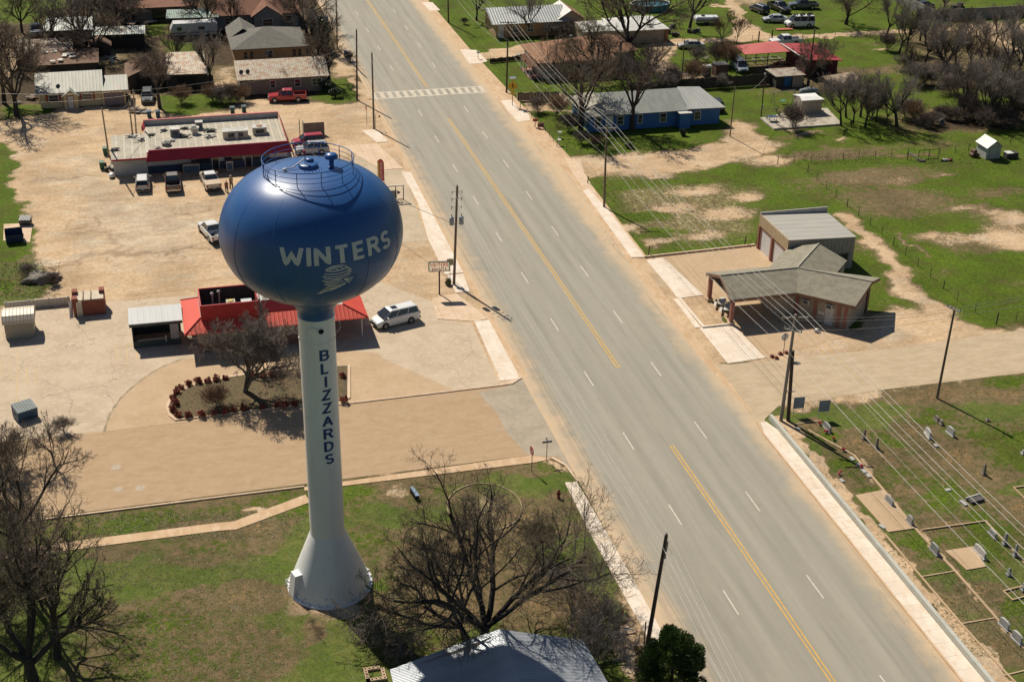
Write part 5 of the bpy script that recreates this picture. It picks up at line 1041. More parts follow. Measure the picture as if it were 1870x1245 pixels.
# ---------- foreground corrugated roof
CORR = ribbed('foreground_corrugated', (.42, .45, .49), (.35, .38, .42), 'Y', .155, .42, .35, .35, lines=.5, bmp=1.0)
hq = thing('corrugated_roof_building', 'long building seen from above with a corrugated silver roof under the large bare tree', 'building', (-24, -195, 0))
walls(hq, -30.6, -17.6, -215, -189.6, 2.5, TAUPE)
pk = G(912, 1148, 4.0); L0 = G(712, 1222, 2.9); Rr_ = G(1065, 1168, 3.0); R2_ = G(1100, 1245, 3.0); st_ = G(868, 1163, 3.45)
MB().add([(L0.x, L0.y, 2.9), (st_.x, st_.y, 3.45), (pk.x, pk.y, 4.0), (Rr_.x, Rr_.y, 3.0), (-16.9, -193.0, 2.95), (-16.9, -216, 2.95), (pk.x, -216, 4.0), (L0.x-.3, -216, 2.8)], [(0, 7, 6, 2, 1), (2, 6, 5, 4, 3)]).build('roof', CORR, hq, True)
MB().add([(L0.x+.3, L0.y-.3, 2.4), (L0.x+.3, L0.y-.3, 2.85), (pk.x, pk.y-.4, 3.9), (Rr_.x-.2, Rr_.y-.4, 2.9), (Rr_.x-.2, Rr_.y-.4, 2.4)], [(0, 1, 2, 3, 4)]).build('gable_wall', TAUPE, hq, True)
# ---------- walls and fences
CB = mat('grey_block_wall', (.27, .26, .235), (.20, .195, .18), .9, .7, fine=.3)
bw = thing('block_wall', 'long grey concrete block wall round the far pasture at the top right', 'wall', (103, -27, 0))
MB().box(103.2, 175, -26.6, -26.4, 0, 2.0).build('front_run', CB, bw, True); MB().add([(103.2, -26.4, 0), (103.2, -26.4, 2.0), (103.6, 25, 2.0), (103.6, 25, 0), (103.4, -26.4, 0), (103.4, -26.4, 2.0), (103.8, 25, 2.0), (103.8, 25, 0)], [(0, 1, 2, 3), (7, 6, 5, 4), (1, 5, 6, 2)]).build('side_run', CB, bw, True)
MB().box(103.1, 175, -26.65, -26.35, 2.0, 2.08).build('coping', mat('dark_coping', (.12, .11, .10), None, .9), bw, True)
DF = mat('dark_board_fence', (.045, .035, .028), (.03, .024, .02), .9, 3)
def boardfence(name, lab, a, b_, h, m_, n):
    a = Vector((*a, 0)); b_ = Vector((*b_, 0)); t = thing(name, lab, 'fence', (a+b_)/2); d = (b_-a).normalized(); nn = Vector((-d.y, d.x, 0)); L = (b_-a).length; k = int(L/.22); mb = MB()
    for i in range(k):
        p0 = a+d*(i*L/k+.01)-(a+b_)/2; p1 = a+d*((i+1)*L/k-.01)-(a+b_)/2; zz = h+.05*math.sin(i*7.3); q_ = [p0-nn*.02, p1-nn*.02, p1+nn*.02, p0+nn*.02]
        mb.prism([(v.x, v.y) for v in q_], .05, zz)
    mb.build('boards', m_, t)
    for i in range(n+1):
        p0 = a+d*(i*L/n)-(a+b_)/2+nn*.08; MB().box(p0.x-.05, p0.x+.05, p0.y-.05, p0.y+.05, 0, h+.08).build('post', m_, t)
    return t
boardfence('board_fence', 'tall dark board fence behind the blue house and yard', (31.0, -58.6), (55.2, -58.4), 1.85, DF, 8)
boardfence('board_fence', 'short dark board fence left of the blue house yard by the crossing sign', (12.5, -58.5), (18.9, -59.3), 1.35, DF, 3)
boardfence('board_fence', 'low dark board fence along the drive north of the brown-roofed house', (13.2, -37.6), (19.4, -36.6), .8, DF, 3)
rw = tag(MB().box(10.65, 10.95, -230, -158.2, 0, .62).build('retaining_wall', mat('concrete_wall_grey', (.50, .50, .44), (.42, .42, .37), .85, .8)), 'long low concrete retaining wall between the sidewalk and the cemetery', 'wall')
# ------------------------------------------------------------------ vehicles
def carpaint(name, col, col2=None, rough=.28, coat=.5, dirt=.25):
    m, nt, b = new_mat(name); c = coords(nt, 'Object'); n1 = noise(nt, c, 1.3, 5, .7)
    sp = nt.nodes.new('ShaderNodeSeparateXYZ'); nt.links.new(c, sp.inputs[0])
    o = mixc(nt, math_(nt, 'MULTIPLY', ramp(nt, n1, .4, .7), dirt), col, col2 or (.30, .23, .16))
    nt.links.new(o, b.inputs['Base Color']); b.inputs['Roughness'].default_value = rough; b.inputs['Coat Weight'].default_value = coat; b.inputs['Coat Roughness'].default_value = .06; return m
TYRE = mat('tyre_rubber', (.018, .018, .018), (.03, .028, .026), .85, 5); RIM = mat('alloy_rim', (.42, .42, .42), (.3, .3, .3), .35, 5, metal=.7)
CGL = mat('car_glass', (.012, .015, .018), (.02, .022, .025), .06, 1, fine=0, spec=.9); HLG = mat('headlight_glass', (.6, .62, .62), None, .2); TLG = mat('taillight_red', (.30, .01, .01), None, .3); BLKP = mat('black_plastic', (.02, .02, .022), None, .6); CHR = mat('chrome_bumper', (.5, .5, .5), None, .25, metal=.8)
PLATE = mat('number_plate', (.6, .6, .58), None, .5)
KIND = {   # L, W(half), roof z, belt z, [stations x, top z, half width factor], glass bottom xr,xf  top xr,xf, wheelbase, wheel r
 'sedan': dict(L=4.75, W=.90, roof=1.43, belt=.97, st=[(-2.37, .62, .84), (-2.3, .93, .90), (-1.55, 1.0, .98), (0, .98, 1.0), (.95, .93, 1.0), (2.0, .78, .95), (2.3, .66, .88), (2.37, .5, .80)], gb=(-1.75, 1.15), gt=(-1.05, .35), wb=2.75, wr=.33),
 'suv': dict(L=4.6, W=.92, roof=1.70, belt=1.08, st=[(-2.3, .72, .86), (-2.26, 1.08, .93), (-1.5, 1.1, .99), (0, 1.08, 1.0), (1.0, 1.04, 1.0), (2.0, .95, .95), (2.25, .8, .9), (2.3, .6, .84)], gb=(-2.24, 1.2), gt=(-1.9, .42), wb=2.7, wr=.36),
 'minivan': dict(L=5.15, W=.99, roof=1.86, belt=1.2, st=[(-2.57, .75, .84), (-2.53, 1.12, .90), (-2.2, 1.24, .96), (-1.0, 1.23, 1.0), (.6, 1.18, 1.0), (1.3, 1.10, .98), (2.0, .95, .93), (2.4, .80, .84), (2.57, .58, .72)], gb=(-2.42, 1.75), gt=(-2.2, .80), wb=3.0, wr=.35),
 'pickup': dict(L=5.8, W=1.0, roof=1.88, belt=1.22, st=[(-.95, 1.18, .99), (0, 1.2, 1.0), (1.1, 1.2, 1.0), (1.4, 1.16, .99), (2.6, 1.06, .97), (2.86, .95, .93), (2.9, .62, .9)], gb=(-.9, 1.35), gt=(-.72, .55), wb=3.6, wr=.41),
 'box_van': dict(L=5.4, W=1.0, roof=2.15, belt=1.25, st=[(-2.7, .8, .95), (-2.68, 1.25, .98), (0, 1.25, 1.0), (1.7, 1.25, 1.0), (2.3, 1.1, .97), (2.65, .95, .93), (2.7, .6, .9)], gb=(-2.66, 1.95), gt=(-2.6, 1.25), wb=3.3, wr=.37)}
def make_car(kind, pm, name, label, cat, group=None, roofm=None, rimm=None, bedm=None, bumper=BLKP, sunroof=False, rails=False, flat=False):
    K = KIND[kind]; L, W = K['L'], K['W']; roofm = roofm or pm
    t = thing(name, label, cat, (0, 0, 0), 0, group)
    mb = MB(); zb = .26 if kind != 'pickup' else .38; rings = []
    for x, zt, wf in K['st']:
        w_ = W*wf; e = .10 if zt > .7 else .04
        rings.append([(x, -w_*.93, zb), (x, -w_, zb+.14), (x, -w_*1.0, (zb+zt)/2+.08), (x, -w_*.97, zt-e), (x, -w_*.86, zt), (x, w_*.86, zt), (x, w_*.97, zt-e), (x, w_, (zb+zt)/2+.08), (x, w_, zb+.14), (x, w_*.93, zb)])
    vs = [v for r in rings for v in r]; n = 10
    fs = [(i*n+k, (i+1)*n+k, (i+1)*n+(k+1) % n, i*n+(k+1) % n) for i in range(len(rings)-1) for k in range(n)]
    mb.add(vs, fs, 0, False); mb.add(rings[0], [tuple(range(n))]); mb.add(rings[-1], [tuple(range(n-1, -1, -1))])
    body = mb.build('body', pm, t)
    if kind == 'pickup':
        mb = MB(); x0, x1, zf, zw = -2.9, -.97, .78, 1.2
        mb.box(x0, x1, -W*.99, -W*.9, .5, zw); mb.box(x0, x1, W*.9, W*.99, .5, zw); mb.box(x0, x0+.08, -W*.9, W*.9, .5, zw); mb.box(x1-.08, x1, -W*.9, W*.9, .5, zw)
        mb.build('bed', pm, t); MB().box(x0+.08, x1-.08, -W*.9, W*.9, .5, zf).build('bed_floor', bedm or BLKP, t)
    gb, gt, zr, zl = K['gb'], K['gt'], K['roof'], K['belt']-.03
    wb_, wt_ = W*.90, W*.70
    lo = [(gb[0], -wb_, zl), (gb[1], -wb_*.97, zl-.02), (gb[1], wb_*.97, zl-.02), (gb[0], wb_, zl)]; hi = [(gt[0], -wt_, zr-.05), (gt[1], -wt_*.97, zr-.05), (gt[1], wt_*.97, zr-.05), (gt[0], wt_, zr-.05)]
    MB().add(lo+hi, [(0, 1, 5, 4), (1, 2, 6, 5), (2, 3, 7, 6), (3, 0, 4, 7)]).build('windows', CGL, t)
    e = .05; ra = [(gt[0]-e, -wt_-e*.6, zr-.07), (gt[1]+e*2, -wt_*.97-e*.5, zr-.08), (gt[1]+e*2, wt_*.97+e*.5, zr-.08), (gt[0]-e, wt_+e*.6, zr-.07)]
    rb_ = [(gt[0]+.12, -wt_*.85, zr), (gt[1]-.1, -wt_*.82, zr), (gt[1]-.1, wt_*.82, zr), (gt[0]+.12, wt_*.85, zr)]
    MB().add(ra+rb_, [(0, 1, 5, 4), (1, 2, 6, 5), (2, 3, 7, 6), (3, 0, 4, 7), (4, 5, 6, 7), (3, 2, 1, 0)]).build('roof', roofm, t)
    for s_ in (-1, 1):
        n_p = {'sedan': 1, 'suv': 2, 'minivan': 2, 'pickup': 1, 'box_van': 2}[kind]
        def pil(fb, ft, r=.045):
            a = Vector((gb[0]+(gb[1]-gb[0])*fb, s_*wb_*1.0, zl)); c_ = Vector((gt[0]+(gt[1]-gt[0])*ft, s_*wt_*1.0, zr-.05)); MB().tube([a, c_], r, 4, smooth=False).build('pillar', pm, t)
        pil(.0, 0, .06); pil(1, 1, .05)
        for k in range(n_p): pil(.33*(k+1)*(1.5 if n_p == 1 else 1)+.0, .36*(k+1)*(1.4 if n_p == 1 else 1)-.05, .04)
    zc = K['wr']; xf, xr = K['wb']/2+.12, -K['wb']/2+.12
    if kind == 'pickup': xf, xr = 1.95, -1.65
    for x in (xf, xr):
        for s_ in (-1, 1):
            y = s_*(W-.10); wh = MB().tube([(x, y-.11*s_, zc), (x, y+.115*s_, zc)], zc, 20).build('wheel', TYRE, t)
            MB().tube([(x, y+.10*s_, zc), (x, y+.13*s_, zc)], zc*.62, 12).build('rim', rimm or RIM, wh)
            MB().tube([(x, y-.05*s_, zc+.03), (x, y+.104*s_, zc+.03)], zc*1.16, 20).build('wheel_arch', BLKP, t)
    xe = K['st'][-1][0]; xb = -2.9 if kind == 'pickup' else K['st'][0][0]; zh = .62 if kind != 'pickup' else .86
    if kind == 'suv': zh = .78
    for s_ in (-1, 1):
        MB().box(xe-.16, xe+.015, s_*W*.62-.15, s_*W*.62+.15, zh-.06, zh+.10).build('headlight', HLG, t)
        zt_ = {'pickup': .95, 'sedan': .78, 'suv': .95, 'minivan': 1.0, 'box_van': 1.0}[kind]
        MB().box(xb-.02, xb+.10, s_*W*.80-.08, s_*W*.80+.08, zt_-.12, zt_+.16).build('taillight', TLG, t)
        xm = gb[1]-.35; MB().box(xm-.08, xm+.06, s_*(W+.1)-.11, s_*(W+.1)+.09, zl, zl+.17).build('mirror', pm, t)
    MB().box(xe-.05, xe+.05, -W*.8, W*.8, zb+.05, zb+.24).build('bumper', bumper, t); MB().box(xb-.06, xb+.05, -W*.86, W*.86, zb+.08, zb+.3).build('bumper', bumper, t)
    MB().box(xe-.02, xe+.03, -W*.42, W*.42, zh-.1, zh+.05).build('grille', BLKP, t); MB().box(xb-.075, xb-.05, -.16, .16, zb+.24, zb+.40).build('number_plate', PLATE, t)
    if sunroof: MB().box(gt[1]-.95, gt[1]-.3, -.36, .36, zr-.002, zr+.012).build('sunroof', CGL, t)
    if rails:
        for s_ in (-1, 1): MB().box(gt[0]+.2, gt[1]-.2, s_*wt_*.8-.02, s_*wt_*.8+.02, zr, zr+.06).build('roof_rail', BLKP, t)
    return t
def by_wheels(t, kind, pf, pr, side):
    """put the car so that its near side wheels stand at photo pixels pf (front), pr (rear)"""
    a, b_ = G(*pf), G(*pr); d = (a-b_).normalized(); n = Vector((-d.y, d.x, 0))*(KIND[kind]['W']-.1)*(-1 if side == 'L' else 1)
    c_ = (a+b_)/2+n; c_ -= d*(.12 if kind != 'pickup' else .15); t.location = (c_.x, c_.y, 0.01); t.rotation_euler = (0, 0, math.atan2(d.y, d.x))
def at(t, x, y, deg, z=.01): t.location = (x, y, z); t.rotation_euler = (0, 0, R_(deg)); return t
P_WH = carpaint('white_paint', (.74, .74, .72), dirt=.06); P_RED = carpaint('red_paint', (.38, .008, .018), dirt=.08); P_SIL = carpaint('silver_paint', (.42, .43, .43), dirt=.15, rough=.32); P_SIL2 = carpaint('champagne_paint', (.48, .45, .40), dirt=.15)
P_DK = carpaint('dark_navy_paint', (.012, .016, .026), dirt=.12); P_BK = carpaint('black_paint', (.01, .01, .012), dirt=.15); P_GR = carpaint('grey_paint', (.12, .13, .14), dirt=.15); P_BRN = carpaint('maroon_grey_paint', (.10, .05, .045), dirt=.3); P_TAN = carpaint('tan_white_paint', (.52, .48, .40), dirt=.3); P_RUST = carpaint('rusted_body', (.36, .16, .06), (.20, .08, .035), .8, 0, .7); P_BLU = carpaint('pale_blue_paint', (.26, .33, .38), dirt=.3, rough=.5); P_TEAL = carpaint('teal_paint', (.05, .13, .14), dirt=.3)
t = make_car('minivan', P_WH, 'minivan', 'white minivan with a dark sunroof parked on the pale lot right of the red-roofed shop', 'minivan', sunroof=True); by_wheels(t, 'minivan', (701, 602), (753.5, 589), 'L')
t = make_car('pickup', P_RED, 'pickup_truck', 'bright red crew cab pickup parked in front of the rusty-roofed house', 'pickup truck', bumper=CHR); by_wheels(t, 'pickup', (502, 188.5), (545, 187), 'L')
VG = 'vehicles parked at the long store'
t = make_car('suv', P_SIL, 'parked_suv', 'silver SUV with a white roof, leftmost of the three nosed up to the long store', 'SUV', VG, roofm=P_WH); at(t, -45.15, -84.0, 88)
t = make_car('pickup', P_BRN, 'pickup_truck', 'maroon and grey pickup with an empty bed between the silver SUV and the tan pickup', 'pickup truck', VG, roofm=carpaint('grey_green_roof', (.22, .21, .18)), bumper=CHR, bedm=BLKP); at(t, -41.35, -84.6, 90)
t = make_car('pickup', P_TAN, 'pickup_truck', 'white-roofed pickup with a flat tan bed cover beside the two walking people', 'pickup truck', VG, roofm=P_WH); at(t, -36.55, -85.2, 96); MB().box(-2.92, -.98, -.97, .97, 1.2, 1.25).build('bed_cover', mat('tan_bed_cover', (.52, .42, .29), (.45, .36, .25), .7, 2), t)
t = make_car('pickup', P_WH, 'pickup_truck', 'white pickup carrying a spare tyre, alone in the dirt lot beside the blue tank', 'pickup truck', bumper=BLKP, bedm=BLKP); by_wheels(t, 'pickup', (363, 421), (385.5, 446), 'L')
sw_loc = t.location.copy(); sw_rz = t.rotation_euler.z
def local(t, x, y, z): c_, s_ = math.cos(t.rotation_euler.z), math.sin(t.rotation_euler.z); return Vector((t.location.x+x*c_-y*s_, t.location.y+x*s_+y*c_, t.location.z+z))
g = thing('spare_tyre', 'spare tyre lying flat on a board in the bed of the white pickup', 'tyre', local(t, -2.0, -.1, .80))
def torus(R0, r0, n=20, m_=8): return [(R0+r0*math.cos(2*math.pi*k/m_), r0+r0*math.sin(2*math.pi*k/m_)) for k in range(m_+1)]
MB().lathe(torus(.3, .11), 20, cap=False).build('tyre', mat('dusty_tyre', (.22, .20, .18), (.12, .11, .10), .9), g); MB().lathe([(.2, .08), (.2, .14), (.001, .12)], 12, cap=False).build('rim', RIM, g)
g = thing('plywood_sheet', 'pale board leaning inside the bed of the white pickup behind its cab', 'board', local(t, -1.25, -.45, .8), sw_rz); MB().slab([(-.3, -.25, .05), (.3, -.25, .45), (.3, .3, .45), (-.3, .3, .05)], .04).build('board', PLK, g); MB().box(.26, .32, -.25, .3, .3, .4).build('batten', DKS, g)
t = make_car('suv', P_RED, 'parked_suv', 'red SUV behind the grey one at the right end of the long store', 'SUV'); at(t, -22.0, -72.3, 183)
t = make_car('suv', P_SIL, 'parked_suv', 'grey and white SUV half hidden behind the tank railing, in front of the red SUV', 'SUV', rails=True); at(t, -21.9, -75.6, 181)
t = make_car('sedan', P_SIL2, 'sedan', 'champagne sedan parked on grass by the farm track behind the blue house', 'car'); by_wheels(t, 'sedan', (1248, 90.8), (1275, 91), 'L')
t = make_car('sedan', P_SIL, 'sedan', 'silver sedan beside the junked white van in the back yard', 'car'); by_wheels(t, 'sedan', (1403.5, 42.6), (1427.5, 42.5), 'L')
t = make_car('suv', P_DK, 'parked_suv', 'dark navy SUV, leftmost of the vehicles on the far grass', 'SUV'); by_wheels(t, 'suv', (1371, 20.5), (1387.5, 27), 'L')
t = make_car('pickup', P_BK, 'pickup_truck', 'black pickup facing right between the navy SUV and the grey pickup', 'pickup truck'); by_wheels(t, 'pickup', (1427.5, 26), (1405, 16.5), 'R')
t = make_car('pickup', P_GR, 'pickup_truck', 'dark grey pickup with a pale hood at the top edge above the junked van', 'pickup truck', bumper=CHR); by_wheels(t, 'pickup', (1448, 18), (1485, 18), 'L')
t = make_car('box_van', P_WH, 'junked_van', 'junked white van with dark tyres piled on its roof beside a red sheet', 'van'); by_wheels(t, 'box_van', (1449, 52), (1474, 51), 'L')
for i in range(6):
    q_ = local(t, -2.2+i*.72, (-.3, .25)[i % 2], 2.2); g = thing('old_tyre', 'old dark tyre piled on the roof of the junked white van', 'tyre', q_, group='tyres on the junked van roof'); g.rotation_euler = (R_(60 if i % 2 else 15), R_(20*i), 0)
    MB().lathe(torus(.28, .11), 14, cap=False).build('tyre', TYRE, g); MB().lathe([(.18, .07), (.18, .12), (.05, .12)], 10, cap=False).build('rim', DKS, g)
t = make_car('pickup', P_WH, 'pickup_truck', 'white old pickup with dark bed half hidden behind the red barn roof', 'pickup truck', bedm=BLKP); p = G(1436, 84); at(t, p.x, p.y+.6, 180)
t = make_car('minivan', P_BLU, 'old_minivan', 'pale blue old minivan facing the camera behind the dark board fence', 'van'); p = G(1359, 134); at(t, p.x, p.y+2, -97)
t = make_car('sedan', P_RUST, 'rusted_car', 'rust-orange old sedan behind the flat-roofed shack', 'car', rimm=BLKP); p = G(1430, 131.5); at(t, p.x, p.y+.9, 178)
t = make_car('suv', P_BK, 'parked_suv', 'black SUV parked at the right end of the blue house', 'SUV'); p = G(1316, 207); at(t, p.x, p.y+2.2, 82)
t = make_car('sedan', P_DK, 'sedan', 'dark blue car behind the block wall nearest its corner', 'car'); p = G(1690, 17); at(t, p.x, p.y+.8, 20)
t = make_car('sedan', P_GR, 'sedan', 'grey car at the very top edge behind the block wall', 'car'); p = G(1672, 6); at(t, p.x, p.y+.8, 15)
t = make_car('pickup', P_TEAL, 'pickup_truck', 'teal pickup with a white hood left of the long tin barn', 'pickup truck'); p = G(66, 71); at(t, p.x, p.y+2.9, -88); MB().box(1.5, 2.8, -.85, .85, 1.12, 1.2).build('white_hood', P_WH, t)
t = make_car('suv', P_GR, 'parked_suv', 'dusty grey SUV with boards piled in front, behind the two blue bins', 'SUV'); p = G(271, 192); at(t, p.x, p.y+2.2, -93)
# trailers
g = thing('travel_trailer', 'white travel trailer with a dark window under bare trees below the green carport', 'trailer', (-34.3, -11.2, 0))
TRW = carpaint('trailer_white', (.55, .55, .54), (.30, .30, .30), .5, .1, .3)
pf = [(-4, .7), (-4.2, 1.6), (-3.6, 2.75), (3.6, 2.75), (4.0, 2.4), (4.0, .7)]
mb = MB(); vs = [(x, y, z) for y in (-1.2, 1.2) for x, z in pf]; mb.add(vs, [tuple(range(6)), tuple(range(11, 5, -1))]+[(i, i+6, (i+1) % 6+6, (i+1) % 6) for i in range(6)]); mb.build('body', TRW, g)
for x, w_ in ((-2.6, .8), (1.2, 1.1)): MB().box(x-w_/2, x+w_/2, -1.23, -1.19, 1.5, 2.1).build('window', GLASS, g)
MB().box(2.5, 3.2, -1.23, -1.19, .75, 2.4).build('door', TRIMW, g); MB().box(-4.15, 4.02, -1.235, -1.19, .95, 1.2).build('stripe', mat('grey_stripe', (.2, .2, .22)), g)
for x in (-.5, .5): w_ = MB().tube([(x, -1.2, .36), (x, -.95, .36)], .36, 14).build('wheel', TYRE, g); MB().tube([(x, -1.21, .36), (x, -1.19, .36)], .2, 10).build('rim', RIM, w_)
MB().tube([(-4, 0, .6), (-5.2, 0, .5)], .05, 5).build('hitch', BLKP, g)
p = G(1293, 46); g = thing('pop_up_camper', 'low white folded pop-up camper on grass near the tall dark tree', 'camper', (p.x, p.y+1, 0), R_(-8))
MB().box(-2.2, 2.2, -1.05, 1.05, .5, 1.1).build('body', mat('camper_side', (.34, .32, .28), (.26, .25, .22), .7), g); MB().add([(-2.3, -1.1, 1.1), (2.3, -1.1, 1.1), (2.3, 1.1, 1.1), (-2.3, 1.1, 1.1), (-2.0, -.9, 1.45), (2.1, -.9, 1.4), (2.1, .9, 1.4), (-2.0, .9, 1.45)], [(0, 1, 5, 4), (1, 2, 6, 5), (2, 3, 7, 6), (3, 0, 4, 7), (4, 5, 6, 7)]).build('roof', P_WH, g)
MB().box(-1.0, -.4, -.3, .3, 1.43, 1.62).build('roof_vent', BLKP, g); MB().tube([(-2.2, 0, .5), (-3.3, 0, .45)], .04, 5).build('hitch', BLKP, g)
for s_ in (-1, 1): MB().tube([(0, s_*1.0, .3), (0, s_*.8, .3)], .3, 12).build('wheel', TYRE, g)
# two people walking towards the store
def person(name, lab, loc, rz, shirt, trous, hair, h=1.72, step=.22, hat=None):
    t = thing(name, lab, 'person', loc, rz); s_ = h/1.75
    V = {'pel': (0, 0, .95, .135), 'sp': (0.0, 0, 1.15, .125), 'ch': (.01, 0, 1.34, .15), 'nk': (.01, 0, 1.50, .06), 'h0': (.02, 0, 1.58, .075), 'h1': (.02, 0, 1.67, .1), 'h2': (.01, 0, 1.74, .06)}
    E_ = [('pel', 'sp'), ('sp', 'ch'), ('ch', 'nk'), ('nk', 'h0'), ('h0', 'h1'), ('h1', 'h2')]
    for sd, q in (('l', 1), ('r', -1)):
        st_ = step*q
        V.update({'hip'+sd: (0, .1*q, .9, .1), 'kn'+sd: (st_*.55+.03, .1*q, .5, .065), 'an'+sd: (st_-.02, .1*q, .09, .045), 'to'+sd: (st_+.16, .11*q, .035, .035),
                  'sh'+sd: (.01, .19*q, 1.42, .065), 'el'+sd: (-.02-st_*.3, .25*q, 1.14, .047), 'wr'+sd: (.06-st_*.6, .25*q, .92, .032), 'pa'+sd: (.08-st_*.7, .25*q, .85, .035)})
        E_ += [('pel', 'hip'+sd), ('hip'+sd, 'kn'+sd), ('kn'+sd, 'an'+sd), ('an'+sd, 'to'+sd), ('ch', 'sh'+sd), ('sh'+sd, 'el'+sd), ('el'+sd, 'wr'+sd), ('wr'+sd, 'pa'+sd)]
        for i in range(5):
            a = (i-1.5)*.012 if i < 4 else .03; L = (.05, .06, .055, .045, .035)[i]; k = 'f%s%d' % (sd, i)
            V[k] = (.085-st_*.7+(a if i < 4 else a), .25*q-.004*q, .80 if i < 4 else .83, .009); V[k+'t'] = (.095-st_*.7+a*(1.1 if i < 4 else 1.5), .245*q-.015*q, (.80-L) if i < 4 else .79, .008); E_ += [('pa'+sd, k), (k, k+'t')]
    ks = list(V); me = bpy.data.meshes.new('body'); me.from_pydata([tuple(v*s_ for v in V[k][:3]) for k in ks], [(ks.index(a), ks.index(b_)) for a, b_ in E_], [])
    o = bpy.data.objects.new('body', me); COL.objects.link(o); o.parent = t; o.modifiers.new('skin', 'SKIN'); 
    for k, sv in zip(ks, me.skin_vertices[0].data): sv.radius = (V[k][3]*s_,)*2; sv.use_root = (k == 'pel')
    o.modifiers.new('sub', 'SUBSURF').render_levels = 1; me.materials.append(mat('skin', (.42, .25, .17), (.36, .21, .14), .6))
    # clothes follow the body as slightly larger shells; face on the head
    MB().lathe([(.15, .86), (.155, 1.0), (.15, 1.15), (.175, 1.32), (.17, 1.42), (.08, 1.49)], 14, cap=False).build('shirt', shirt, t).scale = (s_*.8, s_*1.12, s_)
    for q in (1, -1):
        st_ = step*q; mb = MB().tube([(0, .1*q, .92), (st_*.55+.03, .1*q, .5), (st_-.02, .1*q, .12)], [.125, .09, .075], 10); mb.build('trouser_leg', trous, t).scale = (s_,)*3
        mb = MB().tube([(.01, .17*q, 1.43), (-.02-st_*.3, .25*q, 1.14)], [.085, .07], 8); mb.build('sleeve', shirt, t).scale = (s_,)*3
        MB().box(st_-.1, st_+.2, .1*q-.05, .1*q+.05, 0, .09).build('shoe', BLKP, t).scale = (s_,)*3
    MB().blob((0, 0, 1.70), (.108, .095, .10), 2, 12, 0, .02).build('hair', hair, t).scale = (s_,)*3
    MB().blob((.118, 0, 1.62), (.02, .014, .025), 1, 6, 0, 0).build('nose', bpy.data.materials['skin'], t).scale = (s_,)*3
    for q in (1, -1): MB().blob((.108, .035*q, 1.655), (.012, .014, .009), 1, 6, 0, 0).build('eye', BLKP, t).scale = (s_,)*3; MB().blob((.02, .098*q, 1.64), (.02, .012, .03), 1, 6, 0, 0).build('ear', bpy.data.materials['skin'], t).scale = (s_,)*3
    MB().blob((.112, 0, 1.585), (.01, .025, .006), 1, 6, 0, 0).build('mouth', mat('lips', (.30, .10, .09)), t).scale = (s_,)*3
    if hat: MB().lathe([(.17, 1.72), (.17, 1.735), (.11, 1.74), (.1, 1.84), (.01, 1.86)], 14, cap=False).build('hat', hat, t).scale = (s_,)*3
    return t
p = G(414.5, 351); person('person', 'person in a reddish-brown shirt and dark trousers walking, left of the pair by the pickups', (p.x, p.y, 0), R_(100), mat('redbrown_cloth', (.30, .12, .08)), mat('dark_denim', (.03, .035, .05)), mat('brown_hair', (.20, .12, .07)), 1.6)
p = G(423, 345); person('person', 'person in a tan shirt and pale hat walking, right of the pair by the pickups', (p.x, p.y, 0), R_(110), mat('tan_cloth', (.42, .27, .17)), mat('dark_denim', (.03, .035, .05)), mat('brown_hair', (.20, .12, .07)), 1.8, .2, mat('pale_hat', (.55, .45, .33)))
# ------------------------------------------------------------------ poles and wires
WOOD = mat('weathered_pole_wood', (.20, .15, .11), (.13, .095, .07), .9, 3, stretch=(1, 1, .1)); WOODG = mat('grey_pole_wood', (.30, .265, .22), (.21, .185, .155), .9, 3, stretch=(1, 1, .1)); WOODD = mat('dark_pole_wood', (.10, .065, .045), (.065, .045, .034), .9, 3)
STL = mat('galvanised_steel', (.42, .42, .40), (.34, .34, .32), .45, 3, metal=.4); INS = mat('porcelain', (.42, .40, .38), None, .4)
def tip(base, top, z): return G(top[0], top[1], z)
PT = {}
def pole(key, base, top, h, label, wood=WOOD, arms=(), r=.15, group='wooden utility poles', steps=True):
    b_ = G(*base); t_ = G(top[0], top[1], h); L = t_-b_
    t = thing('utility_pole', label, 'utility pole', b_, 0, group)
    MB().tube([(0, 0, -.1), L*.5, L], [r, r*.86, r*.72], 10).build('pole', wood, t)
    for (f, half, ang, m_) in arms:
        c_ = L*f; d = Vector((math.cos(R_(ang)), math.sin(R_(ang)), 0)); n = Vector((-d.y, d.x, 0))*-.16
        a = MB(); q0, q1 = c_-d*half+n, c_+d*half+n; u = Vector((-d.y, d.x, 0))*.06
        a.add([q0-u-Vector((0, 0, .07)), q1-u-Vector((0, 0, .07)), q1+u-Vector((0, 0, .07)), q0+u-Vector((0, 0, .07)), q0-u+Vector((0, 0, .07)), q1-u+Vector((0, 0, .07)), q1+u+Vector((0, 0, .07)), q0+u+Vector((0, 0, .07))], [(3, 2, 1, 0), (4, 5, 6, 7), (0, 1, 5, 4), (1, 2, 6, 5), (2, 3, 7, 6), (3, 0, 4, 7)])
        ao = a.build('crossarm', m_, t)
        for s_ in (-.92, -.35, .92): p_ = c_+n+d*half*s_; MB().lathe([(.03, .07), (.07, .12), (.04, .17), (.07, .2), (.02, .27)], 8, (p_.x, p_.y)).build('insulator', INS, ao).location = (0, 0, p_.z)
    if not arms:
        p_ = L; MB().lathe([(.03, 0), (.07, .06), (.04, .1), (.06, .14), (.02, .2)], 8, (p_.x, p_.y)).build('insulator', INS, t).location = (0, 0, p_.z)
        for z_ in (.93, .88): q_ = L*z_; MB().tube([q_, q_+Vector((.22, -.05, .03))], .035, 5).build('bracket', STL, t)
    PT[key] = (b_, L); return t
def PP(key, f, off=(0, 0, 0)): b_, L = PT[key]; return b_+L*f+Vector(off)
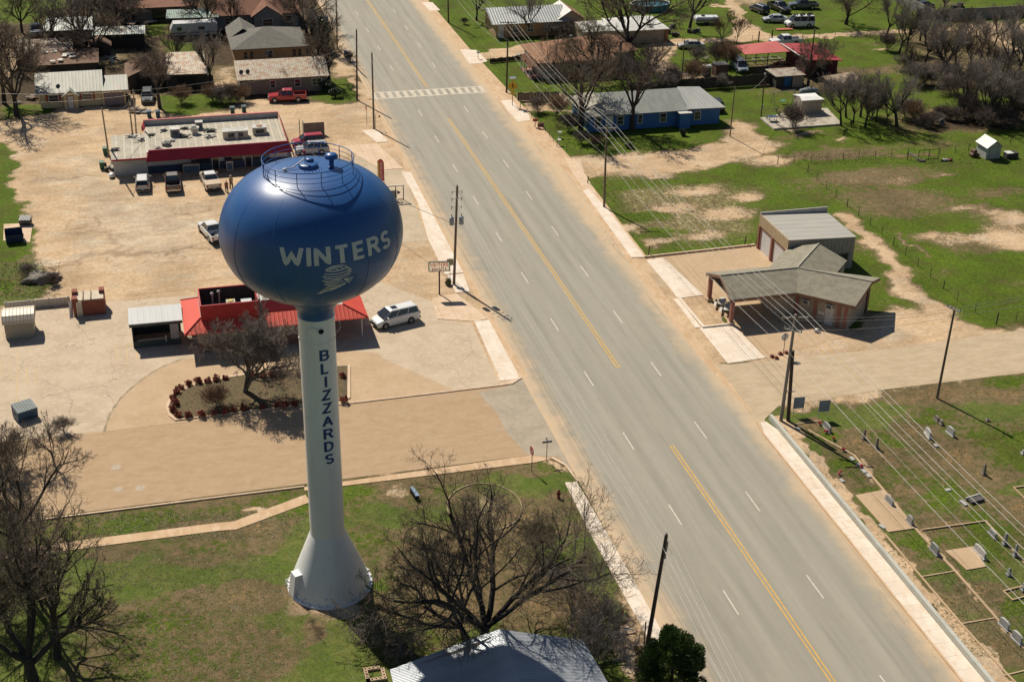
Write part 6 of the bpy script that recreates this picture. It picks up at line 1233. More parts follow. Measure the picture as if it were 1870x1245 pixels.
pole('p1', (1180, 1188), (1217, 976), 10.4, 'dark wooden pole beside the round evergreen at the bottom, small brackets at its top', WOODD, r=.17)
for f in (.90, .86, .80): b_, L = PT['p1']; q_ = L*f; MB().lathe([(.07, 0), (.09, .1), (.09, .4), (.05, .5)], 8, (q_.x+.2, q_.y)).build('cutout', INS, [o for o in bpy.data.objects if o.name.startswith('utility_pole')][-1]).location = (0, 0, q_.z)
MB().tube([(-.1, .25, 0), (-.1, .25, 2.5)], .06, 6).build('conduit', STL, [o for o in bpy.data.objects if o.name.startswith('utility_pole')][-1])
t2 = pole('p2', (829, 520), (835, 340), 12.0, 'tall wooden pole with a pair of grey transformers beside the donut sign', WOOD, r=.16)
b_, L = PT['p2']
for s_ in (-.55, .55):
    q_ = L*.66; o = MB().lathe([(.24, 0), (.27, .05), (.27, .85), (.2, .93), (.1, .95)], 14, (q_.x+s_, q_.y-.2)).build('transformer', mat('transformer_grey', (.34, .38, .38), None, .5), t2); o.location = (0, 0, q_.z-.4)
    MB().lathe([(.05, .95), (.08, 1.0), (.05, 1.1), (.07, 1.15), (.02, 1.25)], 8, (q_.x+s_, q_.y-.2)).build('bushing', mat('brown_porcelain', (.25, .10, .06), None, .4), o)
    for fz in (.80, .88, .95): q2 = L*fz; MB().tube([(q2.x, q2.y, q2.z-.1), (q2.x+s_*1.0, q2.y, q2.z)], .028, 5).build('bracket', STL, t2); MB().lathe([(.03, 0), (.055, .08), (.055, .3), (.02, .4)], 8, (q2.x+s_, q2.y)).build('cutout', INS, t2).location = (0, 0, q2.z-.3)
pole('p3', (683, 236), (679, 97), 11.3, 'bare wooden pole at the near left end of the crosswalk', WOOD); pole('p4', (652, 183), (651, 55), 11.2, 'dark wooden pole just left of the crosswalk pole, by the taupe house', WOODD)
t5 = pole('p5', (616, 88), (614, 2), 10.6, 'reddish wooden pole near the top left kerb with a pale lamp at its top', WOOD); 
pole('p6', (1103, 379), (1108, 230), 10.9, 'wooden pole with a crossarm standing below the blue house on the sandy verge', WOOD, ((.975, 1.25, -8, WOODG),), r=.15)
pole('p7', (925, 170), (928, 39), 10.9, 'dark wooden pole with a wide crossarm behind the yellow crossing sign', WOODD, ((.985, 1.3, -5, WOODG),), r=.15)
pole('p8', (819, 42), (817, -62), 10.9, 'dark wooden pole by the sidewalk at the top right of the road', WOODD, ((.985, 1.3, -5, WOODG),), r=.15)
t9 = pole('p9', (1426, 768), (1453, 574), 11.2, 'tall grey wooden pole with two pale crossarms at the cemetery corner', WOODG, ((.975, 1.25, -12, WOODG), (.86, .85, -42, STL)), r=.18)
b_ = G(1439, 768); t_ = G(1448, 640, 7.4); tt = thing('stub_pole', 'short dark stub pole strapped beside the tall grey pole at the cemetery corner', 'pole', b_)
MB().tube([(0, 0, 0), (t_-b_)], [.19, .16], 10).build('pole', WOODD, tt); MB().tube([(-.45, .1, 3.2), (.3, -.1, 3.2)], .05, 6).build('strap_bolt', STL, tt)
pole('p10', (1711, 727), (1744, 561), 9.9, 'brown wooden pole with a short white crossarm inside the cemetery fence line', WOOD, ((.985, .8, -70, STL),), r=.14)
pole('p11', (1333, 249), (1342, 160), 8.0, 'thin wooden pole on the dirt drive right of the blue house', WOOD, r=.10); pole('p12', (1244, 157), (1250, 74), 9.0, 'thin leaning wooden pole behind the blue house by the dark fence', WOOD, r=.11)
pole('p13', (1474, 156), (1488, 55), 10.0, 'dark wooden pole rising through the bare tree in front of the red barn', WOODD, r=.13)
pole('p15', (199, 285), (186, 198), 9.5, 'grey wooden pole at the left corner of the long store', WOODG, r=.13); pole('p16', (242, 244), (235, 184), 6.5, 'shorter brown pole, left of the two behind the store wing', WOOD, r=.11); pole('p17', (249, 245), (243, 165), 8.6, 'taller grey pole, right of the two behind the store wing', WOODG, r=.12)
tm = thing('service_pole', 'slim dark service pole with a white top in the yard left of the white-roofed shed', 'service pole', G(1390, 212)); L = G(1397, 134, 7.6)-G(1390, 212); MB().tube([(0, 0, 0), L], .09, 8).build('pole', WOODD, tm); MB().tube([L*.97, L], .12, 8).build('pole_cap', TRIMW, tm)
MB().tube([L*.72+Vector((-.7, 0, 0)), L*.74+Vector((.7, 0, 0))], .05, 6).build('crossarm', WOODD, tm); MB().box(-.15, .15, -.2, -.05, 1.3, 1.8).build('meter_box', STL, tm)
WIRE = mat('aluminium_wire', (.50, .48, .45), (.42, .41, .39), .45, metal=.3); WIRED = mat('dark_cable', (.10, .095, .09), None, .6)
def wire(label, pts, sag, r, m_=WIRE, group='overhead wires'):
    out = []
    for a, b_ in zip(pts, pts[1:]):
        n = 18; 
        for i in range(n if b_ is not pts[-1] else n+1): f = i/n; p_ = a.lerp(b_, f); out.append(Vector((p_.x, p_.y, p_.z-sag*4*f*(1-f))))
    o = MB().tube(out, r, 5, cap=False).build('power_line', m_); tag(o, label, 'power line', group)
sB = Vector((13.5, -215, 0)); sT = Vector((11.8, 20, 0))
names = ['outermost of four on the right roadside', 'second outermost of four on the right roadside', 'third of four, near the road, right side', 'innermost of four, nearest the road, right side']
for i, (off, nm) in enumerate(zip((1.15, .55, -.45, -1.15), names)):
    def cx(k, e=off, f=.985): return PP(k, f, (e, -.12*0, .2))
    wire('pale high power line, '+nm, [Vector((14.2+off, -232, 11.2)), cx('p9'), cx('p6'), cx('p7'), cx('p8'), sT+Vector((off, 0, 11))], .9, .016)
for i, (f, e, nm) in enumerate(((.84, .3, 'upper'), (.72, .25, 'middle'), (.62, .22, 'lowest'), (.655, -.2, 'inner lower'))):
    wire('thin %s cable slung below the crossarms on the right roadside' % nm, [Vector((14.2+e, -232, 11.2*f)), PP('p9', f, (e, 0, 0)), PP('p6', f, (e, 0, 0)), PP('p7', f, (e, 0, 0)), PP('p8', f, (e, 0, 0)), sT+Vector((e, 0, 11*f))], 1.1, .009)
for i, (f, e, nm) in enumerate(((.99, .25, 'top'), (.93, -.28, 'second'), (.90, .3, 'third'), (.78, .1, 'lowest'))):
    wire('thin %s line along the left side of the road past the transformer pole' % nm, [Vector((-13+e, -245, 10*f)), PP('p1', f, (e, 0, 0)), PP('p2', f, (e, 0, 0)), PP('p3', f, (e, 0, 0)), PP('p5', f, (e, 0, 0)), Vector((-12+e, 30, 10.6*f))], 1.0, .010)
for i, f in enumerate((.985, .95, .86)):
    wire('thin %s of the lines crossing from the cemetery corner pole to the right' % ('highest', 'middle one', 'lowest')[i], [PP('p9', f), PP('p10', min(.99, f+.01)) if i < 2 else PP('p10', .9), Vector((75, -150-i, 10-i*.4))], .5, .013)
wire('slack dark cable from the store corner pole to the tall grey pole behind the wing', [PP('p15', .98), PP('p17', .85)], 1.0, .03, WIRED); wire('pale cable crossing the yard above the yellow cottage', [Vector((-80, -56, 8.2)), PP('p17', .99), PP('p4', .8)], 1.2, .018)
wire('second pale cable above the yellow cottage, just lower', [Vector((-80, -56, 6.9)), PP('p17', .9), PP('p4', .7)], 1.5, .015)
wire('slack cable from the yard service pole to the pole right of the blue house', [PP('p11', .98), G(1390, 212)+Vector((.3, .2, 6.2))], 1.2, .02)
wire('dark cable from the transformer pole down to the long store', [PP('p2', .62), Vector((-25.8, -77, 3.4))], .8, .03, WIRED)
# ------------------------------------------------------------------ signs
SRED = mat('sign_red', (.50, .012, .02), None, .45); SWH = mat('sign_white', (.75, .75, .74), None, .45); SBK = mat('sign_black', (.01, .01, .012), None, .5); SYL = mat('sign_yellow', (.75, .42, .01), None, .5); GSIGN = mat('street_sign_blue', (.02, .035, .10), None, .5)
def face_frame(az_deg):   # sign facing direction az (deg from +X)
    n = Vector((math.cos(R_(az_deg)), math.sin(R_(az_deg)), 0)); r = Vector((-n.y, n.x, 0)); return n, r, Vector((0, 0, 1))
def poly_plate(mb, pts, c_, n, r, u, th=.02, mat_=0):
    f = [c_+r*p[0]+u*p[1]+n*th/2 for p in pts]; bk = [v-n*th for v in f]; k = len(pts)
    mb.add(f+bk, [tuple(range(k)), tuple(range(2*k-1, k-1, -1))]+[(i, k+i, k+(i+1) % k, (i+1) % k) for i in range(k)], mat_)
def octo(R0): return [(R0*math.cos(R_(22.5+45*k)), R0*math.sin(R_(22.5+45*k))) for k in range(8)]
def stop_sign(label, base, azd, h=2.3, R0=.46, lean=(0, 0)):
    t = thing('stop_sign', label, 'stop sign', G(*base)); n, r, u = face_frame(azd); L = Vector((lean[0], lean[1], h+.4))
    MB().tube([(0, 0, 0), L], .035, 6).build('post', mat('rusty_post', (.16, .07, .05), None, .7), t); c_ = Vector((lean[0]*.9, lean[1]*.9, h))+n*.05
    mb = MB(); poly_plate(mb, octo(R0), c_, n, r, u); mb.build('border', SWH, t); mb = MB(); poly_plate(mb, octo(R0*.93), c_+n*.006, n, r, u); mb.build('sign_face', SRED, t)
    mb = MB(); flat_text(mb, 'STOP', c_+n*.02-r*R0*.68-u*R0*.33, r, u, R0*.66, R0*1.36, n, .2, .2); mb.build('lettering', SWH, t); return t
stop_sign('red STOP sign on a thin post at the park corner, seen nearly edge-on', (971, 861), -172, 2.2)
stop_sign('STOP sign seen from its grey back beside bricks at the station corner', (1430, 650), 98, 2.2)
for i, (px, py) in enumerate(((1410, 652), (1418, 655), (1425, 647), (1436, 645))):
    p = G(px, py); tag(MB().box(-.22, .22, -.14, .14, 0, .16).box(-.16, .1, -.1, .1, .16, .3).build('loose_brick', BRK), 'orange loose bricks heaped round the foot of the station corner stop sign', 'bricks', 'bricks round the stop sign post').location = (p.x, p.y, 0)
sn = thing('street_name_sign', 'small dark street name sign on a pale post at the park corner kerb', 'street sign', G(998, 842)); MB().tube([(0, 0, 0), (0, 0, 2.1)], .04, 6).build('post', STL, sn); MB().box(-.45, .45, -.02, .02, 1.95, 2.12).build('name_blade', GSIGN, sn); MB().box(-.02, .02, -.4, .4, 2.14, 2.3).build('name_blade', GSIGN, sn)
st5 = stop_sign('slim red STOP sign seen edge-on by the left crosswalk pole', (670, 228), -172, 2.6, .34)
g = thing('flag_post_light', 'short post with a drooping lamp beside the crosswalk pole', 'post lamp', G(686, 236)); MB().tube([(0, 0, 0), (0, 0, 2.3), (.5, -.2, 2.1)], .04, 6).build('post', STL, g); MB().blob((.6, -.2, 1.95), (.12, .12, .15), 1, 8, 0, 0).build('lamp_head', DKS, g)
# donut shop sign: backlit by the sun through its plastic face
TRL, nt, b = new_mat('translucent_sign_face'); tr = nt.nodes.new('ShaderNodeBsdfTranslucent'); tr.inputs[0].default_value = (.96, .93, .82, 1); df = nt.nodes.new('ShaderNodeBsdfDiffuse'); df.inputs[0].default_value = (.9, .87, .76, 1); ms = nt.nodes.new('ShaderNodeMixShader'); ms.inputs[0].default_value = .6
nt.links.new(df.outputs[0], ms.inputs[1]); nt.links.new(tr.outputs[0], ms.inputs[2]); nt.links.new(ms.outputs[0], nt.nodes['Material Output'].inputs[0])
ds = thing('pole_sign', 'cream cabinet sign reading WINTERS DONUTS in red and purple on a dark pole', 'shop sign', G(802.5, 537.5)); n, r, u = face_frame(-98)
MB().tube([(0, 0, 0), (0, 0, 2.9)], .09, 8).build('pole', mat('dark_red_pole', (.07, .025, .02), None, .6), ds)
rr = [(x+.0, y) for x, y in ([(1.0+.12*math.cos(R_(a)), .43+.12*math.sin(R_(a))) for a in (0, 45, 90)]+[(-1.0+.12*math.cos(R_(a)), .43+.12*math.sin(R_(a))) for a in (90, 135, 180)]+[(-1.0+.12*math.cos(R_(a)), -.43+.12*math.sin(R_(a))) for a in (180, 225, 270)]+[(1.0+.12*math.cos(R_(a)), -.43+.12*math.sin(R_(a))) for a in (270, 315, 360)])]
cS = Vector((0, 0, 3.42)); mb = MB(); mb.tube([cS+r*x*1.02+u*y*1.04 for x, y in rr+rr[:1]], .07, 6, cap=False); mb.build('cabinet_rim', mat('green_grey_cabinet', (.16, .17, .13), None, .5), ds)
mb = MB(); poly_plate(mb, rr, cS+n*.01, n, r, u, .12); mb.build('sign_face', TRL, ds)
mb = MB(); flat_text(mb, 'WINTERS', cS+n*.085-r*1.0+u*(-.04), r, u, .52, 2.0, n, .2, .16); mb.build('lettering', mat('sign_text_red', (.85, .03, .01)), ds)
mb = MB(); flat_text(mb, 'DONUTS', cS+n*.085-r*.82-u*.50, r, u, .38, 1.64, n, .24, .16); mb.build('second_line', mat('sign_text_purple', (.45, .01, .14)), ds)
g = thing('small_square_sign', 'small blank pale green square sign on a post behind the donut sign', 'sign', G(822, 515)); MB().tube([(0, 0, 0), (0, 0, 3.0)], .035, 6).build('post', STL, g); n, r, u = face_frame(-95); mb = MB(); poly_plate(mb, [(-.36, -.4), (.36, -.4), (.36, .4), (-.36, .4)], Vector((0, 0, 2.5))+n*.05, n, r, u); mb.build('sign_face', mat('pale_green_sign', (.36, .36, .22), (.30, .30, .19), .6), g)
# feather flag and letter board
ff = thing('feather_flag', 'red and yellow feather flag standing just behind the tank on the right', 'flag', G(702, 345)); L = 4.2
MB().tube([(0, 0, 0), (0, 0, 3.6), (-.15, 0, 4.0), (-.5, 0, 4.2)], .03, 6).build('pole', BLKP, ff); MB().add([(0, .0, 1.1), (-.75, 0, 1.2), (-.85, .05, 3.9), (-.5, 0, 4.2), (-.15, 0, 4.0), (0, 0, 3.6), (0, .03, 1.1), (-.75, .03, 1.2), (-.85, .08, 3.9), (-.5, .03, 4.2), (-.15, .03, 4.0), (0, .03, 3.6)], [(0, 1, 2, 3, 4, 5), (11, 10, 9, 8, 7, 6), (0, 6, 7, 1), (1, 7, 8, 2), (2, 8, 9, 3)]).build('flag_cloth', mat('flag_red', (.62, .10, .09), (.55, .16, .13), .8), ff)
MB().box(-.84, -.62, -.02, -.004, 1.25, 3.85).build('yellow_band', mat('flag_yellow', (.62, .42, .08)), ff)
mb = MB(); q_, tw2 = word('OPEN', .2, .3, 9)
for i, ch in enumerate('NEPO'): 
    w_, s_ = GL[ch]
    for qq in strokes_to_quads(s_, .2, 9): mb.add([(-.45+p_[0]*.32, -.022, 1.5+i*.58+p_[1]*.4) for p_ in qq], [(0, 1, 2, 3)])
mb.build('flag_writing', mat('flag_white', (.7, .68, .62)), ff)
fb = thing('letter_board_sign', 'open dark frame sign with a pale top bar right behind the tank edge', 'sign', G(723, 366)); 
for x in (-1.7, 1.0): MB().box(x-.05, x+.05, -.05, .05, 0, 1.95).build('frame_post', BLKP, fb)
MB().box(-1.8, 1.1, -.12, .12, 1.95, 2.1).build('top_bar', mat('pale_bar', (.66, .60, .50)), fb); MB().box(-1.7, 1.0, -.04, .04, 0.1, .18).build('bottom_bar', BLKP, fb)
MB().box(-1.5, .1, -.06, .02, .6, 1.4).build('panel', mat('greenish_panel', (.30, .34, .31), (.22, .25, .23)), fb); MB().add([(.2, -.05, .8), (.65, -.05, 1.05), (.2, -.05, 1.35), (.2, .02, .8), (.65, .02, 1.05), (.2, .02, 1.35)], [(0, 1, 2), (5, 4, 3), (0, 3, 4, 1), (1, 4, 5, 2)]).build('arrow', BLKP, fb); MB().box(-.05, .05, -.06, .06, .1, 1.95).build('frame_post', BLKP, fb)
# pedestrian crossing sign
ps = thing('pedestrian_sign', 'yellow diamond pedestrian crossing sign with solar panel on a reddish post', 'crossing sign', G(935.5, 193)); n, r, u = face_frame(-97)
MB().tube([(0, 0, 0), (0, 0, 4.3)], .06, 6).build('post', mat('brownred_post', (.30, .12, .08), None, .7), ps); c_ = Vector((0, 0, 3.15))+n*.08
mb = MB(); poly_plate(mb, [(0, -.82), (.82, 0), (0, .82), (-.82, 0)], c_, n, r, u); mb.build('diamond', SYL, ps)
mb = MB(); 
def ln(a, b_, wd):
    a = Vector(a); b_ = Vector(b_); d = (b_-a).normalized(); q2 = Vector((-d.y, d.x))*wd/2
    mb.add([c_+n*.02+r*p_.x+u*p_.y for p_ in (a-q2, b_-q2, b_+q2, a+q2)], [(0, 1, 2, 3)])
for a, b_, wd in (((0, -.05), (.02, .22), .16), ((0, -.02), (-.16, -.42), .08), ((.02, -.02), (.14, -.2), .08), ((.14, -.2), (.13, -.44), .07), ((0, .2), (-.16, .02), .06), ((.03, .2), (.17, .06), .06)): ln(a, b_, wd)
mb.add([c_+n*.02+r*(.03+.075*math.cos(R_(40*k)))+u*(.37+.075*math.sin(R_(40*k))) for k in range(9)], [tuple(range(9))]); mb.build('walking_symbol', SBK, ps)
mb = MB(); poly_plate(mb, [(-.3, -.16), (.3, -.16), (.3, .16), (-.3, .16)], Vector((0, 0, 1.95))+n*.08, n, r, u); mb.build('arrow_plate', SYL, ps); MB().slab([(-.5, -.35, 4.35), (.5, -.35, 4.35), (.5, .3, 4.5), (-.5, .3, 4.5)], .05).build('solar_panel', mat('solar_panel', (.30, .34, .36), None, .3), ps); MB().box(-.18, .18, -.12, .12, 4.05, 4.25).build('beacon_box', SYL, ps)
# ------------------------------------------------------------------ hydrant, bench, bins
hy = thing('fire_hydrant', 'dark red fire hydrant on the grass near the park corner', 'fire hydrant', G(1020, 909)); HR = mat('hydrant_red', (.20, .012, .012), (.14, .01, .01), .5)
MB().lathe([(.17, 0), (.17, .05), (.12, .07), (.12, .5), (.15, .52), (.15, .58)], 14).build('barrel', HR, hy); MB().lathe([(.14, .58), (.12, .7), (.05, .77), (.04, .83)], 14).build('bonnet', HR, hy)
for d in ((1, 0), (-1, 0), (0, -1)): MB().tube([(d[0]*.1, d[1]*.1, .42), (d[0]*.22, d[1]*.22, .42)], .06, 8).build('nozzle', HR, hy)
g = thing('marker_post', 'short orange marker post at the left kerb near the lower power pole', 'marker', G(1137, 1133)); MB().tube([(0, 0, 0), (0, 0, .9)], .05, 6).build('post', mat('orange_marker', (.55, .12, .02)), g); MB().tube([(0, 0, .7), (0, 0, 1.0)], .075, 6).build('cap', mat('orange_marker', (.55, .12, .02)), g)
g = thing('utility_slab', 'small square concrete cover beside the orange marker post', 'concrete cover', G(1144, 1150)); MB().box(-.55, .55, -.5, .5, 0, .1).build('cover', CONT, g); MB().box(-.2, .2, -.15, .15, .1, .12).build('lid', STL, g)
bn = thing('park_bench', 'blue bench-like board on short legs alone on the park lawn', 'bench', G(757, 905), R_(100)); BB = mat('light_blue_board', (.22, .32, .42), None, .5)
MB().slab([(-.75, -.2, .45), (.75, -.2, .45), (.75, .2, .5), (-.75, .2, .5)], .05).build('seat', BB, bn)
for x in (-.6, .6): MB().box(x-.04, x+.04, -.18, .18, 0, .42).build('leg', BLKP, bn)
MB().slab([(-.75, .2, .55), (.75, .2, .55), (.75, .32, .9), (-.75, .32, .9)], .04).build('backrest', BB, bn)
def dumpster(label, loc, rz, col, lidcol, s=1.0, open_=False):
    t = thing('dumpster', label, 'dumpster', loc, rz); B_M = mat(col[0], col[1], None, .5); L_M = mat(lidcol[0], lidcol[1], None, .6)
    w2, d2, h1, h2 = .95*s, .75*s, 1.1*s, 1.4*s
    vs = [(-w2, -d2*.8, .12), (w2, -d2*.8, .12), (w2, d2, .12), (-w2, d2, .12), (-w2, -d2, h1), (w2, -d2, h1), (w2, d2, h2), (-w2, d2, h2)]
    MB().add(vs, [(3, 2, 1, 0), (0, 1, 5, 4), (1, 2, 6, 5), (2, 3, 7, 6), (3, 0, 4, 7)]+([(4, 5, 6, 7)] if not open_ else [])).build('bin', B_M, t)
    mb = MB()
    if open_: mb.slab([(-w2, d2+.02, h2), (w2, d2+.02, h2), (w2, d2+.15, h2-.9), (-w2, d2+.15, h2-.9)], .04)
    else:
        for k in range(7): x = -w2+.05+k*(2*w2-.1)/7; mb.slab([(x, -d2-.05, h1+.05), (x+(2*w2-.1)/7-.06, -d2-.05, h1+.05), (x+(2*w2-.1)/7-.06, d2, h2+.05), (x, d2, h2+.05)], .05)
    mb.build('lid', L_M, t)
    for s_ in (-1, 1): MB().box(s_*w2-.03, s_*w2+.03+.05*s_, -.4*s, .4*s, .6*s, .75*s).build('fork_pocket', B_M, t)
    return t
NB = ('dumpster_blue', (.015, .035, .09))
dumpster('blue dumpster with a ribbed pale lid near the left edge by the side street', G(47, 768)+Vector((0, .6, 0)), R_(25), ('dumpster_blue_b', (.03, .08, .16)), ('grey_green_lid', (.17, .21, .20)))
dumpster('dark navy open dumpster on a concrete pad at the left verge', G(27, 444)+Vector((0, .5, 0)), R_(5), NB, NB, 1.05, True); dumpster('small dark dumpster with a domed lid behind the navy one', G(47, 412)+Vector((0, .3, 0)), R_(-10), ('dark_grey_bin', (.05, .055, .06)), ('pale_grey_lid', (.33, .34, .34)), .7)
kerbed('sidewalk', [(6, 440), (7, 410), (60, 408), (55, 443)], .06, CONT, False)
def cart(label, px, py, col, group=None):
    t = thing('wheeled_bin', label, 'wheelie bin', G(px, py), 0, group); m_ = mat(*col); MB().add([(-.26, -.28, .08), (.26, -.28, .08), (.26, .24, .08), (-.26, .24, .08), (-.33, -.36, 1.0), (.33, -.36, 1.0), (.33, .34, 1.0), (-.33, .34, 1.0)], [(3, 2, 1, 0), (0, 1, 5, 4), (1, 2, 6, 5), (2, 3, 7, 6), (3, 0, 4, 7), (4, 5, 6, 7)]).build('bin', m_, t)
    MB().slab([(-.36, -.4, 1.06), (.36, -.4, 1.06), (.36, .4, 1.12), (-.36, .4, 1.12)], .06).build('lid', m_, t)
    for s_ in (-1, 1): MB().tube([(s_*.22, .3, .14), (s_*.3, .3, .14)], .14, 10).build('wheel', TYRE, t)
CB_ = ('cart_blue', (.015, .07, .13), None, .5); CG_ = ('cart_teal', (.012, .06, .07), None, .5)
cart('blue wheeled bin, left of the pair behind the long store wing', 273, 215, CB_); cart('blue wheeled bin, right of the pair behind the long store wing', 289, 215, CB_); cart('teal wheeled bin, left of the pair behind the long store parapet', 425, 208, CG_); cart('teal wheeled bin, right of the pair behind the long store parapet', 446, 206, CG_)
cart('dark bin standing on the pale rubble left of the road', 632, 105, CB_); cart('dark bin near the top, left of the road by the reddish pole', 596, 41, CB_)
# green bins and clutter at the store's left end
GB = ('green_bin_paint', (.03, .12, .05), None, .5)
cart('green bin at the foot of the pole beside the store wing', 193, 283, GB); cart('dark green bin near the front corner of the store wing', 187, 309, GB)
g = thing('rubbish_heap', 'heap of white and dark rubbish against the left end wall of the long store', 'rubbish', G(201, 305)); rg = random.Random(4)
for i in range(10): MB().blob((rg.uniform(-.7, .5), rg.uniform(-2.2, 2.2), rg.uniform(.15, .5)), (rg.uniform(.15, .4), rg.uniform(.15, .4), rg.uniform(.12, .35)), i, 8, 0, .35).build('rubbish_bag', [PLK, DKS, BLKP][i % 3], g)
g = thing('small_white_boat', 'white rounded plastic tank beside the front left corner of the store wing', 'tank', G(204, 324)); MB().blob((0, 0, .35), (.4, .75, .35), 2, 12, 0, .03).build('shell', P_WH, g); MB().box(-.3, .3, -.5, .5, 0, .08).build('base', DKS, g)
# store front: ice box, propane cage, vending
for x, w_, lab, m_ in ((-38.9+.2, 2.2, 'pale ice freezer box against the navy store wall', STL), (-33.6, .9, 'white appliance against the navy store wall near its middle', TRIMW)):
    g = thing('store_freezer', lab, 'freezer', (x, -79.7, 0)); MB().box(-w_/2, w_/2, -.4, .4, 0, 1.25).build('cabinet', m_, g); MB().box(-w_/2+.1, w_/2-.1, -.43, -.4, .15, 1.05).build('door', mat('bluegrey_door', (.10, .15, .22)), g)
g = thing('rooftop_screen', 'grey wood screen box with a dark post right of the long store', 'screen fence', G(574, 247)); MB().box(-1.5, 1.5, -.05, .05, 0, 1.9).build('panel', mat('grey_brown_panel', (.24, .20, .17), (.19, .16, .14), .9), g); MB().box(-1.5, -1.4, .05, 1.5, 0, 1.9).build('side_panel', mat('grey_brown_panel', (.24, .20, .17)), g); MB().tube([(-2.1, -.3, 0), (-2.1, -.3, 2.6)], .06, 6).build('post', WOODD, g)
# island kerb with planting bed soil
isl = [(302, 745), (306, 735), (316, 722), (345, 706), (410, 689), (480, 679), (560, 672), (640, 668), (640, 728), (552, 741), (320, 769), (308, 760)]
kerbed('kerb', isl, .13, CONT, False); cI = sum((Vector(G(*p)) for p in isl), Vector())/len(isl)
PI_ = [Vector(G(*p)) for p in isl]; P2 = [p+(cI-p).normalized()*.32 for p in PI_]
m, nt, b = new_mat('island_soil'); c = coords(nt, 'World'); n1 = noise(nt, c, 1.2, 7, .7); n2 = noise(nt, c, 5, 6, .75, None, 3)
o_ = mixc(nt, ramp(nt, n1, .38, .62), (.155, .105, .055), (.11, .10, .042)); o_ = mixc(nt, ramp(nt, n2, .47, .60), o_, (.07, .045, .028)); nt.links.new(o_, b.inputs['Base Color']); b.inputs['Roughness'].default_value = 1; bump(nt, b, n2, .5, .05)
kerbed('planting_bed_soil', [(p.x, p.y) for p in P2], .15, m)
# circle bed with star in the park, small block ring at bottom
cc_ = G(885, 925); mb = MB(); mb.lathe([(3.10, .0), (3.10, .07), (3.22, .07), (3.22, 0)], 48, cap=False); o = mb.build('garden_ring', mat('aged_ring', (.34, .27, .155), (.22, .175, .10), .95, 2)); o.location = (cc_.x, cc_.y, 0); o.scale = (1, 1.12, 1); tag(o, 'thin round concrete edging ring under the big bare tree', 'garden edging')
star = []
for k in range(10): r0 = 2.3 if k % 2 == 0 else .95; star.append((r0*math.cos(R_(75+36*k)), r0*math.sin(R_(75+36*k))))
o = MB().prism(star, 0, .04).build('star_bed', mat('pale_star_paving', (.30, .24, .12), (.19, .155, .07), .9, 2.5)); o.location = (cc_.x-.1, cc_.y, 0); tag(o, 'pale five-pointed star laid flat inside the round garden ring', 'star paving')
g = thing('block_planter', 'small square planter of hollow pale blocks at the bottom edge beside the metal roof', 'planter', G(685, 1232)); 
for k in range(5):
    for x, y in ((-.6+.3*k, -.6), (-.6+.3*k, .6), (-.6, -.6+.3*k), (.6, -.6+.3*k)):
        if k in (0, 4) and abs(x) == .6 and abs(y) == .6 and (k == 4 or (x, y) != (-.6, -.6)) and k == 4: continue
        mb = MB(); a_ = .13
        mb.box(x-a_, x+a_, y-a_, y-a_+.05, 0, .2); mb.box(x-a_, x+a_, y+a_-.05, y+a_, 0, .2); mb.box(x-a_, x-a_+.05, y-a_+.05, y+a_-.05, 0, .2); mb.box(x+a_-.05, x+a_, y-a_+.05, y+a_-.05, 0, .2); mb.build('block', CONT, g)
# picnic table under the canopy
for i, (px, py, lab) in enumerate(((1318, 560, 'pale picnic table under the canopy edge nearest the road'), (1328, 571, 'second picnic table behind the first under the station canopy'))):
    t = thing('picnic_table', lab, 'picnic table', G(px, py), R_(60)); 
    MB().box(-.9, .9, -.37, .37, .7, .75).build('tabletop', PLK, t)
    for s_ in (-1, 1): MB().box(-.9, .9, s_*.7-.13, s_*.7+.13, .42, .46).build('bench_seat', PLK, t)
    for x in (-.65, .65):
        for s_ in (-1, 1): MB().tube([(x, s_*.2, .7), (x, s_*.6, 0)], .035, 5).build('leg', BLKP, t)
        MB().tube([(x, -.7, .4), (x, .7, .4)], .03, 5).build('brace', BLKP, t)
g = thing('cemetery_dish_bin', 'small silver upturned pot in the shadow beside the station wall', 'pot', G(1492, 606)); MB().lathe([(.28, 0), (.33, .15), (.25, .35), (.01, .4)], 14, cap=False).build('pot', STL, g); MB().lathe([(.35, .1), (.35, .14)], 14).build('rim', STL, g)
# short posts beside the grass lot
for i, (px, py, h, lab) in enumerate([(1184, 467, 1.2, 'short dark post at the road end of the brick kerb'), (1360, 447, 1.1, 'leaning dark post left of the garage'), (1381, 446, 1.2, 'dark post against the garage front corner'), (1819, 592, 1.4, 'thick dark fence post by the dirt street'), (1073, 335, 1.0, 'small post on the sandy verge near the road')]):
    o = MB().tube([(0, 0, 0), (.08, 0, h)], .07, 6).tube([(.08, 0, h), (.08, 0, h+.02)], .05, 6).build('short_post', WOODD); o.location = G(px, py); tag(o, lab, 'post')
